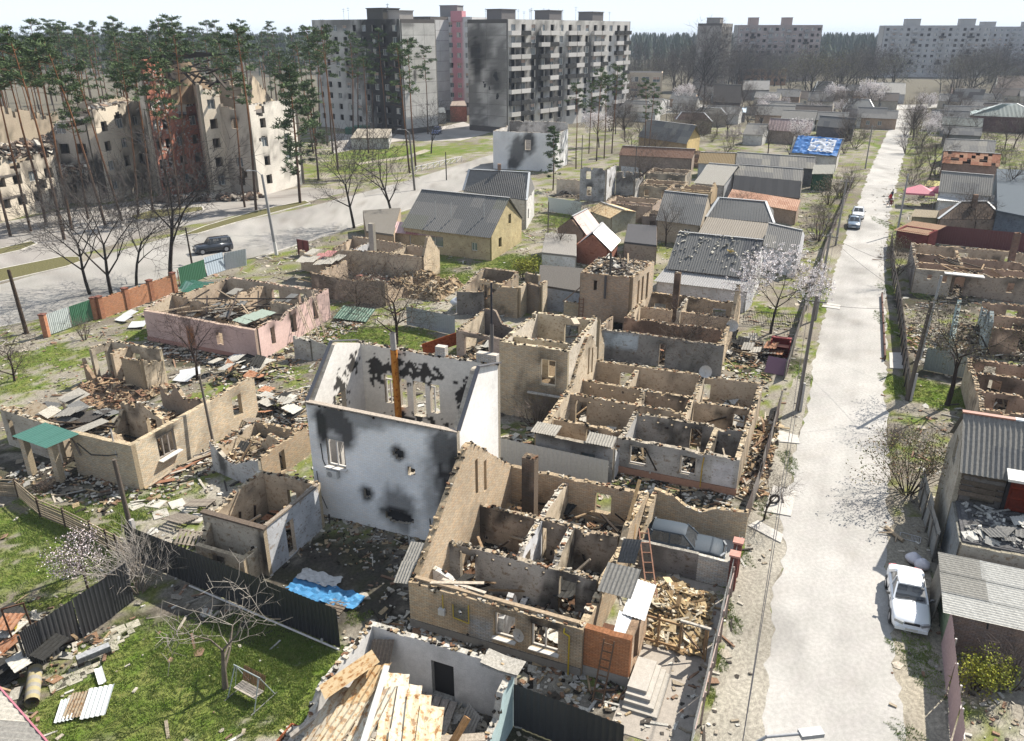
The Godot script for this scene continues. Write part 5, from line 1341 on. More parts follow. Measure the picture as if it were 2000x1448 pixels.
	for k in 26:
		var b := rr(-0.5, 11.0)
		plank(t, "fallen_board", Vector3(7.4 + rr(0, 0.7), rr(0.05, 0.3), -b), Vector3(7.4 + rr(0, 0.9), rr(0.05, 0.5), -b - rr(0.4, 1.6)), rr(0.08, 0.2), 0.04, vary([L(0.45, 0.35, 0.24), L(0.3, 0.2, 0.14), L(0.5, 0.47, 0.43)][k % 3], 0.25))
	var hp := thing("brick_heap", "line of broken brick between the many-roomed house and street fence", "rubble heap", t.transform * Vector3(8.0, 0, -5.4), TH)
	rubble(hp, -0.7, -5.5, 0.8, 5.6, 0.35, 700, PAL, L(0.30, 0.26, 0.21), 0.02)
func house_yellow() -> void:
	var t := thing("burnt_house", "tall roofless yellow brick house with one upper window, centre", "house", V(3.70,-49.21), TH)
	var o := {"ma": "brick", "mb": "plaster", "ca": L(0.442, 0.367, 0.271), "cb": L(0.567, 0.484, 0.355), "soot": 0.18, "rag": 0.088, "ct": L(0.6, 0.52, 0.4)}
	wall(t, -4.95, 0.16, 0, 0.16, 5.5, with(o, {"open": [[3.0, 4.15, 2.75, 4.7, 0.5]], "soot": 0.38}))
	wall(t, -0.16, 0.32, -0.16, 6.6, 5.5, with(o, {"ma": "plaster", "ca": L(0.612, 0.543, 0.445), "prof": [[0, 5.4], [5.0, 5.5], [6.3, 6.0]], "soot": 0.08}))
	wall(t, 0, 6.75, -4.95, 6.75, 5.5, with(o, {"open": [[1.4, 2.5, 2.6, 4.9, 0.3]]}))
	wall(t, -4.8, 6.6, -4.8, 0.32, 5.5, with(o, {"cb": L(0.594, 0.533, 0.442), "rag": 0.5, "soot": 0.1}))
	wall(t, -4.6, 1.9, -0.3, 1.9, 5.3, with(o, {"ma": "plaster", "ca": L(0.615, 0.53, 0.387), "cb": L(0.615, 0.53, 0.387), "th": 0.2, "soot": 0.1, "open": [[2.6, 3.5, 2.6, 4.6]]}))
	wall(t, -0.0, 6.9, 0.0, 8.4, 4.0, with(o, {"prof": [[0, 5.6], [0.7, 4.3], [1.5, 3.0]], "rag": 0.5}))
	var f := MB.new()
	f.col = L(0.22, 0.17, 0.12)
	f.bx(-4.6, 2.3, -6.5, -0.35, 2.5, -0.35)
	part(t, "upper_floor", f.mesh(M.dirt))
	plank(t, "beam", Vector3(-1.7, 5.55, -6.3), Vector3(-1.0, 5.6, -5.0), 0.45, 0.08, L(0.62, 0.56, 0.47))
	plank(t, "ledge", Vector3(-2.8, 2.1, 0.1), Vector3(0, 2.1, 0.1), 0.2, 0.1, L(0.5, 0.48, 0.45), "conc")
	window(t, -1.4, 0.2, 2.76, 1.12, 1.9, 0, L(0.6, 0.54, 0.44), false, 0)
	var w := thing("burnt_house", "low pinkish ruin with a wide opening left of the yellow house", "house", V(-4.52,-61.47), TH)
	var p := {"ma": "plaster", "ca": L(0.487, 0.391, 0.329), "cb": L(0.12, 0.10, 0.09), "soot": 0.35, "rag": 0.066, "th": 0.28}
	wall(w, 0, 0, 4.2, 0, 2.5, with(p, {"open": [[0.75, 2.9, 0, 2.1, 0.5]], "prof": [[0, 2.6], [4.2, 2.3]]}))
	wall(w, 0.1, 5.0, 0.1, 0.2, 2.6, with(p, {"ca": L(0.352, 0.29, 0.223), "cb": CREAM, "rag": 0.22}))
	wall(w, 4.1, 0.2, 4.1, 5.2, 1.4, with(p, {"rag": 0.6}))
	wall(w, 4.2, 5.2, 0, 5.2, 2.6, with(p, {"prof": [[0, 1.0], [2.4, 1.6], [3.0, 2.8], [4.2, 2.7]], "cb": L(0.16, 0.14, 0.13)}))
	rubble(w, 0.2, -3.0, 6.5, 5.0, 0.8, 900, PALD, L(0.09, 0.08, 0.07))
# ---------------------------------------------------------------- shells farther back and right of the street
func more_houses() -> void:
	rng.seed = 200
	var i := {"ma": "plaster", "ca": L(0.496, 0.391, 0.285), "cb": L(0.486, 0.39, 0.293), "soot": 0.45, "rag": 0.187, "th": 0.3}
	var t := thing("burnt_house", "roofless tan house with blue-painted patch on its dark front wall", "house", V(7.11,-61.84), TH)
	wall(t, 0, 0, 10.2, -0.1, 2.6, with(i, {"ca": L(0.27, 0.26, 0.25), "patch": [[0.5, 3.4, 0.9, 2.4, L(0.46, 0.52, 0.58)]], "soot": 0.3, "open": [[5.2, 5.7, 0, 2.0, 0.4]], "rag": 0.088}))
	wall(t, 1.2, 3.75, 9.8, 3.75, 2.5, with(i, {"ca": L(0.409, 0.283, 0.205)}))
	wall(t, 9.8, 0.1, 9.8, 11.0, 2.7, with(i, {"prof": [[0, 2.6], [6.5, 2.7], [8.2, 4.9], [8.6, 5.0], [10.9, 2.6]], "ca": L(0.575, 0.457, 0.323)}))
	wall(t, 9.7, 11.3, 1.5, 11.3, 2.6, with(i, {"open": [[1.0, 2.2, 0.8, 1.8, 0.4], [6.5, 7.6, 0.8, 1.6, 0.4]], "cb": L(0.506, 0.402, 0.288)}))
	wall(t, 1.8, 7.1, 4.6, 7.2, 2.5, i)
	wall(t, 5.4, 7.2, 9.6, 7.0, 2.5, i)
	wall(t, 5.1, 7.3, 5.1, 11.1, 2.5, with(i, {"ca": CREAM, "cb": WHITE}))
	wall(t, 0.1, 3.6, 0.1, 0.2, 2.5, i)
	wall(t, 1.5, 11.1, 1.5, 3.9, 2.6, with(i, {"ca": L(0.579, 0.478, 0.355), "cb": L(0.603, 0.5, 0.375)}))
	wall(t, 3.95, 10.4, 4.5, 10.4, 5.0, {"th": 0.5, "ma": "brick", "ca": L(0.229, 0.171, 0.137), "soot": 0.45, "rag": 0.055, "name": "chimney"})
	skirt(t, 10.0, -4.0, 14.0, 8.0, 420)
	rubble(t, 0.3, 0.3, 9.5, 3.5, 0.5, 600, PALD)
	rubble(t, 1.8, 4.0, 9.5, 11.0, 0.5, 800, PAL)
	wreck(t, 0.5, 0.4, 9.4, 11.0, 30, 8)
	dish(t, Vector3(10.1, 2.6, -4.6), Vector3(0.2, 0.4, 1), 0.5)
	var w := thing("burnt_house", "tall brown brick block with charred attic debris on top and an iron ladder", "house", V(6.14,-68.27), TH)
	var br := {"ma": "brick", "mb": "brick", "ca": L(0.381, 0.291, 0.215), "cb": L(0.416, 0.324, 0.233), "soot": 0.42, "rag": 0.066, "th": 0.34}
	wall(w, 0, 0, 4.4, 0, 5.5, with(br, {"open": [[3.1, 4.0, 0.2, 1.3, 0.6], [1.2, 1.5, 4.0, 4.9]]}))
	wall(w, 4.5, 0.1, 5.0, 5.8, 5.5, with(br, {"ca": L(0.565, 0.457, 0.338), "open": [[1.3, 1.8, 2.6, 4.8], [2.4, 2.9, 2.6, 4.9], [3.7, 4.3, 2.4, 4.9]], "soot": 0.2, "rag": 0.165}))
	wall(w, 5.0, 5.9, 0.2, 5.9, 5.4, br)
	wall(w, 0, 5.8, 0, 0.2, 5.4, br)
	var fl := MB.new()
	fl.col = L(0.12, 0.10, 0.09)
	fl.bx(0.1, 5.0, -5.7, 4.6, 5.2, -0.2)
	part(w, "attic_floor", fl.mesh(M.dirt))
	rubble(w, 0.2, 0.2, 4.5, 5.6, 0.6, 500, [L(0.55, 0.5, 0.43), L(0.1, 0.09, 0.085), L(0.42, 0.34, 0.26), L(0.6, 0.58, 0.55)], L(0.14, 0.12, 0.105), 5.22)
	for k in 14: plank(w, "charred_beam", Vector3(rr(0.2, 4.4), 5.3 + rr(0, 0.4), -rr(0, 5.5)), Vector3(rr(0.2, 4.8), 5.4 + rr(0, 0.9), -rr(0, 5.5)), 0.14, 0.12, vary(L(0.10, 0.085, 0.075) if k % 3 else L(0.45, 0.36, 0.26), 0.3))
	pipe(w, "flue_pipe", [Vector3(2.6, 5.2, -0.1), Vector3(2.55, 7.4, -0.1)], 0.1, L(0.06, 0.06, 0.06), "metal")
	pipe(w, "downpipe", [Vector3(2.3, 5.5, 0.3), Vector3(2.3, 3.4, 0.3)], 0.1, L(0.07, 0.07, 0.075), "metal")
	wall(w, -1.9, 1.2, -0.1, 1.0, 2.2, with(br, {"ca": L(0.445, 0.376, 0.272), "soot": 0.1}))
	ladder(w, "iron_ladder", Vector3(0.15, 0, 0.35), Vector3(0.15, 3.2, 0.25), Vector3.RIGHT, 0.4, 9, L(0.25, 0.14, 0.1))
	plank(w, "beam", Vector3(-2.0, 2.2, -1.0), Vector3(-0.1, 4.0, -1.2), 0.12, 0.1, L(0.3, 0.24, 0.2))
	var h := thing("burnt_house", "ruined brown brick house with a slanting gable wall, middle of the picture", "house", V(0.57,-71.66), TH)
	wall(h, -4.0, 0.2, 0, 0, 3.0, with(br, {"prof": [[0, 0.8], [2.2, 2.9], [4, 3.0]], "ca": L(0.418, 0.335, 0.242)}))
	wall(h, 0.05, 0.15, 0.05, 1.8, 3.0, with(br, {"rag": 0.055, "ca": L(0.571, 0.485, 0.376)}))
	wall(h, 0.1, 1.9, 1.8, 1.2, 3.0, with(br, {"rag": 0.055, "ca": L(0.253, 0.209, 0.171)}))
	wall(h, 1.8, 1.3, 1.8, 2.6, 3.2, with(br, {"ca": L(0.582, 0.498, 0.381)}))
	wall(h, -1.9, 0.3, -1.9, 2.4, 2.9, with(br, {"rag": 0.055}))
	wall(h, -4.4, 1.2, -1.8, 0.5, 3.0, with(br, {"open": [[0.3, 0.9, 0.3, 2.6], [1.1, 1.9, 0.3, 2.4]], "ca": L(0.575, 0.457, 0.315)}))
	wall(h, -2.1, 5.0, -5.7, 5.1, 3.0, with(br, {"ca": L(0.464, 0.379, 0.282), "cb": L(0.508, 0.412, 0.304), "ma": "plaster", "mb": "plaster"}))
	wall(h, -2.1, 1.5, -2.1, 4.9, 2.8, with(br, {"ca": L(0.487, 0.401, 0.3), "prof": [[0, 2.9], [2, 2.6], [3.4, 3.0]]}))
	wall(h, -5.8, 5.0, -6.0, -0.5, 2.4, with(br, {"prof": [[0, 3.0], [3.5, 2.4], [5.4, 1.6]], "ca": L(0.42, 0.345, 0.265), "cb": L(0.567, 0.467, 0.353)}))
	wall(h, -5.8, -1.2, -3.4, -0.2, 2.3, with(br, {"ma": "plaster", "ca": L(0.24, 0.22, 0.2)}))
	wall(h, -1.2, 5.0, 0.4, 4.6, 3.0, with(br, {"ma": "plaster", "ca": L(0.491, 0.421, 0.311)}))
	rubble(h, -5.6, 0.0, -0.2, 4.8, 0.7, 700, PAL)
	wreck(h, -5.4, 0.2, -0.4, 4.6, 16, 5)
	var p := thing("burnt_house", "roofless pink plastered house with charred rafters", "house", V(-20.76,-60.80), TH)
	var pk := {"ma": "conc", "mb": "plaster", "ca": L(0.62, 0.455, 0.425), "cb": L(0.466, 0.389, 0.297), "soot": 0.1, "rag": 0.077, "th": 0.34}
	wall(p, -12.2, 0.4, 0, 0, 2.8, with(pk, {"open": [[8.0, 8.7, 0.9, 2.0, 0.5]], "stain": [[4.8, 2.4, 0.7, 0.7, 0.4]], "patch": [[4.6, 5.5, 0.2, 2.1, L(0.30, 0.13, 0.06)]], "rag": 0.044}))
	wall(p, -0.1, 0.2, -1.0, 11.4, 2.8, with(pk, {"open": [[1.6, 2.2, 0.8, 2.3, 0.7], [4.6, 5.5, 0.7, 2.4, 0.9], [8.3, 9.1, 0.7, 2.4, 0.9]], "prof": [[0, 2.8], [2.2, 2.9], [3.3, 2.4], [4.5, 2.8], [11, 2.9]]}))
	wall(p, -12.3, 0.25, 0.0, -0.15, 0.4, {"th": 0.1, "ma": "conc", "ca": L(0.368, 0.212, 0.184), "rag": 0, "soot": 0.15, "name": "plinth"})
	wall(p, -13.4, 4.7, -12.3, 0.6, 2.8, with(pk, {"rag": 0.055}))
	wall(p, -1.2, 11.6, -13.2, 11.8, 2.6, with(pk, {"rag": 0.193, "open": [[2.2, 3.2, 0.9, 2.0, 0.3], [5.5, 6.4, 0.9, 2.0, 0.3]]}))
	wall(p, -13.5, 4.8, -3.4, 4.6, 2.6, with(i, {"prof": [[0, 2.9], [3.6, 2.5], [6.5, 1.9], [10, 2.5]], "cb": L(0.254, 0.231, 0.209), "open": [[4.2, 5.0, 0, 2.0, 0.6], [7.2, 8.0, 0, 2.0, 0.6]]}))
	wall(p, -13.2, 11.6, -13.4, 4.9, 2.4, i)
	wall(p, -8.4, 5.0, -8.4, 11.4, 2.5, with(i, {"rag": 0.5}))
	wall(p, -4.6, 0.4, -4.8, 4.4, 2.0, with(i, {"rag": 0.6}))
	wall(p, -4.3, 7.4, -1.2, 7.2, 2.5, with(i, {"ca": CREAM}))
	skirt(p, -12, -2.5, 1.5, -0.1, 420)
	skirt(p, 0.0, 0, 3.0, 11.0, 420)
	rubble(p, -12.0, 0.5, -0.8, 4.5, 0.7, 700, PALD, L(0.13, 0.11, 0.1))
	rubble(p, -13.0, 4.9, -1.3, 11.4, 0.7, 800, PAL)
	for k in 30: plank(p, "charred_rafter", Vector3(rr(-12, -1), rr(1.4, 2.9), -rr(0.3, 10)), Vector3(rr(-12, -1), rr(0.6, 3.1), -rr(0.3, 10)), 0.12, 0.1, vary(L(0.07, 0.06, 0.055) if k % 3 else L(0.4, 0.34, 0.27), 0.4))
	for k in 10: sheets(p, "fallen_sheet", Vector3(rr(-12, -3), rr(1.2, 2.6), -rr(0.2, 9.0)), Vector3(rr(0.8, 1.3), rr(-0.2, 0.2), rr(-0.4, 0.4)), Vector3(rr(-0.4, 0.4), rr(-0.3, 0.3), -1.5), 1, 1, [M.slate_b, tinted("slate", L(0.1, 0.1, 0.1)), M.slate_c], [], 6, 0.05, 0.1)
	for k in 4: sheets(p, "green_sheet", Vector3(-3.4 + 0.25 * k, 2.7 + 0.06 * k, -1.2 - 0.7 * k), Vector3(1.9, 0.1, 0.5), Vector3(0.2, 0.1, -0.6), 1, 1, [tinted("metal", L(0.30, 0.36, 0.30))], [], 5, 0.03, 0.05)
	for k in 3:
		var l := thing("ladder", ["pale wooden ladder leaning on the pink house, nearest the corner", "middle pale ladder against the pink house side", "thin ladder lying against the pink house near the far window"][k], "ladder", p.transform * Vector3(0.9 - 0.08 * k, 0, -5.6 - 1.3 * k), TH)
		ladder(l, "rails", Vector3(0.8, 0, 0.5 + 0.3 * k), Vector3(-1.3, 3.2 + 0.2 * k, -0.4), Vector3(0.3, 0, 1).normalized(), 0.4, 10, vary(L(0.46, 0.40, 0.33), 0.15))
	var c := thing("burnt_house", "collapsed tan house with a tall chimney near the grey slate roofs", "house", V(-9.65,-83.46), TH)
	wall(c, -11.4, 0.3, 0, 0, 2.8, with(i, {"ca": L(0.487, 0.4, 0.294), "prof": [[0, 2.4], [5, 2.8], [11, 2.9]], "soot": 0.2}))
	wall(c, 0.1, 3.7, -12.2, 5.4, 2.8, with(i, {"open": [[3.3, 4.1, 1.0, 1.7], [8.4, 9.2, 1.0, 1.7]], "ca": L(0.41, 0.344, 0.265), "soot": 0.2}))
	wall(c, 0.0, 0.1, 0.0, 3.8, 2.8, with(i, {"ca": L(0.599, 0.488, 0.354), "prof": [[0, 2.7], [1.2, 4.7], [1.6, 4.8], [3.7, 2.6]]}))
	wall(c, -4.4, 0.3, -4.4, 4.2, 2.6, with(i, {"ca": CREAM}))
	wall(c, -9.4, 0.4, -9.4, 4.8, 2.5, with(i, {"ca": WHITE}))
	wall(c, -12.3, 5.3, -11.5, 0.4, 2.5, i)
	wall(c, -7.1, 1.2, -6.5, 1.2, 5.6, {"th": 0.5, "ma": "conc", "ca": L(0.408, 0.382, 0.351), "soot": 0.3, "rag": 0.0275, "name": "chimney"})
	wall(c, -15.0, -1.0, -8.0, -2.6, 2.2, with(i, {"ca": L(0.531, 0.424, 0.307), "prof": [[0, 2.4], [3, 1.6], [7, 2.2]]}))
	wall(c, -8.0, -8.7, 0.6, -8.6, 2.4, with(i, {"ca": L(0.354, 0.3, 0.24), "cb": L(0.327, 0.258, 0.202), "prof": [[0, 2.6], [4, 2.2], [8.6, 2.6]]}))
	wall(c, -8.0, -2.5, -8.1, -8.5, 2.2, with(i, {"rag": 0.6}))
	wall(c, 0.5, -8.4, 0.3, -3.0, 2.2, with(i, {"prof": [[0, 2.4], [2.5, 0.8], [5, 1.6]]}))
	rubble(c, -11.2, 0.5, -0.3, 3.6, 0.5, 500, PAL)
	wreck(c, -11, -8, -0.4, 3.4, 26, 8)
	rubble(c, -7.8, -8.4, 0.3, -0.2, 0.8, 1100, PALD + [L(0.42, 0.2, 0.17)], L(0.2, 0.15, 0.13))
	var hp := thing("brick_heap", "large slope of fallen yellow brick at the end of the collapsed tan house", "rubble heap", c.transform * Vector3(0.6, 0, 2.4), TH)
	rubble(hp, -3.0, -3.2, 4.2, 3.0, 1.5, 1500, [L(0.48, 0.38, 0.26), L(0.52, 0.44, 0.34), L(0.4, 0.29, 0.19)], L(0.36, 0.28, 0.2), 0.02)
	for k in 8: sheets(c, "red_sheet", Vector3(-13.0 + 1.1 * (k % 4), 1.9 + rr(0, 0.6), 4.6 - 1.6 * (k / 4)), Vector3(1.2, rr(-0.1, 0.1), rr(-0.3, 0.3)), Vector3(rr(-0.2, 0.2), 0.25, -1.5), 1, 1, [tinted("metal", L(0.36, 0.15, 0.14)), M.slate_d], [], 5, 0.04, 0.06)
	var r := thing("burnt_house", "roofless grey house with white porch slab, right of the street", "house", V(41.62,-79.81), TH)
	wall(r, 0, 0, 3.4, 0.0, 2.6, with(i, {"ca": L(0.473, 0.42, 0.347), "open": [[1.2, 1.6, 1.6, 2.1, 0.4], [2.6, 3.0, 1.4, 2.1, 0.3]], "soot": 0.2, "rag": 0.044}))
	wall(r, 3.5, 0.6, 12.0, 0.4, 2.5, with(i, {"ca": L(0.308, 0.256, 0.208), "open": [[0.3, 1.2, 0, 2.0, 0.5], [5.0, 5.6, 0.9, 1.9, 0.5]]}))
	wall(r, 12.0, 11.5, 0, 11.5, 2.6, with(i, {"open": [[1.5, 2.4, 0.9, 2.0, 0.4], [6.0, 7.0, 0.9, 2.0, 0.4]]}))
	wall(r, 0.1, 11.3, 0.1, 0.3, 2.7, with(i, {"ca": L(0.403, 0.37, 0.341), "rag": 0.165}))
	for b in [3.6, 7.4]: wall(r, 0.3, b, 11.5, b, 2.4, with(i, {"rag": 0.5, "ca": L(0.389, 0.282, 0.218)}))
	wall(r, 4.6, 3.8, 4.6, 11.2, 2.4, with(i, {"rag": 0.5}))
	wall(r, 9.5, 9.0, 10.1, 9.0, 5.2, {"th": 0.55, "ma": "brick", "ca": L(0.196, 0.133, 0.109), "soot": 0.3, "rag": 0.055, "name": "chimney"})
	rubble(r, 0.3, 0.3, 11.6, 11.2, 0.6, 1500, PALD + [L(0.5, 0.42, 0.33)])
	plank(r, "porch_slab", Vector3(2.6, 2.5, 0.4), Vector3(6.2, 2.4, 0.2), 0.9, 0.1, L(0.6, 0.59, 0.58), "conc")
	for k in 12: plank(r, "beam", Vector3(rr(0.5, 8), rr(1.8, 2.8), -rr(0.4, 11)), Vector3(rr(0.5, 10), rr(0.8, 2.6), -rr(0.4, 11)), 0.14, 0.1, vary(L(0.4, 0.3, 0.2) if k % 2 else L(0.08, 0.07, 0.06), 0.3))
	var e := thing("burnt_house", "wrecked teal-walled house behind the bushy tree, right of the street", "house", V(36.87,-62.39), TH)
	wall(e, 0.0, 0.2, 0.6, 6.2, 2.6, with(i, {"ca": L(0.5, 0.5, 0.48), "cb": L(0.36, 0.50, 0.50), "prof": [[0, 1.2], [3, 2.6], [4.5, 3.6], [6, 2.4]], "rag": 0.5}))
	wall(e, 2.6, 1.0, 2.6, 6.2, 2.6, with(i, {"ca": L(0.42, 0.45, 0.47), "cb": L(0.4, 0.47, 0.47), "prof": [[0, 2.9], [1, 3.6], [3, 2.4], [5, 2.8]], "rag": 0.5}))
	for b in [1.0, 4.6, 8.4]: wall(e, 2.8, b, 11.0, b, 2.5, with(i, {"open": [[2.0, 2.9, 0, 2.0, 0.3], [5.0, 6.0, 0.8, 1.9, 0.4]], "ca": L(0.435, 0.317, 0.233)}))
	wall(e, 6.6, 1.2, 6.6, 8.2, 2.4, with(i, {"ca": CREAM}))
	wall(e, 11.0, 1.2, 11.0, 8.2, 2.4, i)
	skirt(e, -3.6, -1.0, 0.0, 6.0, 420)
	rubble(e, 0.3, 0.3, 10.8, 8.2, 0.5, 1000, PALD)
	wreck(e, 0.5, 0.4, 10.6, 8.0, 26, 8)
	var e2 := thing("burnt_house", "row of roofless brown rooms at the right edge above the slate roof", "house", V(31.27,-46.78), TH)
	for b in [0.0, 3.2, 6.6, 9.4]: wall(e2, -0.6, b, 8.0, b, 2.4, with(i, {"open": [[1.2, 2.0, 0, 2.0, 0.4]], "ca": L(0.411, 0.295, 0.221)}))
	wall(e2, -0.5, 9.2, -0.5, 0.2, 2.4, with(i, {"ca": L(0.579, 0.478, 0.363), "rag": 0.5}))
	wall(e2, 3.4, 0.2, 3.4, 9.2, 2.3, with(i, {"ca": CREAM}))
	rubble(e2, -0.3, 0.2, 7.8, 9.2, 0.5, 700, PALD)
	wreck(e2, 0, 0.4, 7.6, 9.0, 20, 6)
	var w2 := thing("burnt_house", "two-storey white wall stump with empty windows behind the pink garage", "house", V(10.93,-129.71), TH)
	wall(w2, 0, 0, 4.2, 0, 5.2, with(i, {"ca": L(0.42, 0.42, 0.42), "open": [[1.0, 1.8, 3.4, 4.6, 0.3], [1.2, 2.0, 0.8, 2.2, 0.9]], "rag": 0.5, "cw": 0.4}))
	wall(w2, 4.2, 0.2, 4.2, 5.4, 5.0, with(i, {"ca": L(0.66, 0.66, 0.66), "open": [[1.5, 2.2, 2.0, 3.0, 0.9]], "rag": 0.22, "cw": 0.4}))
	wall(w2, 4.4, 5.6, 9.0, 5.6, 4.0, with(i, {"ca": L(0.515, 0.504, 0.473), "rag": 0.8, "cw": 0.4}))
	wall(w2, -5.0, 3.0, 0, 3.0, 2.6, with(i, {"ca": L(0.586, 0.51, 0.419), "rag": 0.165, "cw": 0.4}))
	wall(w2, 8.8, 0.4, 8.8, 5.4, 3.6, with(i, {"ca": L(0.56, 0.538, 0.506), "rag": 0.8, "cw": 0.4}))
	rubble(w2, -4.8, 0.2, 9.0, 5.4, 0.6, 300, PALD)
	var w3 := thing("burnt_house", "tall white brick shell with sooty doorway beside the main road", "house", V(-3.66,-161.76), 12.0)
	wall(w3, 0, 0, 12.5, -1.6, 7.2, with(i, {"ma": "wbrick", "ca": L(0.72, 0.72, 0.72), "stain": [[5.0, 3.4, 2.2, 3.6, 0.8], [7.4, 5.0, 1.8, 2.6, 0.9], [4.2, 1.2, 1.5, 1.6, 0.9]], "open": [[6.6, 7.8, 3.9, 5.8]], "rag": 0.0825, "cw": 0.5, "soot": 0.0}))
	wall(w3, 12.4, -1.4, 13.4, 8.5, 7.0, with(i, {"ca": L(0.72, 0.72, 0.72), "cw": 0.5, "rag": 0.165}))
	wall(w3, 13.4, 9.0, 1.0, 10.5, 8.2, with(i, {"ca": L(0.56, 0.549, 0.517), "cb": L(0.582, 0.56, 0.528), "cw": 0.5, "rag": 0.165}))
	wall(w3, 0.8, 10.2, 0.1, 0.3, 7.2, with(i, {"cw": 0.5, "cb": L(0.6, 0.58, 0.55)}))
	var pts := [V(20.05,-129.09), V(23.76,-124.62), V(13.19,-114.51), V(23.13,-141.15), V(35.27,-163.76), V(17.40,-105.95)]
	var nm := ["low roofless cream ruin behind the hipped slate roof", "small ruin with a broken gable beside the pale sheds", "low pink ruin left of the rusty garage", "roofless ruin below the dark pines", "ruin with brown walls near the pink blossom tree", "charred shed with torn sheets left of the slate roofs"]
	for k in pts.size():
		var s := thing("burnt_house", nm[k], "house", pts[k], TH)
		var o := with(i, {"cw": 0.4, "ca": vary([CREAM, TAN, L(0.45, 0.36, 0.3), L(0.4, 0.36, 0.3), L(0.34, 0.24, 0.18), L(0.25, 0.21, 0.18)][k], 0.1)})
		shell(s, 0, 0, 7.0 if k != 5 else 5.0, 6.0 if k != 5 else 4.0, 2.5, o, {"open": [[1.2, 2.0, 0.8, 1.8, 0.5], [4.0, 4.7, 0.8, 1.8, 0.5]] if k != 5 else [[1.0, 1.8, 0, 1.9]]}, {"prof": [[0, 2.4], [3, 3.6], [5.4, 2.2]]} if k == 1 else {}, {}, {})
		wall(s, 0.3, 3.0, 4.6 if k == 5 else 6.6, 3.0 if k != 5 else 2.0, 2.3, o)
		rubble(s, 0.3, 0.3, 4.6 if k == 5 else 6.6, 3.6 if k == 5 else 5.6, 0.6, 300, PAL)
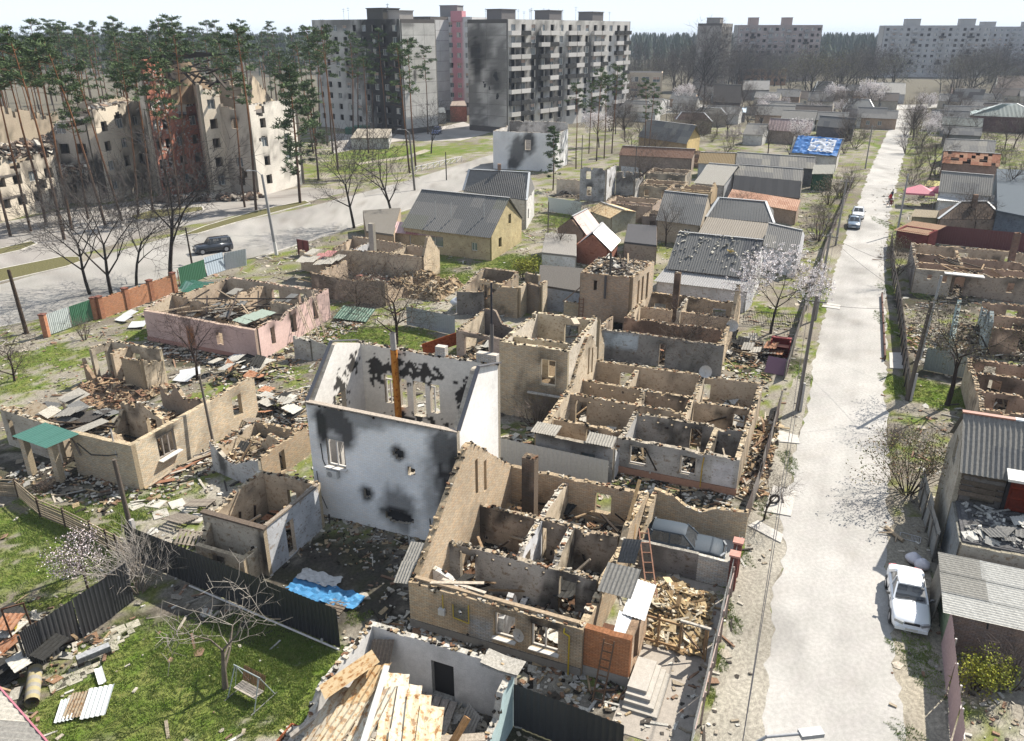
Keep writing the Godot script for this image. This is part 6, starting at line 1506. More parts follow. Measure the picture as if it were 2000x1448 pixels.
# ---------------------------------------------------------------- houses that kept their roofs
func roofed(label: String, eL: Vector3, eR: Vector3, rL: Vector3, rR: Vector3, o: Dictionary) -> Node3D:
	var at := Vector3(eL.x, 0, eL.z)
	var t := thing(o.get("called", "house"), label, "shed" if o.get("called", "") == "shed" else "house", at, 0.0)
	eL -= at; eR -= at; rL -= at; rR -= at
	var run := (rL + rR - eL - eR) * 0.5
	run.y = 0
	var back := Vector3(run.x, 0, run.z)
	var ux := (eR - eL)
	var sq := (rR - rL).length() / ux.length()
	var he := eL.y
	var mats: Array = o.get("mats", [M.slate_a, M.slate_b, M.slate_a])
	var nx: int = o.get("nx", maxi(3, int(ux.length() / 1.5))); var ny: int = o.get("ny", maxi(2, int(run.length() / 1.6)))
	var hip: bool = sq < 0.86 and o.get("hip", true)
	if hip:
		var mb := MB.new()
		var m: Material = mats[0]
		mb.quad(eL, rL, rR, eR)
		var bL := eL + back * 2.0; var bR := eR + back * 2.0
		mb.quad(bR, rR, rL, bL)
		mb.tri(eR, rR, bR); mb.tri(bL, rL, eL)
		var ns := nx * 5
		part(t, "roof", mb.mesh(m))
		for k in ns:      # standing waves of the sheets, running up the near slope
			var f := (k + 0.5) / ns
			var a := eL.lerp(eR, f)
			var run_up := rL + (rR - rL) * clampf((f - (1 - sq) * 0.5) / maxf(0.05, sq), 0, 1)
			var lim := minf(1.0, minf(f, 1 - f) / maxf(0.01, (1 - sq) * 0.5))
			var topp := a + back * lim + Vector3(0, (rL.y - he) * lim, 0)
			plank(t, "roof_rib", a + Vector3(0, 0.03, 0), topp + Vector3(0, 0.03, 0), 0.07, 0.05, Color.WHITE).material_override = m
		for e in [[eL, rL], [eR, rR], [rL, rR]]: plank(t, "ridge_cap", e[0] + Vector3(0, 0.06, 0), e[1] + Vector3(0, 0.08, 0), 0.3, 0.06, L(0.42, 0.44, 0.46), "metal")
	else:
		sheets(t, "roof_sheet", eL - back.normalized() * 0.35 - Vector3(0, 0.18, 0), ux, rL - eL + back.normalized() * 0.35 + Vector3(0, 0.18, 0), nx, ny, mats, o.get("skip", []), o.get("waves", 6), 0.05)
		var bl := eL + back * 2.0
		if not o.has("lean"):
			var mb2 := MB.new()
			mb2.quad(bl + ux, rL + ux, rL, bl)
			part(t, "back_slope", mb2.mesh(mats[0]))
			plank(t, "ridge_cap", rL + Vector3(0, 0.08, 0), rL + ux + Vector3(0, 0.08, 0), 0.28, 0.06, o.get("cap", L(0.36, 0.36, 0.36)), "metal")
	var wc: Color = o.get("wall", TAN)
	var q := {"ma": o.get("ma", "plaster"), "ca": wc, "soot": o.get("soot", 0.06), "rag": 0.0, "th": 0.3, "cw": 0.8, "sub": 0.8}
	var n := back.normalized() * 0.15
	var u := ux.normalized() * 0.25
	var p0 := eL + n + u; var p1 := eR + n - u
	var depth := back * (0.98 if o.has("lean") else 1.94)
	var pts := [p0, p1, p1 + depth, p0 + depth]
	wall(t, p0.x, -p0.z, p1.x, -p1.z, he - 0.05, with(q, {"open": o.get("open", [])}))
	for w in o.get("open", []):
		var f: float = (w[0] + w[1]) * 0.5
		var c := p0 + ux.normalized() * f
		window(t, c.x, -c.z, w[2], w[1] - w[0], w[3] - w[2], -atan2(ux.z, ux.x), o.get("frame", L(0.6, 0.6, 0.58)), true, 1)
	var gl := depth.length()
	var gp := [[0.0, he - 0.05], [gl * (0.98 if o.has("lean") else 0.5), rL.y - 0.15], [gl, (rL.y - 0.15) if o.has("lean") else he - 0.05]]
	if hip: gp = [[0.0, he - 0.05], [gl, he - 0.05]]
	var gr := [[0.0, gp[2 if gp.size() > 2 else 1][1]], [gl * (0.02 if o.has("lean") else 0.5), rL.y - 0.15], [gl, he - 0.05]]
	if hip: gr = gp
	var side := with(q, {"prof": gp, "cw": 0.35, "ca": o.get("gable", wc)})
	wall(t, p1.x, -p1.z, pts[2].x, -pts[2].z, he, with(side, {"open": o.get("side_open", [])}))
	wall(t, pts[3].x, -pts[3].z, p0.x, -p0.z, he, with(side, {"prof": gr}))
	wall(t, pts[2].x, -pts[2].z, pts[3].x, -pts[3].z, he - 0.05 if not o.has("lean") else rL.y - 0.2, q)
	for c in o.get("chimneys", []):
		var cp: Vector3 = rL.lerp(rR, c[0]) + back * c[1]
		var cy: float = rL.y - absf(c[1]) * (rL.y - he)
		wall(t, cp.x - 0.25, -cp.z, cp.x + 0.25, -cp.z, cy + c[2], {"th": 0.5, "y0": cy - 0.5, "ma": "brick", "ca": L(0.36, 0.25, 0.19), "soot": 0.2, "rag": 0.0, "name": "chimney"})
	return t
func flat_roof(label: String, pts: Array, h: float, col: Color, wallc: Color, called := "shed", mat := "metal") -> Node3D:
	var at: Vector3 = pts[0]
	var t := thing(called, label, "shed", at, 0)
	var loc := []
	for p in pts: loc.append(p - at)
	slab("roof", loc, h, 0.12, col, mat, t, col)
	for k in loc.size():
		var a: Vector3 = loc[k].lerp((loc[0] + loc[2]) * 0.5, 0.03); var b: Vector3 = loc[(k + 1) % loc.size()].lerp((loc[0] + loc[2]) * 0.5, 0.03)
		wall(t, a.x, -a.z, b.x, -b.z, h, {"ma": "plaster", "ca": wallc, "rag": 0.0, "soot": 0.1, "th": 0.2, "cw": 0.8})
	return t
func roofed_houses() -> void:
	rng.seed = 300
	var dk := [M.slate_b, tinted("slate", L(0.12, 0.125, 0.14)), M.slate_b]
	var pale := [M.slate_c, M.slate_a, tinted("slate", L(0.33, 0.32, 0.30))]
	var a := roofed("large house with mossy grey slate roof, ladder and pipes, near the main road", Vector3(-13.53, 3.00, -97.58), Vector3(-2.36, 3.00, -91.97), Vector3(-11.44, 6.52, -102.34), Vector3(-0.71, 6.52, -97.01), {"mats": [M.slate_a, M.slate_b, tinted("slate", L(0.20, 0.205, 0.19))], "wall": L(0.46, 0.38, 0.25), "open": [[3.2, 5.6, 0.9, 2.2], [9.5, 10.3, 1.0, 2.0]], "gable": L(0.5, 0.42, 0.24), "side_open": [[2.2, 3.2, 1.0, 2.2], [5.5, 6.4, 3.2, 4.4]], "chimneys": []})
	for q in [[4.2, 1.2], [6.2, 1.1], [10.2, 1.6]]: pipe(a, "flue_pipe", [Vector3(q[0], 3.2, q[0] * 0.41 - q[1]), Vector3(q[0], 6.2, q[0] * 0.41 - q[1])], 0.07, L(0.42, 0.42, 0.42), "metal")
	roofed("grey slate roofed house with chimney behind the mossy roof", Vector3(-7.02, 4.00, -115.60), Vector3(1.99, 4.00, -108.31), Vector3(-6.17, 6.62, -117.86), Vector3(2.46, 6.62, -114.99), {"mats": [M.slate_a, M.slate_c], "wall": L(0.55, 0.52, 0.45), "gable": L(0.58, 0.57, 0.55), "side_open": [[1.6, 2.6, 1.0, 2.4], [4.5, 5.6, 3.6, 4.8]], "chimneys": [[0.5, 0.05, 1.1]]})
	roofed("low red sheet lean-to in front of the mossy grey roof", Vector3(-14.70, 2.30, -97.74), Vector3(-8.30, 2.30, -95.36), Vector3(-14.53, 2.89, -100.07), Vector3(-8.27, 2.89, -98.05), {"called": "shed", "lean": true, "mats": [tinted("metal", L(0.40, 0.17, 0.17)), tinted("metal", L(0.5, 0.33, 0.32))], "wall": L(0.45, 0.36, 0.26), "open": [[2.0, 4.6, 0.8, 1.9]], "hip": false})
	flat_roof("flat-roofed tan brick annexe beside the bare tree at the main road", [V(-17.78,-96.39), V(-14.25,-94.52), V(-15.42,-110.34), V(-20.31,-108.53)], 2.5, L(0.2, 0.19, 0.18), L(0.40, 0.31, 0.22), "shed", "slate")
	var h := roofed("house with dark corrugated roof peppered by white splinters", Vector3(15.65, 3.20, -78.26), Vector3(23.44, 3.20, -74.74), Vector3(17.40, 5.75, -82.32), Vector3(25.04, 5.75, -78.84), {"mats": dk, "wall": L(0.6, 0.6, 0.62), "gable": L(0.66, 0.66, 0.64), "waves": 7, "side_open": [[2.0, 3.0, 1.0, 2.2]], "hip": false})
	roofed("pale lower roof skirting the splinter-peppered dark roof", Vector3(14.24, 2.40, -76.55), Vector3(22.50, 2.40, -73.04), Vector3(15.78, 3.07, -78.93), Vector3(23.65, 3.07, -75.39), {"called": "shed", "lean": true, "mats": [tinted("slate", L(0.42, 0.42, 0.44))], "wall": L(0.58, 0.58, 0.6), "hip": false, "waves": 8, "open": [[1.6, 2.3, 0.9, 1.6]]})
	var holes := MB.new()
	rng.seed = 311
	var hn := h.position
	for k in 110:
		var s := pow(rng.randf(), 0.7); var e := rr(0.02, 0.98)
		var p: Vector3 = holes_at(h, e, s)
		holes.col = vary(L(0.68, 0.66, 0.6), 0.15)
		var sz := rr(0.07, 0.16) if k > 20 else rr(0.16, 0.3)
		holes.box(Transform3D(Basis.from_euler(Vector3(rr(-0.5, 0.5), rr(0, 6), rr(-0.5, 0.5))), p), Vector3(sz, 0.05, sz * rr(0.6, 1.4)))
	tag(part(h, "splinters", holes.mesh(M.rub)), "", "", "", "stuff")
	var bst := MB.new()
	for k in 16:
		bst.col = vary(L(0.55, 0.45, 0.16), 0.3)
		var c0: Vector3 = holes_at(h, 0.66, 0.57)
		bst.beam(c0, c0 + Vector3(rr(-0.5, 0.5), rr(0.1, 0.3), rr(-0.35, 0.35)), 0.06, 0.03)
	part(h, "torn_insulation", bst.mesh(M.wood))
	dish(h, Vector3(9.4, 3.2, 3.6), Vector3(0.2, 0.4, 1), 0.45)
	roofed("tan house with grey slate roof and a patched hatch, left of the hipped roof", Vector3(18.63, 2.80, -102.46), Vector3(23.67, 2.80, -99.19), Vector3(20.35, 5.43, -107.27), Vector3(25.53, 5.43, -103.85), {"mats": [M.slate_a, M.slate_b], "wall": L(0.42, 0.36, 0.28), "open": [[3.6, 4.5, 1.0, 2.0]], "hip": false})
	roofed("house with hipped grey slate roof and pale ridge caps", Vector3(25.13, 2.90, -102.82), Vector3(32.86, 2.90, -99.35), Vector3(27.45, 4.73, -106.40), Vector3(32.86, 4.73, -103.73), {"mats": [M.slate_b], "wall": L(0.4, 0.36, 0.3)})
	roofed("weathered tan lean-to roof below the hipped slate roof", Vector3(22.89, 2.30, -96.89), Vector3(30.22, 2.30, -92.84), Vector3(24.98, 3.08, -101.82), Vector3(32.45, 3.08, -98.26), {"called": "shed", "lean": true, "mats": [tinted("slate", L(0.30, 0.275, 0.25))], "wall": L(0.3, 0.26, 0.22), "hip": false})
	roofed("small white house with loose grey sheets on its roof", Vector3(28.50, 2.90, -88.89), Vector3(31.16, 2.90, -85.10), Vector3(30.09, 4.32, -92.83), Vector3(33.21, 4.32, -89.57), {"mats": [M.slate_c, M.slate_a], "wall": L(0.62, 0.62, 0.64), "open": [[1.3, 2.0, 1.5, 2.1]], "hip": false})
	roofed("white shed with pale dusty roof beside the black bitumen roof", Vector3(29.60, 2.60, -131.14), Vector3(33.87, 2.60, -128.64), Vector3(32.64, 4.93, -135.16), Vector3(36.01, 4.93, -132.64), {"called": "shed", "mats": [tinted("slate", L(0.5, 0.48, 0.45))], "wall": L(0.52, 0.53, 0.54), "hip": false})
	roofed("house with pale slate ridge strip above the black bitumen slope", Vector3(36.06, 3.60, -131.47), Vector3(45.39, 3.60, -126.39), Vector3(36.96, 4.87, -134.40), Vector3(46.53, 4.87, -128.83), {"mats": pale, "wall": L(0.3, 0.28, 0.26), "hip": false})
	roofed("black bitumen lean-to roof facing the viewer", Vector3(33.80, 2.60, -123.64), Vector3(42.43, 2.60, -118.16), Vector3(35.21, 4.05, -128.33), Vector3(44.34, 4.05, -123.39), {"called": "shed", "lean": true, "mats": [tinted("conc", L(0.025, 0.026, 0.03))], "wall": L(0.3, 0.24, 0.2), "hip": false, "waves": 1})
	roofed("rust-red sheet roof below the black bitumen slope", Vector3(32.09, 2.20, -119.55), Vector3(39.63, 2.20, -110.87), Vector3(33.60, 2.83, -122.95), Vector3(42.10, 2.83, -116.65), {"called": "shed", "lean": true, "mats": [tinted("rust", L(0.3, 0.18, 0.14)), tinted("rust", L(0.36, 0.24, 0.2))], "wall": L(0.34, 0.26, 0.2), "hip": false})
	roofed("long grey slate roof over a dark barn", Vector3(40.66, 3.20, -148.25), Vector3(52.76, 3.20, -141.45), Vector3(41.49, 4.56, -151.14), Vector3(54.13, 4.56, -144.32), {"mats": pale, "wall": L(0.12, 0.12, 0.125), "hip": false})
	roofed("ochre-brown roofed shed at the left end of the long slate roof", Vector3(34.05, 3.00, -149.61), Vector3(40.49, 3.00, -148.13), Vector3(35.13, 4.34, -152.75), Vector3(41.50, 4.34, -151.32), {"called": "shed", "mats": [tinted("slate", L(0.26, 0.2, 0.12))], "wall": L(0.42, 0.44, 0.46), "hip": false})
	roofed("dark green plank shed beside the street", Vector3(50.80, 3.00, -137.51), Vector3(54.50, 3.00, -137.51), Vector3(52.15, 3.78, -140.83), Vector3(55.33, 3.78, -139.64), {"called": "shed", "lean": true, "mats": [tinted("slate", L(0.36, 0.36, 0.34))], "wall": L(0.03, 0.09, 0.05), "hip": false})
	var bt := roofed("house with bright blue tarpaulin over its broken roof", Vector3(55.19, 3.00, -163.15), Vector3(62.57, 3.00, -157.20), Vector3(57.38, 5.69, -166.64), Vector3(64.28, 5.69, -162.53), {"mats": pale, "wall": L(0.56, 0.54, 0.5), "hip": false})
	tarp(bt, 0.05, 0.95)
	roofed("house with plain brown sheet roof beyond the blue tarpaulin", Vector3(62.51, 3.00, -203.04), Vector3(71.12, 3.00, -196.98), Vector3(63.85, 5.32, -206.01), Vector3(72.87, 5.32, -202.52), {"mats": [tinted("metal", L(0.24, 0.17, 0.16))], "wall": L(0.36, 0.3, 0.25), "hip": false, "waves": 2})
	roofed("house with dark mossy roof next to the brown sheet roof", Vector3(77.81, 3.00, -211.98), Vector3(84.27, 3.00, -204.61), Vector3(79.24, 5.16, -214.74), Vector3(86.42, 5.16, -210.07), {"mats": dk, "wall": L(0.10, 0.10, 0.12), "hip": false})
	roofed("hipped grey roof among white blossom near the far end of the street", Vector3(102.31, 3.20, -258.65), Vector3(110.40, 3.20, -254.43), Vector3(105.36, 5.73, -262.15), Vector3(110.32, 5.73, -259.29), {"mats": [tinted("slate", L(0.22, 0.23, 0.24))], "wall": L(0.3, 0.28, 0.27)})
	roofed("house with hipped dark brown roof left of the far crossroads", Vector3(44.15, 3.20, -224.35), Vector3(52.71, 3.20, -218.77), Vector3(45.94, 5.00, -226.36), Vector3(51.44, 5.00, -223.84), {"mats": [tinted("slate", L(0.14, 0.1, 0.09))], "wall": L(0.4, 0.34, 0.26)})
	roofed("house with pale hipped roof just below the far crossroads", Vector3(52.85, 3.20, -242.84), Vector3(60.88, 3.20, -235.91), Vector3(54.78, 4.73, -243.52), Vector3(60.20, 4.73, -241.15), {"mats": [tinted("slate", L(0.33, 0.31, 0.28))], "wall": L(0.4, 0.36, 0.3)})
	roofed("house with yellow gable and weathered roof at the pine clump", Vector3(28.73, 3.20, -187.48), Vector3(37.15, 3.20, -174.84), Vector3(30.82, 6.60, -189.31), Vector3(40.42, 6.60, -184.61), {"mats": pale, "wall": L(0.4, 0.3, 0.18), "gable": L(0.5, 0.38, 0.18), "hip": false})
	roofed("rusty-roofed barn below the dark pines", Vector3(20.90, 3.00, -160.12), Vector3(34.25, 3.00, -155.30), Vector3(21.71, 4.35, -161.56), Vector3(35.20, 4.35, -159.67), {"mats": [tinted("rust", L(0.2, 0.13, 0.11))], "wall": L(0.3, 0.24, 0.2), "hip": false})
	roofed("small slate roofed shed amid bare bushes", Vector3(55.14, 2.60, -197.92), Vector3(59.57, 2.60, -196.16), Vector3(57.12, 4.53, -201.28), Vector3(60.88, 4.53, -199.31), {"called": "shed", "mats": pale, "wall": L(0.5, 0.5, 0.48), "hip": false})
	roofed("blue-roofed shed near the far crossroads", Vector3(65.93, 3.00, -250.78), Vector3(69.73, 3.00, -248.96), Vector3(66.72, 4.02, -253.33), Vector3(70.23, 4.02, -250.86), {"called": "shed", "mats": [tinted("metal", L(0.10, 0.26, 0.42))], "wall": L(0.4, 0.38, 0.36), "hip": false})
	roofed("house with clean grey slate roof above the pink pavilions", Vector3(63.73, 3.20, -120.33), Vector3(69.50, 3.20, -116.36), Vector3(65.21, 5.48, -123.42), Vector3(72.02, 5.48, -120.91), {"mats": [M.slate_c, M.slate_c, M.slate_a], "wall": L(0.6, 0.6, 0.6), "hip": false})
	roofed("white lean-to below the clean grey slate roof", Vector3(63.11, 2.20, -118.88), Vector3(70.27, 2.20, -115.54), Vector3(64.66, 2.68, -122.01), Vector3(71.95, 2.68, -118.45), {"called": "shed", "lean": true, "mats": [tinted("metal", L(0.52, 0.52, 0.52))], "wall": L(0.56, 0.56, 0.55), "hip": false})
	flat_roof("large blue-grey flat metal roof at the right edge", [V(61.58,-101.23), V(64.07,-96.00), V(87.63,-132.18), V(80.35,-134.91)], 4.0, L(0.11, 0.135, 0.165), L(0.16, 0.19, 0.22), "shed", "slate")
	roofed("house with broken red tile roof full of holes", Vector3(78.86, 3.00, -149.61), Vector3(86.98, 3.00, -145.36), Vector3(80.15, 4.67, -152.20), Vector3(88.46, 4.67, -148.42), {"mats": [tinted("rust", L(0.34, 0.17, 0.12)), tinted("rust", L(0.4, 0.25, 0.19))], "wall": L(0.3, 0.2, 0.16), "hip": false, "nx": 14, "ny": 4, "skip": [[2, 1], [3, 1], [5, 0], [6, 0], [6, 1], [7, 2], [9, 1], [10, 1], [10, 2], [4, 2], [12, 0], [1, 3], [8, 3], [11, 3]]})
	roofed("long pale slate roof beyond the broken red roof", Vector3(87.05, 3.00, -165.76), Vector3(95.73, 3.00, -162.64), Vector3(88.83, 4.76, -169.20), Vector3(97.16, 4.76, -165.71), {"mats": pale, "wall": L(0.4, 0.38, 0.36), "hip": false})
	roofed("dark flat-pitched roof in the middle of the right-hand row", Vector3(101.28, 3.00, -194.39), Vector3(108.48, 3.00, -190.96), Vector3(102.81, 4.18, -197.46), Vector3(110.19, 4.18, -194.39), {"mats": dk, "wall": L(0.2, 0.2, 0.2), "hip": false})
	roofed("grey-green roof right of the pale blossom row", Vector3(111.71, 3.00, -216.29), Vector3(118.98, 3.00, -209.94), Vector3(113.25, 4.50, -219.30), Vector3(121.24, 4.50, -214.58), {"mats": [tinted("slate", L(0.2, 0.22, 0.22))], "wall": L(0.3, 0.3, 0.3), "hip": false})
	roofed("bluish roof farthest in the right-hand row", Vector3(123.51, 3.00, -240.67), Vector3(127.93, 3.00, -232.89), Vector3(124.88, 4.19, -242.87), Vector3(130.63, 4.19, -238.33), {"mats": [tinted("slate", L(0.17, 0.19, 0.23))], "wall": L(0.34, 0.2, 0.17), "hip": false})
	roofed("large house with shiny pale green hipped metal roof", Vector3(124.63, 4.00, -227.25), Vector3(141.02, 4.00, -218.90), Vector3(133.18, 6.96, -227.94), Vector3(137.76, 6.96, -229.11), {"mats": [tinted("metal", L(0.42, 0.50, 0.48))], "wall": L(0.12, 0.07, 0.07)})
	roofed("white-gabled house with snow-pale torn roof in the far right wood", Vector3(151.37, 3.20, -290.24), Vector3(159.74, 3.20, -286.27), Vector3(153.22, 6.91, -291.80), Vector3(163.13, 6.91, -296.45), {"mats": [tinted("slate", L(0.4, 0.38, 0.36)), tinted("slate", L(0.2, 0.18, 0.17))], "wall": L(0.28, 0.22, 0.2)})
	roofed("far house with white gable frame at the right", Vector3(195.11, 3.50, -341.14), Vector3(204.16, 3.50, -335.65), Vector3(199.53, 8.52, -349.87), Vector3(207.66, 8.52, -342.47), {"mats": [tinted("slate", L(0.2, 0.17, 0.16))], "wall": L(0.6, 0.6, 0.58), "hip": false})
	roofed("far white house by the crossroads trees", Vector3(136.73, 3.50, -320.71), Vector3(147.46, 3.50, -315.83), Vector3(139.43, 6.96, -327.88), Vector3(149.89, 6.96, -321.89), {"mats": [tinted("slate", L(0.4, 0.39, 0.38))], "wall": L(0.5, 0.5, 0.5), "hip": false})
	roofed("far shed with a domed dark roof near the white house", Vector3(118.38, 3.50, -330.62), Vector3(126.05, 3.50, -328.59), Vector3(121.15, 6.86, -335.92), Vector3(126.31, 6.86, -334.51), {"called": "shed", "mats": [tinted("slate", L(0.1, 0.1, 0.1))], "wall": L(0.45, 0.48, 0.5)})
	roofed("burnt shop with black roofless upper wall at the far crossroads", Vector3(63.94, 4.50, -267.17), Vector3(71.51, 4.50, -262.41), Vector3(65.67, 9.32, -274.95), Vector3(75.09, 9.32, -276.88), {"mats": [tinted("slate", L(0.07, 0.065, 0.065))], "wall": L(0.13, 0.12, 0.12), "open": [[3.0, 8.0, 0.8, 3.6], [10.0, 15.0, 0.8, 3.6], [17, 22, 0.8, 3.6]], "hip": false})
	roofed("grey shop with pale roof right of the burnt shop", Vector3(90.95, 4.00, -333.21), Vector3(101.55, 4.00, -333.21), Vector3(92.74, 6.97, -339.88), Vector3(103.52, 6.97, -339.88), {"mats": [tinted("slate", L(0.3, 0.3, 0.31))], "wall": L(0.3, 0.3, 0.3), "hip": false})
	roofed("brown hip-roofed house behind bare trees, right of the street", Vector3(54.80, 2.80, -102.12), Vector3(63.39, 2.80, -102.12), Vector3(58.84, 4.51, -104.86), Vector3(62.17, 4.51, -104.86), {"mats": [tinted("slate", L(0.15, 0.115, 0.095))], "wall": L(0.3, 0.24, 0.18), "chimneys": [[0.5, -0.3, 1.6]]})
	roofed("low olive wing in front of the brown hip-roofed house", Vector3(53.53, 2.40, -106.59), Vector3(56.73, 2.40, -105.59), Vector3(54.71, 2.75, -108.36), Vector3(57.66, 2.75, -107.32), {"called": "shed", "lean": true, "mats": [tinted("slate", L(0.38, 0.33, 0.26))], "wall": L(0.38, 0.34, 0.22), "hip": false})
	roofed("small brown porch roof beside the street fence", Vector3(48.23, 2.20, -99.35), Vector3(51.11, 2.20, -96.48), Vector3(51.32, 2.64, -101.61), Vector3(50.86, 2.64, -95.73), {"called": "shed", "mats": [tinted("slate", L(0.36, 0.24, 0.17))], "wall": L(0.2, 0.06, 0.06), "hip": false, "lean": true})
	roofed("garage with rusty ochre sheet roof and stained doors", Vector3(10.75, 2.30, -110.87), Vector3(13.28, 2.30, -105.74), Vector3(12.41, 3.10, -111.59), Vector3(15.38, 3.10, -108.52), {"called": "shed", "mats": [tinted("rust", L(0.55, 0.47, 0.34))], "wall": L(0.46, 0.45, 0.36), "hip": false})
	roofed("small gabled shed with red and white roof", Vector3(8.84, 2.20, -96.67), Vector3(11.05, 2.20, -101.28), Vector3(7.52, 3.80, -98.95), Vector3(9.35, 3.80, -102.18), {"called": "shed", "mats": [tinted("metal", L(0.34, 0.19, 0.17))], "wall": L(0.24, 0.17, 0.13), "hip": false})
	roofed("small gabled shed with white sheet roof", Vector3(10.93, 2.20, -88.81), Vector3(12.67, 2.20, -93.91), Vector3(9.19, 3.75, -90.54), Vector3(11.08, 3.75, -94.71), {"called": "shed", "mats": [tinted("metal", L(0.34, 0.37, 0.41))], "wall": L(0.28, 0.12, 0.08), "hip": false})
	flat_roof("grey flat-roofed shed at the edge of the middle yard", [V(3.35,-87.26), V(7.04,-85.72), V(7.78,-95.78), V(4.11,-96.72)], 2.2, L(0.3, 0.29, 0.28), L(0.56, 0.56, 0.55), "shed", "slate")
	flat_roof("grey-blue block shed beside the tall brown brick block", [V(2.56,-74.62), V(6.55,-72.31), V(7.38,-80.33), V(2.96,-81.71)], 2.3, L(0.13, 0.125, 0.12), L(0.33, 0.35, 0.38), "shed", "slate")
	flat_roof("burnt flat shed with torn sheets near the slate roofs", [V(13.14,-91.80), V(16.63,-90.10), V(18.31,-100.19), V(14.82,-101.21)], 2.3, L(0.10, 0.10, 0.11), L(0.3, 0.24, 0.19), "shed", "slate")
	right_near()
func holes_at(h: Node3D, e: float, s: float) -> Vector3:
	var a: MeshInstance3D = h.get_node("roof_sheet")
	var o: Vector3 = a.transform.origin
	var c: MeshInstance3D = h.get_node("ridge_cap")
	var ab: AABB = c.mesh.get_aabb()
	var rl := Vector3(ab.position.x, ab.end.y, ab.position.z); var rr_ := Vector3(ab.end.x, ab.end.y, ab.end.z)
	var ux := rr_ - rl
	return o + ux * e + (rl - o) * s + Vector3(0, 0.06, 0)
func tarp(par: Node3D, e0: float, e1: float) -> void:
	for k in 2:
		var mb := MB.new()
		var c: Color = [L(0.04, 0.17, 0.45), L(0.55, 0.58, 0.64)][k]
		var n := 18
		for i in n:
			for j in 10:
				var q := []
				for d in [[0, 0], [0, 1], [1, 1], [1, 0]]:
					var e := lerpf(e0, e1, float(i + d[0]) / n); var s := float(j + d[1]) / 10 * 0.95
					if k == 1: e = lerpf(0.35, 0.85, float(i + d[0]) / n); s = lerpf(0.15, 0.85, float(j + d[1]) / 10)
					q.append(holes_at(par, e, s) + Vector3(0, 0.1 + 0.06 * k + 0.22 * nz.get_noise_2d(e * 260.0, s * 180.0 + k * 60), 0))
				mb.col = vary(c, 0.12)
				mb.quad(q[0], q[1], q[2], q[3])
		part(par, "tarpaulin", mb.mesh(M.paint))
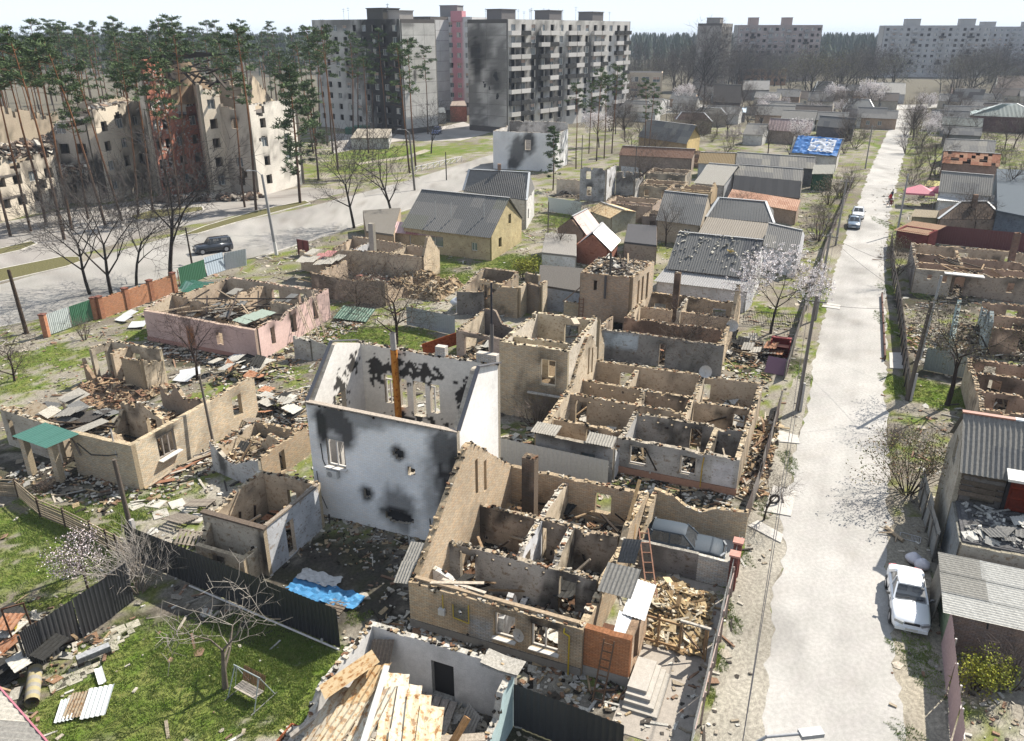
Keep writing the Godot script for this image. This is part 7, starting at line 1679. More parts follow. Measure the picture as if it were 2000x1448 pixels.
func right_near() -> void:
	rng.seed = 350
	var t := thing("shed", "brick shed with pale corrugated roof beside the white car", "shed", V(18.61,-27.46), TH)
	var o := {"ma": "brick", "ca": L(0.30, 0.23, 0.20), "soot": 0.1, "rag": 0.0, "th": 0.25}
	wall(t, 0.3, 0.3, 4.6, 0.3, 2.05, o)
	wall(t, 0.4, 3.7, 0.4, 0.45, 2.15, with(o, {"ma": "plaster", "cb": L(0.3, 0.28, 0.26), "ca": L(0.22, 0.28, 0.17)}))
	wall(t, 4.5, 0.45, 4.5, 3.7, 2.15, o)
	wall(t, 4.6, 3.8, 0.3, 3.8, 2.3, o)
	var w := tinted("slate", L(0.60, 0.60, 0.59)); var g := tinted("slate", L(0.40, 0.39, 0.37))
	for j in 3:
		for i in 3:
			var wavy_dir := 1.7
			var m: Material = g if i == 0 and j >= 1 else w
			sheets(t, "roof_sheet", Vector3(-0.15 + wavy_dir * i, 2.17 + 0.12 * j, 0.25 - 1.35 * j), Vector3(0.0, 0.125, -1.38), Vector3(1.75, 0.0, 0), 1, 1, [m], [], 9, 0.045, 0.015)
	plank(t, "bolt", Vector3(1.6, 2.0, 0.0), Vector3(1.6, 1.8, 0.12), 0.06, 0.06, L(0.05, 0.05, 0.05))
	window(t, 4.0, 0.27, 0.7, 0.8, 1.1, 0, L(0.12, 0.22, 0.25), true, 1)
	var dr := thing("door", "stack of old grey doors leaning on the shed end behind the car", "door", t.transform * Vector3(-0.1, 0, -2.6), TH)
	for k in 3: plank(dr, "door_leaf", Vector3(0.05 * k, 0.05, 0.3 - 0.9 * k), Vector3(0.15 + 0.05 * k, 1.9, 0.25 - 0.9 * k), 0.8, 0.05, vary(L(0.24, 0.24, 0.23), 0.2))
	var h := thing("house", "damaged house with grey corrugated roof and a red door under a white canopy", "house", V(21.18,-31.45), TH)
	var p := {"ma": "plaster", "ca": L(0.40, 0.37, 0.31), "cb": L(0.3, 0.27, 0.22), "soot": 0.12, "rag": 0.05, "th": 0.25}
	wall(h, 0, 0, 5.5, 0, 2.85, with(p, {"ca": L(0.44, 0.41, 0.34)}))
	wall(h, 0.05, 4.0, 0.05, 0.15, 2.8, with(p, {"ca": L(0.22, 0.24, 0.25)}))
	var fl := MB.new()
	fl.col = L(0.12, 0.12, 0.13)
	fl.bx(0.05, 2.75, -3.9, 5.5, 2.9, -0.1)
	part(h, "flat_roof", fl.mesh(M.slate))
	rubble(h, 0.2, 0.2, 5.4, 3.8, 0.12, 260, [L(0.56, 0.56, 0.55), L(0.4, 0.4, 0.4), L(0.12, 0.12, 0.13)], L(0.14, 0.14, 0.15), 2.92)
	for k in 12: sheets(h, "broken_sheet", Vector3(1.0 + rr(0, 3.0), 3.0 + rr(0, 0.2), -0.2 - rr(0, 1.8)), Vector3(rr(0.5, 1.1), rr(-0.1, 0.1), rr(-0.4, 0.2)), Vector3(rr(-0.3, 0.5), rr(-0.05, 0.15), -rr(0.5, 1.0)), 1, 1, [w, w, M.slate_a], [], 5, 0.04, 0.05)
	wall(h, 0.0, 8.6, 0.0, 4.0, 4.5, with(p, {"prof": [[0, 3.9], [2.5, 6.6], [4.6, 4.6]], "open": [[2.0, 3.0, 4.0, 5.4]], "ca": L(0.48, 0.45, 0.38)}))
	window(h, 0.05, 6.1, 4.0, 1.0, 1.38, PI / 2, L(0.62, 0.62, 0.62), true, 2)
	wall(h, 0.15, 4.05, 5.6, 4.05, 4.4, with(p, {"ca": L(0.15, 0.14, 0.13), "cb": L(0.2, 0.18, 0.16), "open": [[0.5, 1.6, 3.0, 3.9]]}))
	for k in 5: plank(h, "wall_board", Vector3(0.05, 3.45 + 0.3 * k, -3.82 - 0.05 * k), Vector3(2.0, 3.42 + 0.3 * k, -3.82 - 0.05 * k), 0.04, 0.24, vary(L(0.17, 0.145, 0.12), 0.25))
	var rs := [M.slate_c, M.slate_a, M.slate_c]
	sheets(h, "roof_sheet", Vector3(-0.15, 4.65, -3.6), Vector3(5.6, 0, 0), Vector3(0, 2.1, -2.6), 4, 2, rs, [[2, 1]], 6, 0.06, 0.02)
	for k in 4: plank(h, "roof_batten", Vector3(2.6, 5.85 + 0.22 * k, -5.0 - 0.3 * k), Vector3(4.2, 5.85 + 0.22 * k, -5.0 - 0.3 * k), 0.1, 0.04, L(0.42, 0.38, 0.33))
	plank(h, "ridge_cap", Vector3(-0.2, 6.85, -6.3), Vector3(2.2, 6.85, -6.3), 0.3, 0.08, L(0.3, 0.13, 0.09), "metal")
	plank(h, "ridge_cap", Vector3(2.2, 6.86, -6.3), Vector3(5.6, 6.86, -6.3), 0.3, 0.08, L(0.5, 0.55, 0.6), "metal")
	var bs := MB.new()
	bs.col = L(0.2, 0.2, 0.2)
	bs.quad(Vector3(5.5, 4.3, -9.0), Vector3(5.5, 6.8, -6.3), Vector3(-0.15, 6.8, -6.3), Vector3(-0.15, 4.3, -9.0))
	part(h, "back_slope", bs.mesh(M.slate))
	wall(h, 5.6, 8.7, 0, 8.7, 4.2, p)
	var d := MB.new()
	d.col = L(0.26, 0.045, 0.02)
	d.bx(2.15, 2.95, -3.9, 3.1, 4.9, -3.82)
	var dp := part(h, "door", d.mesh(M.wood))
	var d2 := MB.new()
	d2.col = L(0.18, 0.03, 0.015)
	for k in 3: d2.bx(2.3, 3.15 + 0.58 * k, -3.815, 2.95, 3.6 + 0.58 * k, -3.79)
	part(dp, "door_panel", d2.mesh(M.wood))
	var dc := MB.new()
	dc.col = L(0.03, 0.03, 0.035)
	dc.bx(2.0, 2.9, -3.86, 2.14, 4.95, -3.6); dc.bx(3.11, 2.9, -3.86, 3.2, 4.95, -3.6)
	part(dp, "door_frame", dc.mesh(M.wood))
	var cn := MB.new()
	cn.col = L(0.66, 0.66, 0.64)
	cn.box(Transform3D(Basis(Vector3.RIGHT, 0.25), Vector3(2.65, 5.0, -3.6)), Vector3(1.5, 0.06, 0.9))
	cn.box(Transform3D(Basis(Vector3.RIGHT, 0.25), Vector3(2.65, 4.93, -3.17)), Vector3(1.5, 0.16, 0.05))
	part(h, "canopy", cn.mesh(M.paint))
	sheets(h, "roof_sheet", Vector3(3.4, 2.95, -2.6), Vector3(1.8, 0, 0), Vector3(0, 1.5, -1.3), 2, 1, [M.slate_b], [], 5, 0.05, 0.03)
# ---------------------------------------------------------------- tall blocks
var win_mesh := {}
func window_unit(w: float, h: float, blind := 0) -> ArrayMesh:
	var key := "%.2f.%.2f.%d" % [w, h, blind]
	if win_mesh.has(key): return win_mesh[key]
	var f := MB.new()
	f.col = L(0.55, 0.55, 0.54)
	var t := 0.09
	f.bx(-w / 2, 0, -0.05, w / 2, t, 0.05); f.bx(-w / 2, h - t, -0.05, w / 2, h, 0.05)
	f.bx(-w / 2, t, -0.05, -w / 2 + t, h - t, 0.05); f.bx(w / 2 - t, t, -0.05, w / 2, h - t, 0.05); f.bx(-0.04, t, -0.05, 0.04, h - t, 0.05)
	var m := ArrayMesh.new()
	f.add(m, M.paint)
	var g := MB.new()
	g.bx(-w / 2 + t * 0.5, t * 0.5, -0.02, w / 2 - t * 0.5, h - t * 0.5, 0.0)
	g.add(m, M.glass)
	if blind > 0:
		var c := MB.new()
		c.col = [L(0.5, 0.48, 0.44), L(0.42, 0.3, 0.24)][blind - 1]
		c.bx(-w / 2 + 0.1, h * (0.1 if blind == 1 else 0.5), 0.003, w * (0.0 if blind == 1 else 0.4), h - 0.1, 0.02)
		c.add(m, M.paint)
	win_mesh[key] = m
	return m
func panels(par: Node3D, u0: float, b0: float, u1: float, b1: float, y0: float, fh: float, floors: int, cols: int, c: Color, o := {}) -> void:
	var p0 := Vector3(u0, 0, -b0); var p1 := Vector3(u1, 0, -b1)
	var ln := p0.distance_to(p1)
	var d := (p1 - p0) / ln
	var nr := Vector3(-d.z, 0, d.x)
	var sd := rng.randf() * 100.0
	var w := ln / cols
	for i in cols:
		for j in floors:
			var mb := MB.new()
			var base := vary(c, 0.06)
			var s0 := i * w + 0.04; var s1 := (i + 1) * w - 0.04
			var ya := y0 + j * fh + 0.04; var yb := y0 + (j + 1) * fh - 0.04
			var n := 5
			for a in n:
				for e in n:
					var q := []
					var cc := []
					for k in [[0, 0], [0, 1], [1, 1], [1, 0]]:
						var s := lerpf(s0, s1, float(a + k[0]) / n); var y := lerpf(ya, yb, float(e + k[1]) / n)
						q.append(p0 + d * s + nr * 0.1 + Vector3(0, y, 0))
						cc.append(tone(base, s, y, sd, o, 99.0))
					mb.quadc(q[0], q[1], q[2], q[3], cc[0], cc[1], cc[2], cc[3])
			mb.col = vary(base, 0.1)
			var A := p0 + d * s0; var B := p0 + d * s1
			for e in [[A, A, ya, yb], [B, B, ya, yb]]:
				mb.quad(e[0] + Vector3(0, ya, 0), e[0] + nr * 0.1 + Vector3(0, ya, 0), e[0] + nr * 0.1 + Vector3(0, yb, 0), e[0] + Vector3(0, yb, 0))
			for y in [ya, yb]: mb.quad(A + Vector3(0, y, 0), A + nr * 0.1 + Vector3(0, y, 0), B + nr * 0.1 + Vector3(0, y, 0), B + Vector3(0, y, 0))
			part(par, "panel", mb.mesh(M.conc))
func facade(par: Node3D, u0: float, b0: float, u1: float, b1: float, top: float, fh: float, floors: int, cols: int, o: Dictionary) -> void:
	var ln := Vector2(u1 - u0, b1 - b0).length()
	var dx := (u1 - u0) / ln; var db := (b1 - b0) / ln
	var op := []
	var w: float = o.get("ww", 1.5); var wh: float = o.get("wh", 1.5)
	var y0: float = o.get("y0w", 2.0)
	var turn := -atan2(-db, dx)
	turn = atan2(db, dx)
	for i in cols:
		for j in floors:
			var s := ln * (i + 0.5) / cols
			op.append([s - w / 2, s + w / 2, y0 + j * fh, y0 + j * fh + wh])
	wall(par, u0, b0, u1, b1, top, with({"th": 0.4, "ma": "conc", "rag": 0.0, "cw": 1.4, "sub": 1.45, "open": op, "mt": "conc", "ct": o.get("ca", GREYW)}, o))
	var bal: Array = o.get("balcony", [])
	for i in cols:
		for j in floors:
			var s := ln * (i + 0.5) / cols
			var u := u0 + dx * s; var b := b0 + db * s
			var burnt: bool = rng.randf() < o.get("burnt", 0.2)
			if not burnt:
				part(par, "window", window_unit(w, wh, rng.randi() % 3), Transform3D(Basis(Vector3.UP, turn), Vector3(u, y0 + j * fh, -b)))
			if i in bal and j > 0:
				var m := MB.new()
				m.col = vary(o.get("bc", L(0.5, 0.5, 0.5)), 0.15) if not (burnt and rng.randf() < 0.6) else L(0.05, 0.05, 0.05)
				var bw: float = ln / cols * 0.46
				m.bx(-bw, -0.95, 0.1, bw, -0.8, 1.2); m.bx(-bw, -0.8, 1.1, bw, 0.15, 1.2); m.bx(-bw, -0.8, 0.1, -bw + 0.1, 0.15, 1.1); m.bx(bw - 0.1, -0.8, 0.1, bw, 0.15, 1.1)
				part(par, "balcony", m.mesh(M.conc), Transform3D(Basis(Vector3.UP, turn), Vector3(u, y0 + j * fh, -b)))
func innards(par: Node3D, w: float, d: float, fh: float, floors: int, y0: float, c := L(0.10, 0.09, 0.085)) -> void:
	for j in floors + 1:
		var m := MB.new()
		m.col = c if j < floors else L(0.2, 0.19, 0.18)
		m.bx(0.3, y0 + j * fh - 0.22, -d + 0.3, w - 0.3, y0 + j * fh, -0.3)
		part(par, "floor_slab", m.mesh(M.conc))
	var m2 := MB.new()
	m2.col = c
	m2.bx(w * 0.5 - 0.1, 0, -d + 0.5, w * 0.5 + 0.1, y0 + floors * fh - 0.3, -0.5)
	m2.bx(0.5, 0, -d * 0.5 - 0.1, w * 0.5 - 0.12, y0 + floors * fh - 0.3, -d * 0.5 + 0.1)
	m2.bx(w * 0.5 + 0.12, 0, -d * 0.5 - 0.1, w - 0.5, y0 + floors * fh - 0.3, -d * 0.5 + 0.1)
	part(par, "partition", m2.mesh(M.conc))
func roof_hut(par: Node3D, u: float, b: float, w: float, d: float, y: float, h: float, c: Color) -> void:
	var m := MB.new()
	m.col = c
	m.bx(u, y, -b - d, u + w, y + h, -b)
	m.col = vary(c, 0.3)
	m.bx(u - 0.2, y + h, -b - d - 0.2, u + w + 0.2, y + h + 0.2, -b + 0.2)
	part(par, "lift_hut", m.mesh(M.conc))
func aerials(par: Node3D, n: int, u0: float, u1: float, b0: float, b1: float, y: float) -> void:
	for k in n:
		var p := Vector3(rr(u0, u1), y, -rr(b0, b1))
		var m := MB.new()
		m.col = L(0.2, 0.2, 0.2)
		var h := rr(2.0, 4.5)
		m.tube(p, p + Vector3(0, h, 0), 0.05, 0.04, 4)
		m.beam(p + Vector3(-0.6, h * 0.9, 0), p + Vector3(0.6, h * 0.9, 0), 0.05, 0.05)
		m.beam(p + Vector3(-0.4, h * 0.75, 0), p + Vector3(0.4, h * 0.75, 0), 0.05, 0.05)
		part(par, "aerial", m.mesh(M.paint))
func block(label: String, at: Vector3, deg: float, w: float, d: float, fh: float, floors: int, fr: Dictionary, rt: Dictionary, o := {}) -> Node3D:
	var t := thing("apartment_block", label, "building", at, deg, "apartment blocks")
	var y0: float = o.get("plinth", 1.4)
	var top := y0 + floors * fh + 0.9
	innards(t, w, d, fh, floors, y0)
	for f in [[fr, 0.2, 0.2, w - 0.2, 0.2], [rt, w - 0.2, 0.4, w - 0.2, d - 0.4]]:
		var s: Dictionary = f[0]
		var q := with({"y0w": y0 + 0.9, "soot": 0.1}, s)
		if s.get("cols", 0) > 0: facade(t, f[1], f[2], f[3], f[4], top, fh, floors, s.cols, q)
		else:
			wall(t, f[1], f[2], f[3], f[4], top, {"th": 0.4, "ma": "conc", "ca": L(0.12, 0.11, 0.105), "rag": 0.0, "cw": 3.0, "sub": 3.0, "soot": 0.0, "mt": "conc"})
			panels(t, f[1], f[2] - (0.2 if f[2] == f[4] else 0.0), f[3], f[4] - (0.2 if f[2] == f[4] else 0.0), y0, fh, floors, s.get("panels", 3), s.ca, q) if f[2] == f[4] else panels(t, f[1] + 0.2, f[2], f[3] + 0.2, f[4], y0, fh, floors, s.get("panels", 3), s.ca, q)
	wall(t, w, d - 0.2, 0, d - 0.2, top, {"th": 0.4, "ma": "conc", "ca": GREYW, "rag": 0.0, "cw": 6.0, "sub": 6.0, "soot": 0.0})
	wall(t, 0.2, d - 0.4, 0.2, 0.4, top, {"th": 0.4, "ma": "conc", "ca": o.get("left", GREYW), "rag": 0.0, "cw": 6.0, "sub": 6.0, "soot": 0.0})
	return t
func apartments() -> void:
	rng.seed = 400
	var S := [[0, 0, 0, 0, 0]]
	var a := block("burnt nine-storey panel block with balconies and soot, centre skyline", V(-11.88,-229.09), 37.7, 13.5, 62.0, 2.85, 9, {"cols": 0, "panels": 2, "ca": L(0.46, 0.44, 0.42), "soot": 0.4, "stain": [[4.0, 22.0, 6.0, 7.0, 0.75], [3.0, 19.0, 3.0, 8.0, 0.95], [9.5, 13.5, 3.2, 4.0, 0.8], [1.0, 8.0, 4.0, 6.0, 0.6], [11.5, 16.0, 3.0, 10.0, 0.6], [5.0, 25.0, 8.0, 2.5, 0.5], [9.0, 6.0, 3.0, 4.0, 0.4]]},
		{"cols": 14, "ww": 1.9, "wh": 1.7, "ca": L(0.70, 0.68, 0.65), "balcony": [0, 1, 3, 4, 6, 7, 9, 10, 12, 13], "burnt": 0.6, "soot": 0.32, "bc": L(0.6, 0.58, 0.56), "stain": [[3.0, 14.0, 5.0, 12.0, 0.9], [14.0, 18.0, 7.0, 12.0, 0.95], [8.0, 8.0, 6.0, 9.0, 0.8], [30.0, 20.0, 5.0, 8.0, 0.7], [23.0, 10.0, 5.0, 14.0, 0.85], [38.0, 17.0, 4.0, 9.0, 0.85]]})
	for q in [[3.5, 4], [6.0, 22], [6.0, 44]]: roof_hut(a, q[0], q[1], 5.0, 6.0, 27.9, 2.4, L(0.2, 0.19, 0.19))
	aerials(a, 14, 1, 12, 1, 60, 27.9)
	for q in [[4.0, 20.5, 0.6, 1.0], [9.6, 14.2, 1.1, 1.3], [6.0, 11.8, 0.5, 0.5], [10.2, 9.2, 0.5, 1.0], [5.6, 12.6, 0.35, 0.3], [7.6, 11.2, 0.35, 0.5]]:
		var m := MB.new()
		for k in 10: m.box(Transform3D(Basis.from_euler(Vector3(0, 0, rr(0, 3))), Vector3(q[0] + rr(-0.5, 0.5) * q[2], q[1] + rr(-0.6, 0.6) * q[3], 0.1)), Vector3(q[2] * rr(0.5, 0.9), q[3] * rr(0.5, 0.9), 0.05))
		part(a, "shell_hole", m.mesh(M.dark))
	var b := block("burnt nine-storey panel block behind the pines, its end wall pale", V(-54.90,-238.16), 37.7, 34.0, 13.0, 2.85, 9, {"cols": 9, "ca": L(0.52, 0.5, 0.48), "soot": 0.3, "burnt": 0.6, "stain": [[29.0, 12.0, 13.0, 26.0, 0.98], [25.0, 25.0, 10.0, 7.0, 0.95], [17.0, 17.0, 6.0, 9.0, 0.7], [12.0, 27.0, 8.0, 2.0, 0.6], [27.0, 4.0, 9.0, 8.0, 0.9]]},  # broad stains carry real char plus the shade on this face, as colour
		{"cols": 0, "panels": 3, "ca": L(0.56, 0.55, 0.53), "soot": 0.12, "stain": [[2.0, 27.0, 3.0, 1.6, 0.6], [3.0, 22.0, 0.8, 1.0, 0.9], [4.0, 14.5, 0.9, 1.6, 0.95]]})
	roof_hut(b, 19, 3, 6, 6, 27.9, 2.6, L(0.10, 0.095, 0.09))
	roof_hut(b, 26, 4, 4, 5, 27.9, 2.0, L(0.4, 0.38, 0.36))
	aerials(b, 5, 2, 30, 2, 11, 27.9)
	var c := block("white nine-storey block with a pink stair stripe between the burnt blocks", V(-26.31,-277.04), 20.0, 14.5, 14.0, 3.0, 9, {"cols": 5, "ww": 1.4, "wh": 1.5, "ca": L(0.60, 0.60, 0.60), "burnt": 0.02, "soot": 0.0, "patch": [[7.6, 11.4, 0.0, 30.0, L(0.55, 0.26, 0.30)]]}, {"cols": 3, "ca": L(0.56, 0.56, 0.57), "soot": 0.0, "burnt": 0.05})
	roof_hut(c, 2, 4, 6, 5, 29.2, 3.4, L(0.24, 0.24, 0.25))
	var cs := MB.new()
	cs.col = L(0.55, 0.26, 0.30)
	cs.bx(7.6, 28.0, -3.0, 11.4, 31.0, 0.25)
	part(c, "stair_tower", cs.mesh(M.conc))
	var c2 := block("plain grey block end behind the white and pink block", V(-32.13,-270.02), 30.0, 8.0, 20.0, 3.0, 9, {"cols": 0, "panels": 2, "ca": L(0.42, 0.42, 0.42), "soot": 0.05}, {"cols": 0, "panels": 4, "ca": L(0.5, 0.5, 0.5), "soot": 0.0})
	var d := block("dark burnt tower block on the right skyline", V(82.41,-386.14), 30.0, 11.0, 17.0, 2.9, 9, {"cols": 0, "panels": 3, "ca": L(0.36, 0.34, 0.32), "soot": 0.3}, {"cols": 6, "ca": L(0.36, 0.34, 0.32), "soot": 0.5, "burnt": 0.6, "stain": [[8, 14, 12, 18, 0.8]]})  # right face darkened by a broad stain over the same base tone
	roof_hut(d, 3, 3, 6, 5, 28.4, 2.2, L(0.3, 0.28, 0.27))
	var e := block("pink and grey nine-storey block on the right skyline", V(123.50,-473.85), 4.0, 45.0, 13.0, 2.9, 9, {"cols": 14, "ww": 1.7, "ca": L(0.40, 0.34, 0.33), "burnt": 0.4, "soot": 0.12, "balcony": [2, 5, 8, 11], "bc": L(0.34, 0.33, 0.33)}, {"cols": 2, "ca": L(0.6, 0.6, 0.6), "burnt": 0.1})
	for u in [6, 24]: roof_hut(e, u, 2, 5, 5, 28.4, 3.6, L(0.42, 0.33, 0.31))
	var f := block("pale grey block with stair towers on the right skyline, left of two", V(219.73,-512.38), 10.0, 58.0, 13.0, 2.9, 9, {"cols": 15, "ww": 1.7, "ca": L(0.42, 0.42, 0.43), "burnt": 0.35, "soot": 0.1, "balcony": [1, 4, 8, 12], "bc": L(0.4, 0.4, 0.41)}, {"cols": 2, "ca": L(0.5, 0.5, 0.5), "burnt": 0.3})
	for u in [12, 42]: roof_hut(f, u, 2, 8, 6, 28.4, 3.4, L(0.42, 0.42, 0.42))
	var f2 := block("bluish grey block at the right edge of the skyline, right of two", V(286.13,-537.29), -6.0, 62.0, 13.0, 2.85, 9, {"cols": 15, "ww": 1.7, "ca": L(0.36, 0.37, 0.4), "burnt": 0.3, "soot": 0.12, "balcony": [2, 6, 10, 13], "bc": L(0.36, 0.37, 0.39)}, {"cols": 2, "ca": L(0.5, 0.5, 0.5), "burnt": 0.3})
	for u in [8, 36]: roof_hut(f2, u, 2, 7, 6, 28.0, 2.6, L(0.4, 0.4, 0.41))
	var g := block("low tan school-like building right of the burnt block", V(38.93,-311.23), 10.0, 16.0, 12.0, 3.2, 3, {"cols": 4, "ww": 2.6, "wh": 1.8, "ca": L(0.46, 0.40, 0.32), "burnt": 0.2, "soot": 0.05}, {"cols": 2, "ca": L(0.5, 0.42, 0.33)}, {"plinth": 0.8})
	var k := block("burnt-out orange brick building before the pink block", V(114.90,-431.92), 6.0, 24.0, 12.0, 3.0, 2, {"cols": 7, "ww": 2.0, "ca": L(0.42, 0.25, 0.16), "burnt": 0.9, "soot": 0.2}, {"cols": 2, "ca": L(0.5, 0.4, 0.3)}, {"plinth": 0.8})
	burnt_block()
func burnt_block() -> void:
	rng.seed = 450
	var o0 := V(-73.20,-113.44)
	var t := thing("apartment_block", "gutted five-storey cream and red brick block behind pines at the left", "building", o0, 0.0, "apartment blocks")
	var cream := L(0.66, 0.59, 0.49)
	var red := L(0.46, 0.19, 0.13)
	var P := [V(-74.51,-107.40), V(-73.20,-113.44), V(-69.72,-123.96), V(-70.42,-127.18), V(-65.21,-127.18), V(-64.46,-128.01), V(-62.53,-140.78), V(-56.81,-130.57), V(-55.52,-134.57), V(-52.89,-140.78), V(-49.09,-132.32), V(-47.25,-135.50), V(-41.75,-132.32), V(-37.55,-143.83), V(-40.6, -157.0)]
	var q := []
	for p in P: q.append(Vector2(p.x - o0.x, -(p.z - o0.z)))
	var base := {"th": 0.5, "ma": "conc", "cb": L(0.14, 0.12, 0.11), "rag": 0.8, "cw": 0.55, "sub": 0.8, "mt": "rub"}
	var runs := [[0, 1, 9.0, 8.5, cream, 3, 3], [1, 2, 9.5, 8.0, cream, 4, 3], [2, 3, 8.0, 10.0, L(0.5, 0.44, 0.37), 0, 0], [3, 4, 11.0, 12.0, L(0.45, 0.40, 0.34), 2, 4], [4, 5, 13.0, 14.0, L(0.55, 0.48, 0.4), 0, 0], [5, 6, 14.0, 14.5, cream, 3, 4], [6, 7, 15.0, 19.0, cream, 0, 0], [7, 8, 21.0, 21.5, red, 2, 6], [8, 9, 16.0, 15.5, red, 2, 5], [9, 10, 17.5, 17.5, cream, 0, 0], [10, 11, 17.5, 16.0, cream, 1, 5], [11, 12, 15.0, 16.0, L(0.6, 0.53, 0.45), 1, 5], [12, 13, 14.5, 14.5, L(0.70, 0.66, 0.60), 2, 4], [13, 14, 14.0, 13.0, L(0.6, 0.57, 0.52), 1, 4]]
	for r in runs:
		var a: Vector2 = q[r[0]]; var b: Vector2 = q[r[1]]
		var ln := a.distance_to(b)
		var op := []
		for i in r[5]:
			for j in r[6]:
				var s: float = ln * (i + 0.5) / r[5]
				if rng.randf() < 0.95: op.append([s - 0.75, s + 0.75, 1.6 + 3.0 * j, 3.1 + 3.0 * j, 0.7 if rng.randf() < 0.4 else 0.1])
		var m := "brick" if r[4] == red else "conc"
		wall(t, a.x, a.y, b.x, b.y, r[2], with(base, {"prof": [[0, r[2]], [ln, r[3]]], "ca": r[4], "ma": m, "open": op, "soot": (0.85 if r[0] in [2, 3, 4] else 0.5) if r[0] < 7 else 0.3, "hole": [[ln * rr(0.1, 0.9), r[2] - rr(0, 4), rr(0.6, 1.6), rr(0.8, 2.4)], [ln * rr(0.1, 0.9), rr(1, 9), rr(0.4, 1.2), rr(0.5, 1.8)]] if ln > 6 else []}))  # recess runs darkened in colour: higher soot value over a duller base
		for w in op:
			if rng.randf() < 0.3:
				var d := (b - a) / ln
				var c: Vector2 = a + d * (w[0] + w[1]) * 0.5
				part(t, "window", window_unit(1.5, 1.5), Transform3D(Basis(Vector3.UP, atan2(d.y, d.x)), Vector3(c.x, w[2], -c.y)))
	var fl := MB.new()
	for k in 900:
		var r: Array = [[7, 8, 21.0], [8, 9, 15.5], [6, 7, 16.0]][0 if k < 500 else (1 if k < 820 else 2)]
		var a: Vector2 = q[r[0]]; var b: Vector2 = q[r[1]]
		var f := rng.randf()
		var d := (b - a).normalized()
		var y: float = rr(0.8, r[2] - 1.5)
		if nz.get_noise_2d(f * 90.0 + r[0] * 50, y * 9.0) < 0.02: continue
		var c := a.lerp(b, f) + Vector2(d.y, -d.x) * 0.29
		fl.col = vary(L(0.5, 0.47, 0.44), 0.2)
		fl.box(Transform3D(Basis(Vector3.UP, atan2(d.y, d.x)), Vector3(c.x, y, -c.y)), Vector3(rr(0.15, 0.4), rr(0.1, 0.3), 0.06))
	tag(part(t, "insulation_flecks", fl.mesh(M.conc)), "", "", "", "stuff")
	var back := Vector2(-4.5, 12.5)
	for i in [0, 2, 4, 6, 9, 11, 13]:
		var a: Vector2 = q[i] + Vector2(0.3, 0.5)
		wall(t, a.x, a.y, a.x + back.x * 0.85, a.y + back.y * 0.85, 13.0, with(base, {"prof": [[0, 8.0 if i < 3 else 13.0], [6, 12.0], [14, 17.0 if i in [6, 9] else 12.0]], "ca": L(0.44, 0.38, 0.32) if i != 9 else L(0.5, 0.38, 0.25), "soot": 0.5, "rag": 1.6}))
	for i in range(0, 14, 2):
		var a: Vector2 = q[i] + back; var b: Vector2 = q[mini(i + 2, 14)] + back * 0.9
		wall(t, a.x, a.y, b.x, b.y, 14.0, with(base, {"prof": [[0, 12.0], [5, 15.0 if i < 6 else 18.0], [14, 13.0]], "ca": L(0.50, 0.42, 0.32), "soot": 0.35, "rag": 2.0}))
	for j in 4:
		for i in [[0, 2], [3, 6], [6, 9], [9, 13]]:
			var m := MB.new()
			m.col = L(0.13, 0.12, 0.11)
			var a: Vector2 = q[i[0]]; var b: Vector2 = q[i[1]]
			var y := 3.2 + 3.0 * j
			if i[0] == 0 and j > 1: continue
			var A := Vector3(a.x + 0.5, y, -a.y - 0.7); var B := Vector3(b.x, y, -b.y - 0.7)
			var k := Vector3(back.x * 0.8, 0, -back.y * 0.8)
			m.quad(A, A + k, B + k, B)
			m.quad(A - Vector3(0, 0.25, 0), A, B, B - Vector3(0, 0.25, 0))
			part(t, "floor_slab", m.mesh(M.conc))
	var xs := []
	var cs := []
	for k in 2600:
		var seg := [[0, 2, 8.3], [4, 6, 12.5], [2, 4, 4.5], [7, 12, 0.2]][[0, 0, 1, 2, 3][k % 5]] as Array
		var a: Vector2 = q[seg[0]]; var b: Vector2 = q[seg[1]]
		var p := a.lerp(b, rng.randf()) + (back * rr(0.02, 0.6) if seg[2] > 1.0 else Vector2(rr(-0.5, 1), -rr(0.3, 3.5)))
		var s := Vector3(rr(0.3, 1.5), rr(0.06, 0.4), rr(0.2, 1.0))
		xs.append(Transform3D(Basis.from_euler(Vector3(rr(-0.7, 0.7), rr(0, 6), rr(-0.7, 0.7))) * Basis.from_scale(s), Vector3(p.x, seg[2] + rr(-0.2, 1.6 if seg[2] > 1.0 else 0.5), -p.y)))
		cs.append(vary([L(0.5, 0.45, 0.4), L(0.13, 0.11, 0.1), L(0.3, 0.22, 0.18), L(0.6, 0.58, 0.55), L(0.38, 0.12, 0.12)][[0, 1, 1, 2, 3, 0, 1, 4 if k % 35 == 0 else 2][k % 8]], 0.25))
	multi(t, "rubble", brick_mesh, xs, cs)
	for k in 22:
		var f := rng.randf()
		var a: Vector2 = q[7].lerp(q[10], f)
		plank(t, "charred_beam", Vector3(a.x + rr(0, 4), 19.0 + rr(-2, 2.6) - 4.0 * maxf(0, f - 0.5), -a.y - rr(0, 8)), Vector3(a.x + rr(0, 6), 19.0 + rr(-2, 2.6) - 4.0 * maxf(0, f - 0.5), -a.y - rr(1, 9)), 0.4, 0.2, vary(L(0.08, 0.07, 0.065), 0.5))
	var m3 := MB.new()
	m3.col = L(0.07, 0.065, 0.06)
	var a3: Vector2 = q[7]; var b3: Vector2 = q[9]
	m3.quad(Vector3(a3.x, 21.2, -a3.y - 0.5), Vector3(a3.x + 4, 22.2, -a3.y - 7), Vector3(b3.x + 4, 21.4, -b3.y - 7), Vector3(b3.x - 2, 20.8, -b3.y - 1.5))
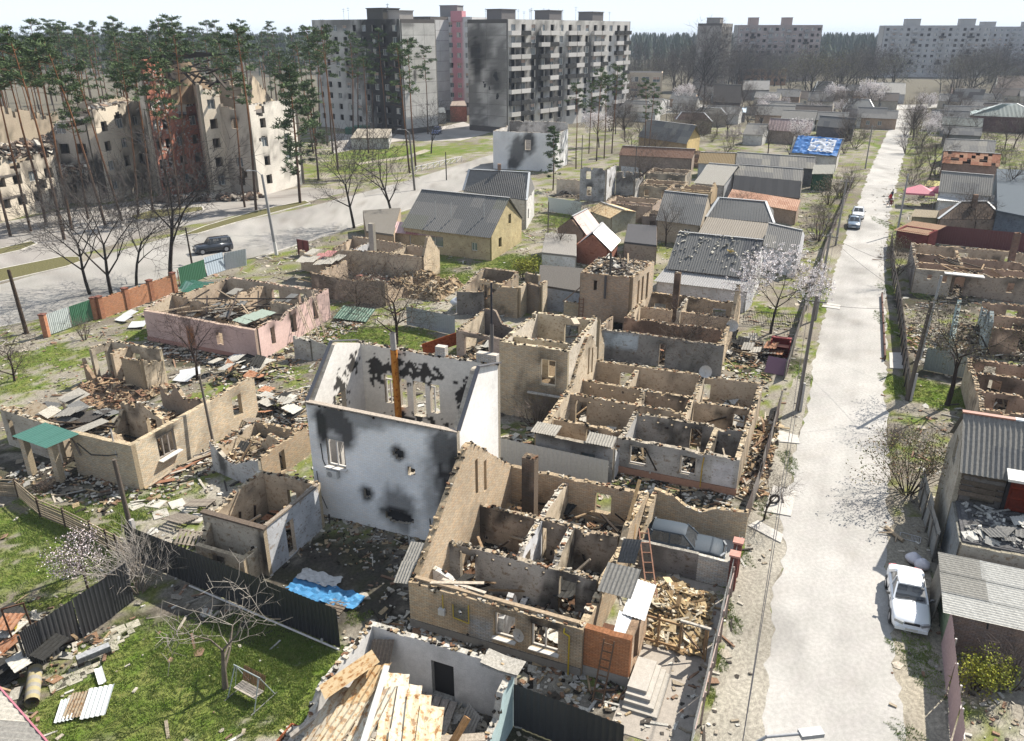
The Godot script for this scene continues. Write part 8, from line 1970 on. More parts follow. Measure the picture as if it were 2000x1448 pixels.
	part(t, "roof_slab", m3.mesh(M.conc))
	wall(t, q[8].x + 0.5, q[8].y + 1.0, q[9].x + 2.5, q[9].y + 4.5, 20.0, with(base, {"ma": "brick", "y0": 14.0, "ca": L(0.46, 0.34, 0.23), "prof": [[0, 21.0], [5, 20.5], [9, 16.0], [13, 15.0]], "stain": [[2.0, 18.5, 2.2, 4.0, 0.85]], "rag": 0.3}))
# ---------------------------------------------------------------- fences
func metal_fence(label: String, pts: Array, h: float, mats: Array, post := L(0.08, 0.08, 0.08), pw := 2.0, wob := 0.0, rails := true) -> Node3D:
	var at: Vector3 = pts[0]
	var t := thing("metal_fence", label, "fence", at, 0.0)
	for i in pts.size() - 1:
		var a: Vector3 = pts[i] - at; var b: Vector3 = pts[i + 1] - at
		var n := maxi(1, int(round(a.distance_to(b) / pw)))
		var dn := (b - a).normalized()
		var sd := Vector3(-dn.z, 0, dn.x)
		for k in n:
			var p := a.lerp(b, float(k) / n); var q := a.lerp(b, float(k + 1) / n)
			var tilt := sd * rr(-wob, wob)
			sheets(t, "panel", p + Vector3(0, 0.04, 0) + sd * 0.05, (q - p) * 0.98, Vector3(0, h + rr(-wob, wob) * 0.3, 0) + tilt, 1, 1, mats, [], 8, 0.035, 0.0, 3)
			plank(t, "post", p - Vector3(0, 0.2, 0) - sd * 0.05, p + Vector3(0, h * 0.98, 0) - sd * 0.05 + tilt, 0.07, 0.07, post, "metal")
		if rails: plank(t, "rail", a + Vector3(0, h * 0.8, 0) - sd * 0.03, b + Vector3(0, h * 0.8, 0) - sd * 0.03, 0.04, 0.06, post, "metal")
	return t
func brick_fence(label: String, a: Vector3, b: Vector3, h: float, c: Color, bays: int) -> Node3D:
	var t := thing("brick_fence", label, "fence", a, 0.0)
	var e := b - a
	for k in bays:
		var p := e * (float(k) / bays); var q := e * (float(k + 1) / bays)
		wall(t, p.x, -p.z, q.x, -q.z, h - 0.2, {"th": 0.25, "ma": "brick", "ca": c, "rag": 0.06, "soot": 0.08, "loose": 0.2, "name": "panel", "ct": vary(c, 0.1)})
	for k in bays + 1:
		var p := e * (float(k) / bays)
		var m := MB.new()
		m.col = vary(Color(c.r * 0.8, c.g * 0.75, c.b * 0.75), 0.1)
		m.box(Transform3D(Basis(Vector3.UP, -atan2(e.z, e.x)), p + Vector3(0, h * 0.5 - 0.05, 0)), Vector3(0.45, h + 0.1, 0.45))
		m.col = L(0.2, 0.09, 0.07)
		m.box(Transform3D(Basis(Vector3.UP, -atan2(e.z, e.x)), p + Vector3(0, h + 0.05, 0)), Vector3(0.55, 0.1, 0.55))
		part(t, "pillar", m.mesh(M.brick))
	return t
func wire_fence(label: String, pts: Array, h: float, post: Color, panel: Color) -> Node3D:
	var at: Vector3 = pts[0]
	var t := thing("board_fence", label, "fence", at, 0.0)
	for i in pts.size():
		var p: Vector3 = pts[i] - at
		plank(t, "post", p - Vector3(0, 0.2, 0), p + Vector3(rr(-0.08, 0.08), h + 0.1, 0), 0.1, 0.1, vary(post, 0.2))
		if i < pts.size() - 1:
			var q: Vector3 = pts[i + 1] - at
			plank(t, "rail", p + Vector3(0, h, 0), q + Vector3(0, h, 0), 0.05, 0.06, vary(panel, 0.2))
			for k in 6: plank(t, "board", p + Vector3(0, 0.12 + (h - 0.2) * k / 6.0, 0), q + Vector3(0, 0.1 + (h - 0.2) * k / 6.0 + rr(-0.03, 0.03), 0), 0.025, (h - 0.25) / 7.0, vary(panel, 0.18))
	return t
func fences() -> void:
	rng.seed = 500
	var bk := [tinted("metal", L(0.028, 0.030, 0.036)), tinted("metal", L(0.036, 0.038, 0.044))]
	metal_fence("long black corrugated fence crossing in front of the tall white shell", [V(-19.56,-34.07), V(-15.77,-32.08), V(-7.49,-27.62)], 2.0, bk)
	metal_fence("black corrugated fence right of the white-walled outbuilding", [V(0.10,-23.38), V(4.06,-21.40)], 2.0, bk)
	metal_fence("dark corrugated fence along the left side of the lawn", [V(-20.36,-26.09), V(-20.04,-26.75), V(-18.52,-29.73), V(-18.06,-30.85)], 2.0, bk, L(0.05, 0.05, 0.05), 2.0, 0.08)
	var pl := thing("pipe", "thin white pipe lying along the foot of the black fence", "pipe", V(-15.74,-32.01), 0.0)
	pipe(pl, "tube", [Vector3(0, 0.12, 0.25), V(-7.56,-27.62) - V(-15.74,-32.01) + Vector3(0, 0.12, 0.25)], 0.05, L(0.6, 0.58, 0.56))
	wire_fence("low board fence on brown posts along the left garden", [V(-31.17,-40.19), V(-28.77,-39.97), V(-26.36,-37.94), V(-24.46,-36.94), V(-22.40,-35.69), V(-21.17,-34.91), V(-20.43,-34.47), V(-19.35,-33.81)], 1.15, L(0.10, 0.075, 0.06), L(0.36, 0.31, 0.24))
	var gy := [tinted("paint", L(0.46, 0.47, 0.46)), tinted("paint", L(0.40, 0.40, 0.385))]
	metal_fence("pale sheet fence between the front house and the street", [V(11.46,-33.52), V(10.49,-31.12), V(6.70,-21.85)], 1.75, gy, L(0.3, 0.22, 0.2), 1.7, 0.06)
	metal_fence("pale grey corrugated fence between the front house and many-roomed house", [V(-0.81,-43.99), V(5.71,-41.10)], 1.7, [tinted("metal", L(0.46, 0.47, 0.49))], L(0.3, 0.3, 0.3), 2.2)
	metal_fence("pink sheet fence below the brick shed, lower right", [V(19.06,-27.74), V(17.83,-24.85), V(16.36,-21.40)], 1.75, [tinted("paint", L(0.48, 0.34, 0.34)), tinted("paint", L(0.44, 0.32, 0.33))], L(0.4, 0.38, 0.36), 1.5, 0.05)
	metal_fence("weathered grey board fence left of the slate-roofed house", [V(21.55,-33.81), V(22.44,-36.45), V(23.69,-40.08)], 1.7, [tinted("paint", L(0.26, 0.27, 0.27))], L(0.14, 0.13, 0.12), 1.3, 0.08)
	brick_fence("orange brick fence with pillars along the main road", V(-38.80,-71.58), V(-35.04,-79.63), 2.1, L(0.48, 0.24, 0.14), 3)
	var gt := thing("gate", "double gate with a white leaf and a green leaf between brick pillars", "gate", V(-41.37,-66.61), 0.0)
	var ge := V(-39.26,-71.43) - V(-41.37,-66.61)
	for k in 2:
		sheets(gt, "gate_leaf", ge * (0.06 + 0.44 * k) + Vector3(0, 0.1, 0), ge * 0.42, Vector3(0, 1.8, 0), 2, 1, [tinted("metal", [L(0.52, 0.58, 0.58), L(0.05, 0.16, 0.09)][k])], [], 6, 0.03, 0.0)
		var m := MB.new()
		m.col = L(0.46, 0.22, 0.13)
		m.box(Transform3D(Basis.IDENTITY, ge * float(k) + Vector3(0, 1.0, 0)), Vector3(0.45, 2.1, 0.45))
		m.col = L(0.2, 0.1, 0.08)
		m.box(Transform3D(Basis.IDENTITY, ge * float(k) + Vector3(0, 2.1, 0)), Vector3(0.55, 0.1, 0.55))
		part(gt, "pillar", m.mesh(M.brick))
	metal_fence("green metal fence end by the main road", [V(-35.34,-81.81), V(-33.83,-85.27)], 1.9, [tinted("metal", L(0.04, 0.14, 0.08))], L(0.4, 0.2, 0.12))
	metal_fence("torn pale blue sheet fence beside the main road", [V(-33.86,-85.67), V(-32.64,-88.15), V(-30.78,-90.10)], 1.9, [tinted("metal", L(0.42, 0.50, 0.58)), tinted("metal", L(0.5, 0.55, 0.6))], L(0.1, 0.15, 0.2), 2.0, 0.35)
	metal_fence("grey-blue sheet fence in the middle gardens", [V(-9.67,-69.71), V(-5.01,-66.87)], 1.7, [tinted("metal", L(0.34, 0.38, 0.43))], L(0.1, 0.1, 0.1), 1.6)
	metal_fence("pale blue fence behind the grey slate roofs", [V(5.48,-120.51), V(10.18,-116.70)], 2.0, [tinted("metal", L(0.46, 0.52, 0.56))])
	metal_fence("pale sheet fence by the second white ruin", [V(20.04,-149.19), V(23.06,-147.27)], 2.2, [tinted("metal", L(0.42, 0.45, 0.5))])
	metal_fence("dark red fence behind the grey roofless house", [V(53.80,-100.83), V(63.44,-95.75)], 2.2, [tinted("metal", L(0.10, 0.022, 0.03))])
	metal_fence("grey-green fence below the bushy tree on the right", [V(33.04,-59.06), V(35.55,-57.35)], 1.8, [tinted("metal", L(0.23, 0.27, 0.27))])
	metal_fence("brown street fence right of the pole with cables", [V(29.12,-53.49), V(37.96,-74.94), V(41.72,-84.68), V(47.95,-99.49)], 1.6, [tinted("metal", L(0.10, 0.075, 0.065))], L(0.05, 0.05, 0.05), 2.4, 0.06)
	metal_fence("dark street fence along the left of the roofed houses", [V(21.25,-57.07), V(26.41,-69.02), V(32.61,-82.74), V(38.83,-96.92), V(48.55,-117.95), V(60.60,-143.83)], 1.6, [tinted("metal", L(0.20, 0.18, 0.165)), tinted("metal", L(0.25, 0.21, 0.2))], L(0.08, 0.08, 0.08), 2.6, 0.06)
	metal_fence("rusty street fence beside the many-roomed house", [V(12.56,-36.69), V(14.46,-40.64), V(17.19,-47.06), V(19.59,-52.61)], 1.3, [tinted("metal", L(0.16, 0.12, 0.11)), tinted("metal", L(0.3, 0.27, 0.25))], L(0.07, 0.06, 0.06), 1.8, 0.1)
	var pg := thing("picket_fence", "black metal picket fence beneath the white blossom tree", "fence", V(21.44,-70.13), 0.0)
	var pe := V(26.41,-69.02) - V(21.44,-70.13)
	for k in 34: plank(pg, "bar", pe * ((k + 0.5) / 34.0), pe * ((k + 0.5) / 34.0) + Vector3(0, 1.35, 0), 0.03, 0.03, L(0.03, 0.03, 0.03), "metal")
	for y in [0.2, 1.2]: plank(pg, "rail", Vector3(0, y, 0), pe + Vector3(0, y, 0), 0.05, 0.05, L(0.03, 0.03, 0.03), "metal")
	var wr := thing("guard_rail", "white criss-cross guard rail beside the main road", "guard rail", V(-18.57,-156.75), 0.0)
	var we_ := V(-10.48,-170.58) - V(-18.57,-156.75)
	for k in 9:
		plank(wr, "post", we_ * (k / 8.0), we_ * (k / 8.0) + Vector3(0, 1.1, 0), 0.12, 0.12, L(0.6, 0.6, 0.6), "paint")
		if k < 8: plank(wr, "brace", we_ * (k / 8.0) + Vector3(0, 0.2, 0), we_ * ((k + 1) / 8.0) + Vector3(0, 1.0, 0), 0.08, 0.08, L(0.6, 0.6, 0.6), "paint")
	plank(wr, "rail", Vector3(0, 1.1, 0), we_ + Vector3(0, 1.1, 0), 0.12, 0.12, L(0.6, 0.6, 0.6), "paint")
	var ed := [V(37.85,-78.24), V(34.06,-69.02), V(30.75,-60.97)]
	for k in 2:
		var p := thing("edging_rail", ["low brown rail edging the green verge, far half", "low brown rail edging the green verge, near half"][k], "rail", ed[k], 0.0)
		plank(p, "board", Vector3(0, 0.25, 0), ed[k + 1] - ed[k] + Vector3(0, 0.25, 0), 0.12, 0.3, L(0.16, 0.09, 0.075))
		for j in 4: plank(p, "post", (ed[k + 1] - ed[k]) * (j / 3.0), (ed[k + 1] - ed[k]) * (j / 3.0) + Vector3(0, 0.5, 0), 0.1, 0.1, L(0.12, 0.07, 0.06))
	poles()
func pole(label: String, at: Vector3, h: float, c: Color, lean: Vector2, o := {}) -> Node3D:
	var t := thing("utility_pole", label, "pole", at, o.get("deg", TH))
	t.rotation.x = lean.x; t.rotation.z = lean.y
	var m := MB.new()
	m.col = c
	m.tube(Vector3(0, -0.3, 0), Vector3(0, h, 0), o.get("r", 0.14), o.get("r", 0.14) * 0.7, 8)
	m.disc(Vector3(0, h, 0), Vector3.UP, o.get("r", 0.14) * 0.7, 8)
	part(t, "shaft", m.mesh(M[o.get("mat", "conc")]))
	for k in o.get("arms", 1):
		plank(t, "crossarm", Vector3(-0.7, h - 0.4 - 0.5 * k, 0), Vector3(0.7, h - 0.4 - 0.5 * k, 0), 0.08, 0.08, L(0.12, 0.11, 0.1), "metal")
		for x in [-0.6, -0.2, 0.2, 0.6]: pipe(t, "insulator", [Vector3(x, h - 0.36 - 0.5 * k, 0), Vector3(x, h - 0.2 - 0.5 * k, 0)], 0.04, L(0.5, 0.5, 0.48))
	if o.has("stub"): plank(t, "concrete_stub", Vector3(0.24, -0.2, 0.05), Vector3(0.2, 2.2, 0.02), 0.2, 0.16, L(0.42, 0.41, 0.4), "conc")
	if o.has("band"):
		var b := MB.new()
		b.col = L(0.62, 0.62, 0.6)
		b.tube(Vector3(0, 0, 0), Vector3(0, 1.6, 0), o.get("r", 0.14) * 1.03, o.get("r", 0.14) * 1.01, 8)
		part(t, "painted_band", b.mesh(M.paint))
	if o.has("lamp"):
		var e := Vector3(o.lamp, h + 0.5, 0.2)
		pipe(t, "lamp_arm", [Vector3(0, h - 0.1, 0), Vector3(o.lamp * 0.4, h + 0.4, 0.08), e], 0.045, L(0.35, 0.36, 0.37), "metal")
		var l := MB.new()
		l.col = L(0.42, 0.43, 0.44)
		l.box(Transform3D(Basis.IDENTITY, e + Vector3(signf(o.lamp) * 0.25, 0, 0.02)), Vector3(0.62, 0.13, 0.26))
		part(t, "lamp_head", l.mesh(M.metal))
	return t
func wire(label: String, a: Vector3, b: Vector3, sag: float, r := 0.012) -> void:
	var m := MB.new()
	m.col = L(0.05, 0.05, 0.055)
	var n := 12
	var p := Vector3.ZERO
	for k in n:
		var f := float(k + 1) / n
		var q := (b - a) * f - Vector3(0, sag * 4.0 * f * (1.0 - f), 0)
		m.tube(p, q, r, r, 4)
		p = q
	var o := single("overhead_wire", m.mesh(M.twig), label, "wire", Transform3D(Basis.IDENTITY, a), "overhead wires")
func poles() -> void:
	rng.seed = 520
	var grey := L(0.27, 0.255, 0.24); var brown := L(0.09, 0.075, 0.065)
	var P := [V(20.44,-51.58), V(28.51,-70.99), V(41.06,-99.49), V(69.92,-161.12)]
	pole("tall dark utility pole at the street edge beside the burgundy cupboard", P[0], 8.6, L(0.17, 0.155, 0.145), Vector2(0, -0.015), {"stub": 1})
	pole("second street pole, next to the green verge before the blossom tree", P[1], 8.4, grey, Vector2(0, -0.02))
	pole("third street pole, beside the small white house", P[2], 8.4, grey, Vector2(0, -0.01))
	pole("fourth street pole, farther on near the parked cars", P[3], 8.4, grey, Vector2.ZERO)
	pole("dark pole with cables right of the street beside the green lawn", V(29.12,-53.31), 7.6, L(0.11, 0.095, 0.085), Vector2(0, -0.03), {"r": 0.17, "stub": 1})
	pole("plain grey concrete pole right of the street among rubble", V(33.78,-61.30), 7.2, L(0.30, 0.31, 0.32), Vector2(0, -0.04), {"arms": 0, "r": 0.13})
	pole("grey pole beside the pink pavilions", V(51.57,-105.61), 8.0, L(0.3, 0.3, 0.31), Vector2.ZERO, {"arms": 0})
	pole("concrete street lamp with white painted foot beside the dark SUV", V(-28.65,-94.95), 9.6, L(0.30, 0.30, 0.30), Vector2(0, 0.09), {"arms": 0, "lamp": -1.6, "band": 1, "r": 0.2, "deg": 30.0})
	pole("street lamp by the lawn in front of the pale-ended block", V(-16.65,-137.85), 9.6, L(0.16, 0.15, 0.14), Vector2(0, 0.06), {"arms": 0, "lamp": -1.6, "r": 0.2, "deg": 30.0})
	pole("slim dark post with a round clamp near the SUV", V(-37.22,-90.32), 4.4, brown, Vector2(0, 0.02), {"arms": 0, "r": 0.12, "mat": "bark"})
	pole("thick brown pole at the left edge by the main road", V(-43.64,-67.40), 5.9, L(0.10, 0.075, 0.06), Vector2(0, 0.05), {"arms": 0, "r": 0.2, "mat": "bark"})
	pole("grey wooden pole with concrete stub at the corner of the board fence", V(-19.45,-34.42), 5.6, L(0.16, 0.14, 0.125), Vector2(0, 0.03), {"arms": 0, "mat": "bark", "stub": 1})
	pole("slim grey pole beside the green-porch house", V(-19.16,-45.38), 5.4, L(0.22, 0.2, 0.185), Vector2(0, 0.05), {"arms": 0, "r": 0.1, "mat": "bark"})
	pole("black pole at the edge of the main road beyond the lawn lamp", V(-11.99,-148.09), 5.0, L(0.05, 0.045, 0.04), Vector2.ZERO, {"arms": 0, "r": 0.12})
	pole("black flue-like pole between the white shell and yellow house", V(-1.42,-52.61), 9.2, L(0.05, 0.05, 0.055), Vector2.ZERO, {"arms": 0, "r": 0.11})
	var k := 0
	for q in [[1135,352,8.0], [1237,400,9.0], [1070,470,5.0], [940,440,4.0], [1300,255,8.0], [1385,230,8.0]]:
		pole(["thin dark pole behind the grey slate roof", "tall dark pole right of the rusty garage", "post at the corner of the slate-roofed house", "thin post in the mossy roof yard", "pole among the far gardens by the rusty barn", "pole near the far crossroads"][k], [V(12.64,-148.09), V(19.04,-125.55), V(4.66,-102.19), V(-4.31,-111.15), V(42.21,-227.85), V(62.24,-263.34)][k], q[2], L(0.13, 0.12, 0.11), Vector2.ZERO, {"arms": 0, "r": 0.1})
		k += 1
	var lp := V(6.06,-15.50)
	pole("street lamp whose arm and head reach over the street at the bottom edge", lp, 7.6, L(0.30, 0.31, 0.32), Vector2.ZERO, {"arms": 0, "lamp": 1.5, "deg": -8.0, "r": 0.11})
	var up := Vector3(0, 8.1, 0)
	var lab := ["power wire along the street, nearest span", "power wire along the street, second span", "power wire along the street, third span"]
	for i in 3:
		wire(lab[i] + ", left strand", P[i] + up + Vector3(-0.5, 0, -0.2), P[i + 1] + up + Vector3(-0.5, 0, -0.2), 0.4)
		wire(lab[i] + ", right strand", P[i] + up + Vector3(0.5, 0, 0.2), P[i + 1] + up + Vector3(0.5, 0, 0.2), 0.5)
	wire("upper wire from the bottom street lamp to the tall dark pole", lp + Vector3(0, 7.5, 0), P[0] + up, 0.7)
	wire("lower wire from the bottom street lamp to the tall dark pole", lp + Vector3(0, 7.2, 0), P[0] + up - Vector3(0.3, 0.1, 0), 0.8)
	wire("wire crossing the street from the tall dark pole to the cable pole", P[0] + up, V(29.12,-53.31) + Vector3(0, 7.3, 0), 0.3)
	wire("wire crossing the street from the second pole to the concrete pole", P[1] + up, V(33.78,-61.30) + Vector3(0, 7.0, 0), 0.3)
	wire("wire from the second pole to the dark cable pole", P[1] + up, V(29.12,-53.31) + Vector3(0, 7.2, 0), 0.4)
# ---------------------------------------------------------------- vehicles, garden things, litter
func props() -> void:
	rng.seed = 600
	var sedan := {"l": 4.24, "w": 1.68, "h": 1.43, "c": L(0.66, 0.68, 0.70), "cf": 0.18, "cr": -0.33, "tf": 0.02, "tr": -0.2, "hood": 0.83, "tail": 1.0, "mirror": L(0.05, 0.05, 0.05)}
	car("car", "white sedan parked at the right edge of the street, facing the viewer", V(18.58,-30.34), 20.0, sedan)
	car("car", "dark grey SUV parked on the main road at the left", V(-36.82,-96.42), 58.0, {"l": 4.6, "w": 1.85, "h": 1.78, "c": L(0.015, 0.018, 0.024), "cf": 0.17, "cr": -0.46, "tf": 0.07, "tr": -0.43, "hood": 1.05, "belt": 1.12, "tail": 1.12, "wheel": 0.37})
	car("car", "wrecked dark car with dusty panels in the walled parking bay", V(-4.62,-29.02) + Basis(Vector3.UP, -deg_to_rad(TH)) * Vector3(10.4, 0, -10.3), -70.0, {"l": 4.1, "w": 1.66, "h": 1.5, "mat": "dull", "c": L(0.05, 0.065, 0.085), "cf": 0.14, "cr": -0.46, "tf": 0.0, "tr": -0.4, "hood": 0.9, "tail": 0.98})
	car("car", "steel blue sedan parked on the left of the street, nearer of two", V(47.54,-110.19), 22.0, with(sedan, {"c": L(0.10, 0.14, 0.19)}))
	car("car", "white sedan parked just behind the steel blue sedan", V(50.64,-116.53), 22.0, with(sedan, {"c": L(0.6, 0.62, 0.65)}))
	car("car", "small blue and red van in the yard of the tall blocks", V(-19.96,-219.51), 10.0, {"l": 4.6, "w": 1.8, "h": 1.9, "c": L(0.10, 0.13, 0.28), "cf": 0.2, "cr": -0.47, "tf": 0.1, "tr": -0.46, "hood": 1.1, "belt": 1.15, "tail": 1.15})
	car("car", "dark car at the far crossroads", V(76.13,-366.63), 60.0, with(sedan, {"c": L(0.05, 0.05, 0.06)}))
	person("person in a red jacket and dark trousers walking on the street", V(59.57,-126.36), 160.0, L(0.5, 0.02, 0.03), L(0.03, 0.03, 0.04))
	person("person in dark clothes standing beside the person in red", V(60.98,-128.86), 100.0, L(0.03, 0.04, 0.06), L(0.03, 0.03, 0.04))
	person("person in dark red crouching at the street edge by the pavilions", V(58.76,-123.96), 200.0, L(0.16, 0.03, 0.03), L(0.03, 0.03, 0.03), true)
	for k in 2:
		var t := thing("pavilion", ["faded red market pavilion roof nearest the street", "faded red market pavilion roof behind the first"][k], "tent", [V(60.44,-123.77), V(64.84,-124.55)][k], TH, "red pavilions")
		var m := MB.new()
		m.col = L(0.50, 0.14, 0.19)
		var w := 4.2; var d := 3.6
		var c := [Vector3(0, 2.2, 0), Vector3(w, 2.2, 0), Vector3(w, 2.2, -d), Vector3(0, 2.2, -d)]
		for i in 4:
			m.col = vary(L(0.52, 0.16, 0.21), 0.1)
			m.tri(c[i], Vector3(w / 2, 3.3, -d / 2), c[(i + 1) % 4])
			m.quad(c[i] - Vector3(0, 0.25, 0), c[i], c[(i + 1) % 4], c[(i + 1) % 4] - Vector3(0, 0.25, 0))
		part(t, "canopy", m.mesh(M.paint))
		for i in 4: plank(t, "leg", c[i] - Vector3(0, 2.2, 0), c[i], 0.05, 0.05, L(0.5, 0.5, 0.5), "metal")
	var ys := thing("pavilion", "small yellow awning beside the clean grey slate roof", "tent", V(67.52,-132.14), TH)
	var ym := MB.new()
	ym.col = L(0.55, 0.48, 0.10)
	ym.quad(Vector3(0, 1.8, 0), Vector3(0.6, 2.5, -1.4), Vector3(3.2, 2.4, -1.4), Vector3(3.4, 1.8, 0))
	part(ys, "canopy", ym.mesh(M.paint))
	for x in [0.1, 3.2]: plank(ys, "leg", Vector3(x, 0, 0), Vector3(x, 1.9, 0), 0.05, 0.05, L(0.4, 0.4, 0.4), "metal")
	garden()
	yard_things()
func lay(called: String, label: String, cat: String, at: Vector3, deg: float, w: float, d: float, tilt: float, mat: Material, waves := 8, y := 0.06) -> Node3D:
	var t := thing(called, label, cat, at, deg)
	sheets(t, "sheet", Vector3(-w / 2, y, d / 2), Vector3(w, tilt * 0.5, 0), Vector3(0, tilt, -d), 1, 1, [mat], [], waves, 0.05, 0.0)
	return t
func garden() -> void:
	var t := thing("shed", "corner of a grey corrugated roof with pink barge board, bottom left", "shed", V(-18.97,-22.64), TH)
	var xf := t.transform.affine_inverse()
	var a := xf * (V(-19.31,-22.89) + Vector3(0, 2.6, 0)); var b := xf * (V(-15.81,-20.10) + Vector3(0, 2.6, 0))
	var along := b - a
	sheets(t, "roof_sheet", a + along * 1.2, -along * 1.5, Vector3(-1.9, 0.35, 0.9) * 1.6, 3, 2, [M.slate_c, M.slate_d], [], 5, 0.05, 0.01)
	plank(t, "barge_board", a - along * 0.3, a + along * 1.2, 0.06, 0.22, L(0.42, 0.16, 0.2), "paint")
	wall(t, a.x - along.x * 0.25 - 0.3, -a.z + along.z * 0.25, b.x - 0.3, -b.z - 0.3, 2.4, {"ca": L(0.4, 0.36, 0.3), "rag": 0.0})
	var s := thing("garden_swing", "old garden swing bench with slatted back and metal frame on the lawn", "swing bench", V(-10.65,-24.79), 30.0)
	var mc := L(0.30, 0.34, 0.34)
	for x in [-0.75, 0.75]:
		pipe(s, "frame_leg", [Vector3(x, 0, 0.55), Vector3(x * 0.9, 1.35, 0.0), Vector3(x, 0, -0.6)], 0.025, mc, "metal")
		pipe(s, "runner", [Vector3(x, 0.03, 0.7), Vector3(x, 0.03, -0.7)], 0.025, L(0.15, 0.15, 0.15), "metal")
	pipe(s, "top_bar", [Vector3(-0.75, 1.35, 0), Vector3(0.75, 1.35, 0)], 0.03, mc, "metal")
	for k in 14: plank(s, "back_slat", Vector3(-0.58 + 0.09 * k, 0.5, -0.2), Vector3(-0.58 + 0.09 * k, 1.1, -0.38), 0.06, 0.02, vary(L(0.16, 0.10, 0.07), 0.25))
	for k in 5: plank(s, "seat_slat", Vector3(-0.6, 0.45, -0.15 + 0.1 * k), Vector3(0.6, 0.45, -0.15 + 0.1 * k), 0.09, 0.025, L(0.45, 0.43, 0.4))
	for x in [-0.6, 0.6]: pipe(s, "hanger", [Vector3(x, 1.33, 0), Vector3(x, 0.46, 0.2)], 0.012, mc, "metal")
	var tb := thing("garden_bench", "low bench with pale plank top beside the paved strip", "bench", V(-17.97,-26.81), -38.0)
	plank(tb, "top", Vector3(-0.65, 0.55, 0), Vector3(0.65, 0.55, 0), 0.32, 0.05, L(0.42, 0.46, 0.52))
	plank(tb, "front_board", Vector3(-0.65, 0.42, 0.14), Vector3(0.65, 0.42, 0.14), 0.03, 0.22, L(0.25, 0.27, 0.3))
	for x in [-0.55, 0.55]: plank(tb, "leg", Vector3(x, 0, 0), Vector3(x, 0.52, 0), 0.06, 0.25, L(0.1, 0.09, 0.08))
	lay("metal_sheet", "large white corrugated sheet lying on the lawn", "metal sheet", V(-16.62,-24.26), -10.0, 0.95, 1.35, 0.18, tinted("metal", L(0.58, 0.62, 0.63)), 5, 0.1)
	lay("metal_sheet", "brown corrugated sheet lying beside the white one", "metal sheet", V(-17.41,-24.18), -8.0, 0.75, 1.2, 0.1, tinted("rust", L(0.22, 0.19, 0.16)), 6, 0.08)
	lay("metal_sheet", "smaller pale sheet under the brown one", "metal sheet", V(-17.72,-23.99), -14.0, 0.7, 1.1, 0.05, tinted("metal", L(0.5, 0.55, 0.56)), 5, 0.06)
	lay("white_board", "narrow white board lying on the grass", "board", V(-17.27,-25.83), -35.0, 0.3, 0.95, 0.05, tinted("paint", L(0.66, 0.68, 0.68)), 1, 0.05)
	for k in 11:
		var p := V(-18.84,-25.26).lerp(V(-17.78,-28.63), k / 10.0)
		var d := thing("paving_slab", ORD[k] + " worn paving slab of the strip along the dark fence, counted from the near end", "paving slab", p + Vector3(rr(-0.1, 0.1), 0, rr(-0.1, 0.1)), -38.0 + rr(-4, 4), "paving slabs along the dark fence")
		var m := MB.new()
		m.col = vary(L(0.36, 0.34, 0.28), 0.15)
		m.bx(-0.3, -0.05, -0.26, 0.3, 0.05, 0.26)
		m.bx(0.36, -0.05, -0.24, 0.9, 0.045, 0.28)
		part(d, "slab", m.mesh(M.conc))
	for k in 7:
		var p := V(-21.48,-39.25).lerp(V(-16.62,-37.94), k / 6.0)
		var d := thing("paving_slab", ORD[k] + " pale paving slab from the left in the grass below the green-porch house", "paving slab", p + Vector3(rr(-0.2, 0.2), 0, rr(-0.9, 0.9)), rr(0, 60), "paving slabs in the grass")
		var m := MB.new()
		m.col = vary(L(0.44, 0.42, 0.38), 0.12)
		m.bx(-0.45, -0.05, -0.4, 0.45, 0.05, 0.4)
		part(d, "slab", m.mesh(M.conc))
	var rl := thing("roll", "long striped grey and yellow roll lying beside the lawn corner", "roll", V(-19.36,-24.52), 0.0)
	var e := V(-20.07,-26.03) - V(-19.36,-24.52)
	for k in 9:
		var m := MB.new()
		m.col = L(0.26, 0.25, 0.22) if k % 2 else L(0.33, 0.29, 0.17)
		m.tube(e * (-0.2 + 0.135 * k) + Vector3(0, 0.28, 0), e * (-0.2 + 0.135 * (k + 1)) + Vector3(0, 0.28, 0), 0.28, 0.28, 12)
		part(rl, "band", m.mesh(M.conc))
	var fr := thing("iron_frame", "rusty iron clothes-line frame at the left edge", "frame", V(-21.31,-27.49), -30.0)
	for x in [-0.35, 0.45]: plank(fr, "post", Vector3(x, 0, 0), Vector3(x - 0.1, 2.4, 0), 0.07, 0.07, L(0.10, 0.06, 0.045), "rust")
	plank(fr, "crossbar", Vector3(-0.45, 2.4, 0), Vector3(0.4, 2.4, 0), 0.06, 0.06, L(0.10, 0.06, 0.045), "rust")
	var yb := thing("yellow_panel", "yellow board leaning on the rusty frame", "board", V(-21.88,-27.74), -20.0)
	plank(yb, "panel", Vector3(0, 0.1, 0), Vector3(0.15, 1.0, -0.1), 0.5, 0.03, L(0.5, 0.4, 0.06))
	var k2 := 0
	for q in [V(-17.79,-38.98), V(-18.28,-37.43), V(-17.68,-49.32), V(-15.78,-48.17), V(-17.01,-35.51), V(-15.59,-39.25)]:
		var pt := thing("pallet", ["grey slatted pallet left of the small outhouse", "slatted boards leaning below the paving slabs", "slatted panel behind the rubble-filled house", "slatted panel right of the first behind the rubble-filled house", "pallet standing by the black fence end", "pallet boards beside the rubble-filled house"][k2], "pallet", q, 20.0 * k2)
		for j in 7: plank(pt, "slat", Vector3(-0.7, 0.1 + 0.06 * j, -0.6 + 0.2 * j), Vector3(0.7, 0.12 + 0.06 * j, -0.55 + 0.2 * j), 0.13, 0.03, vary(L(0.27, 0.25, 0.225), 0.2))
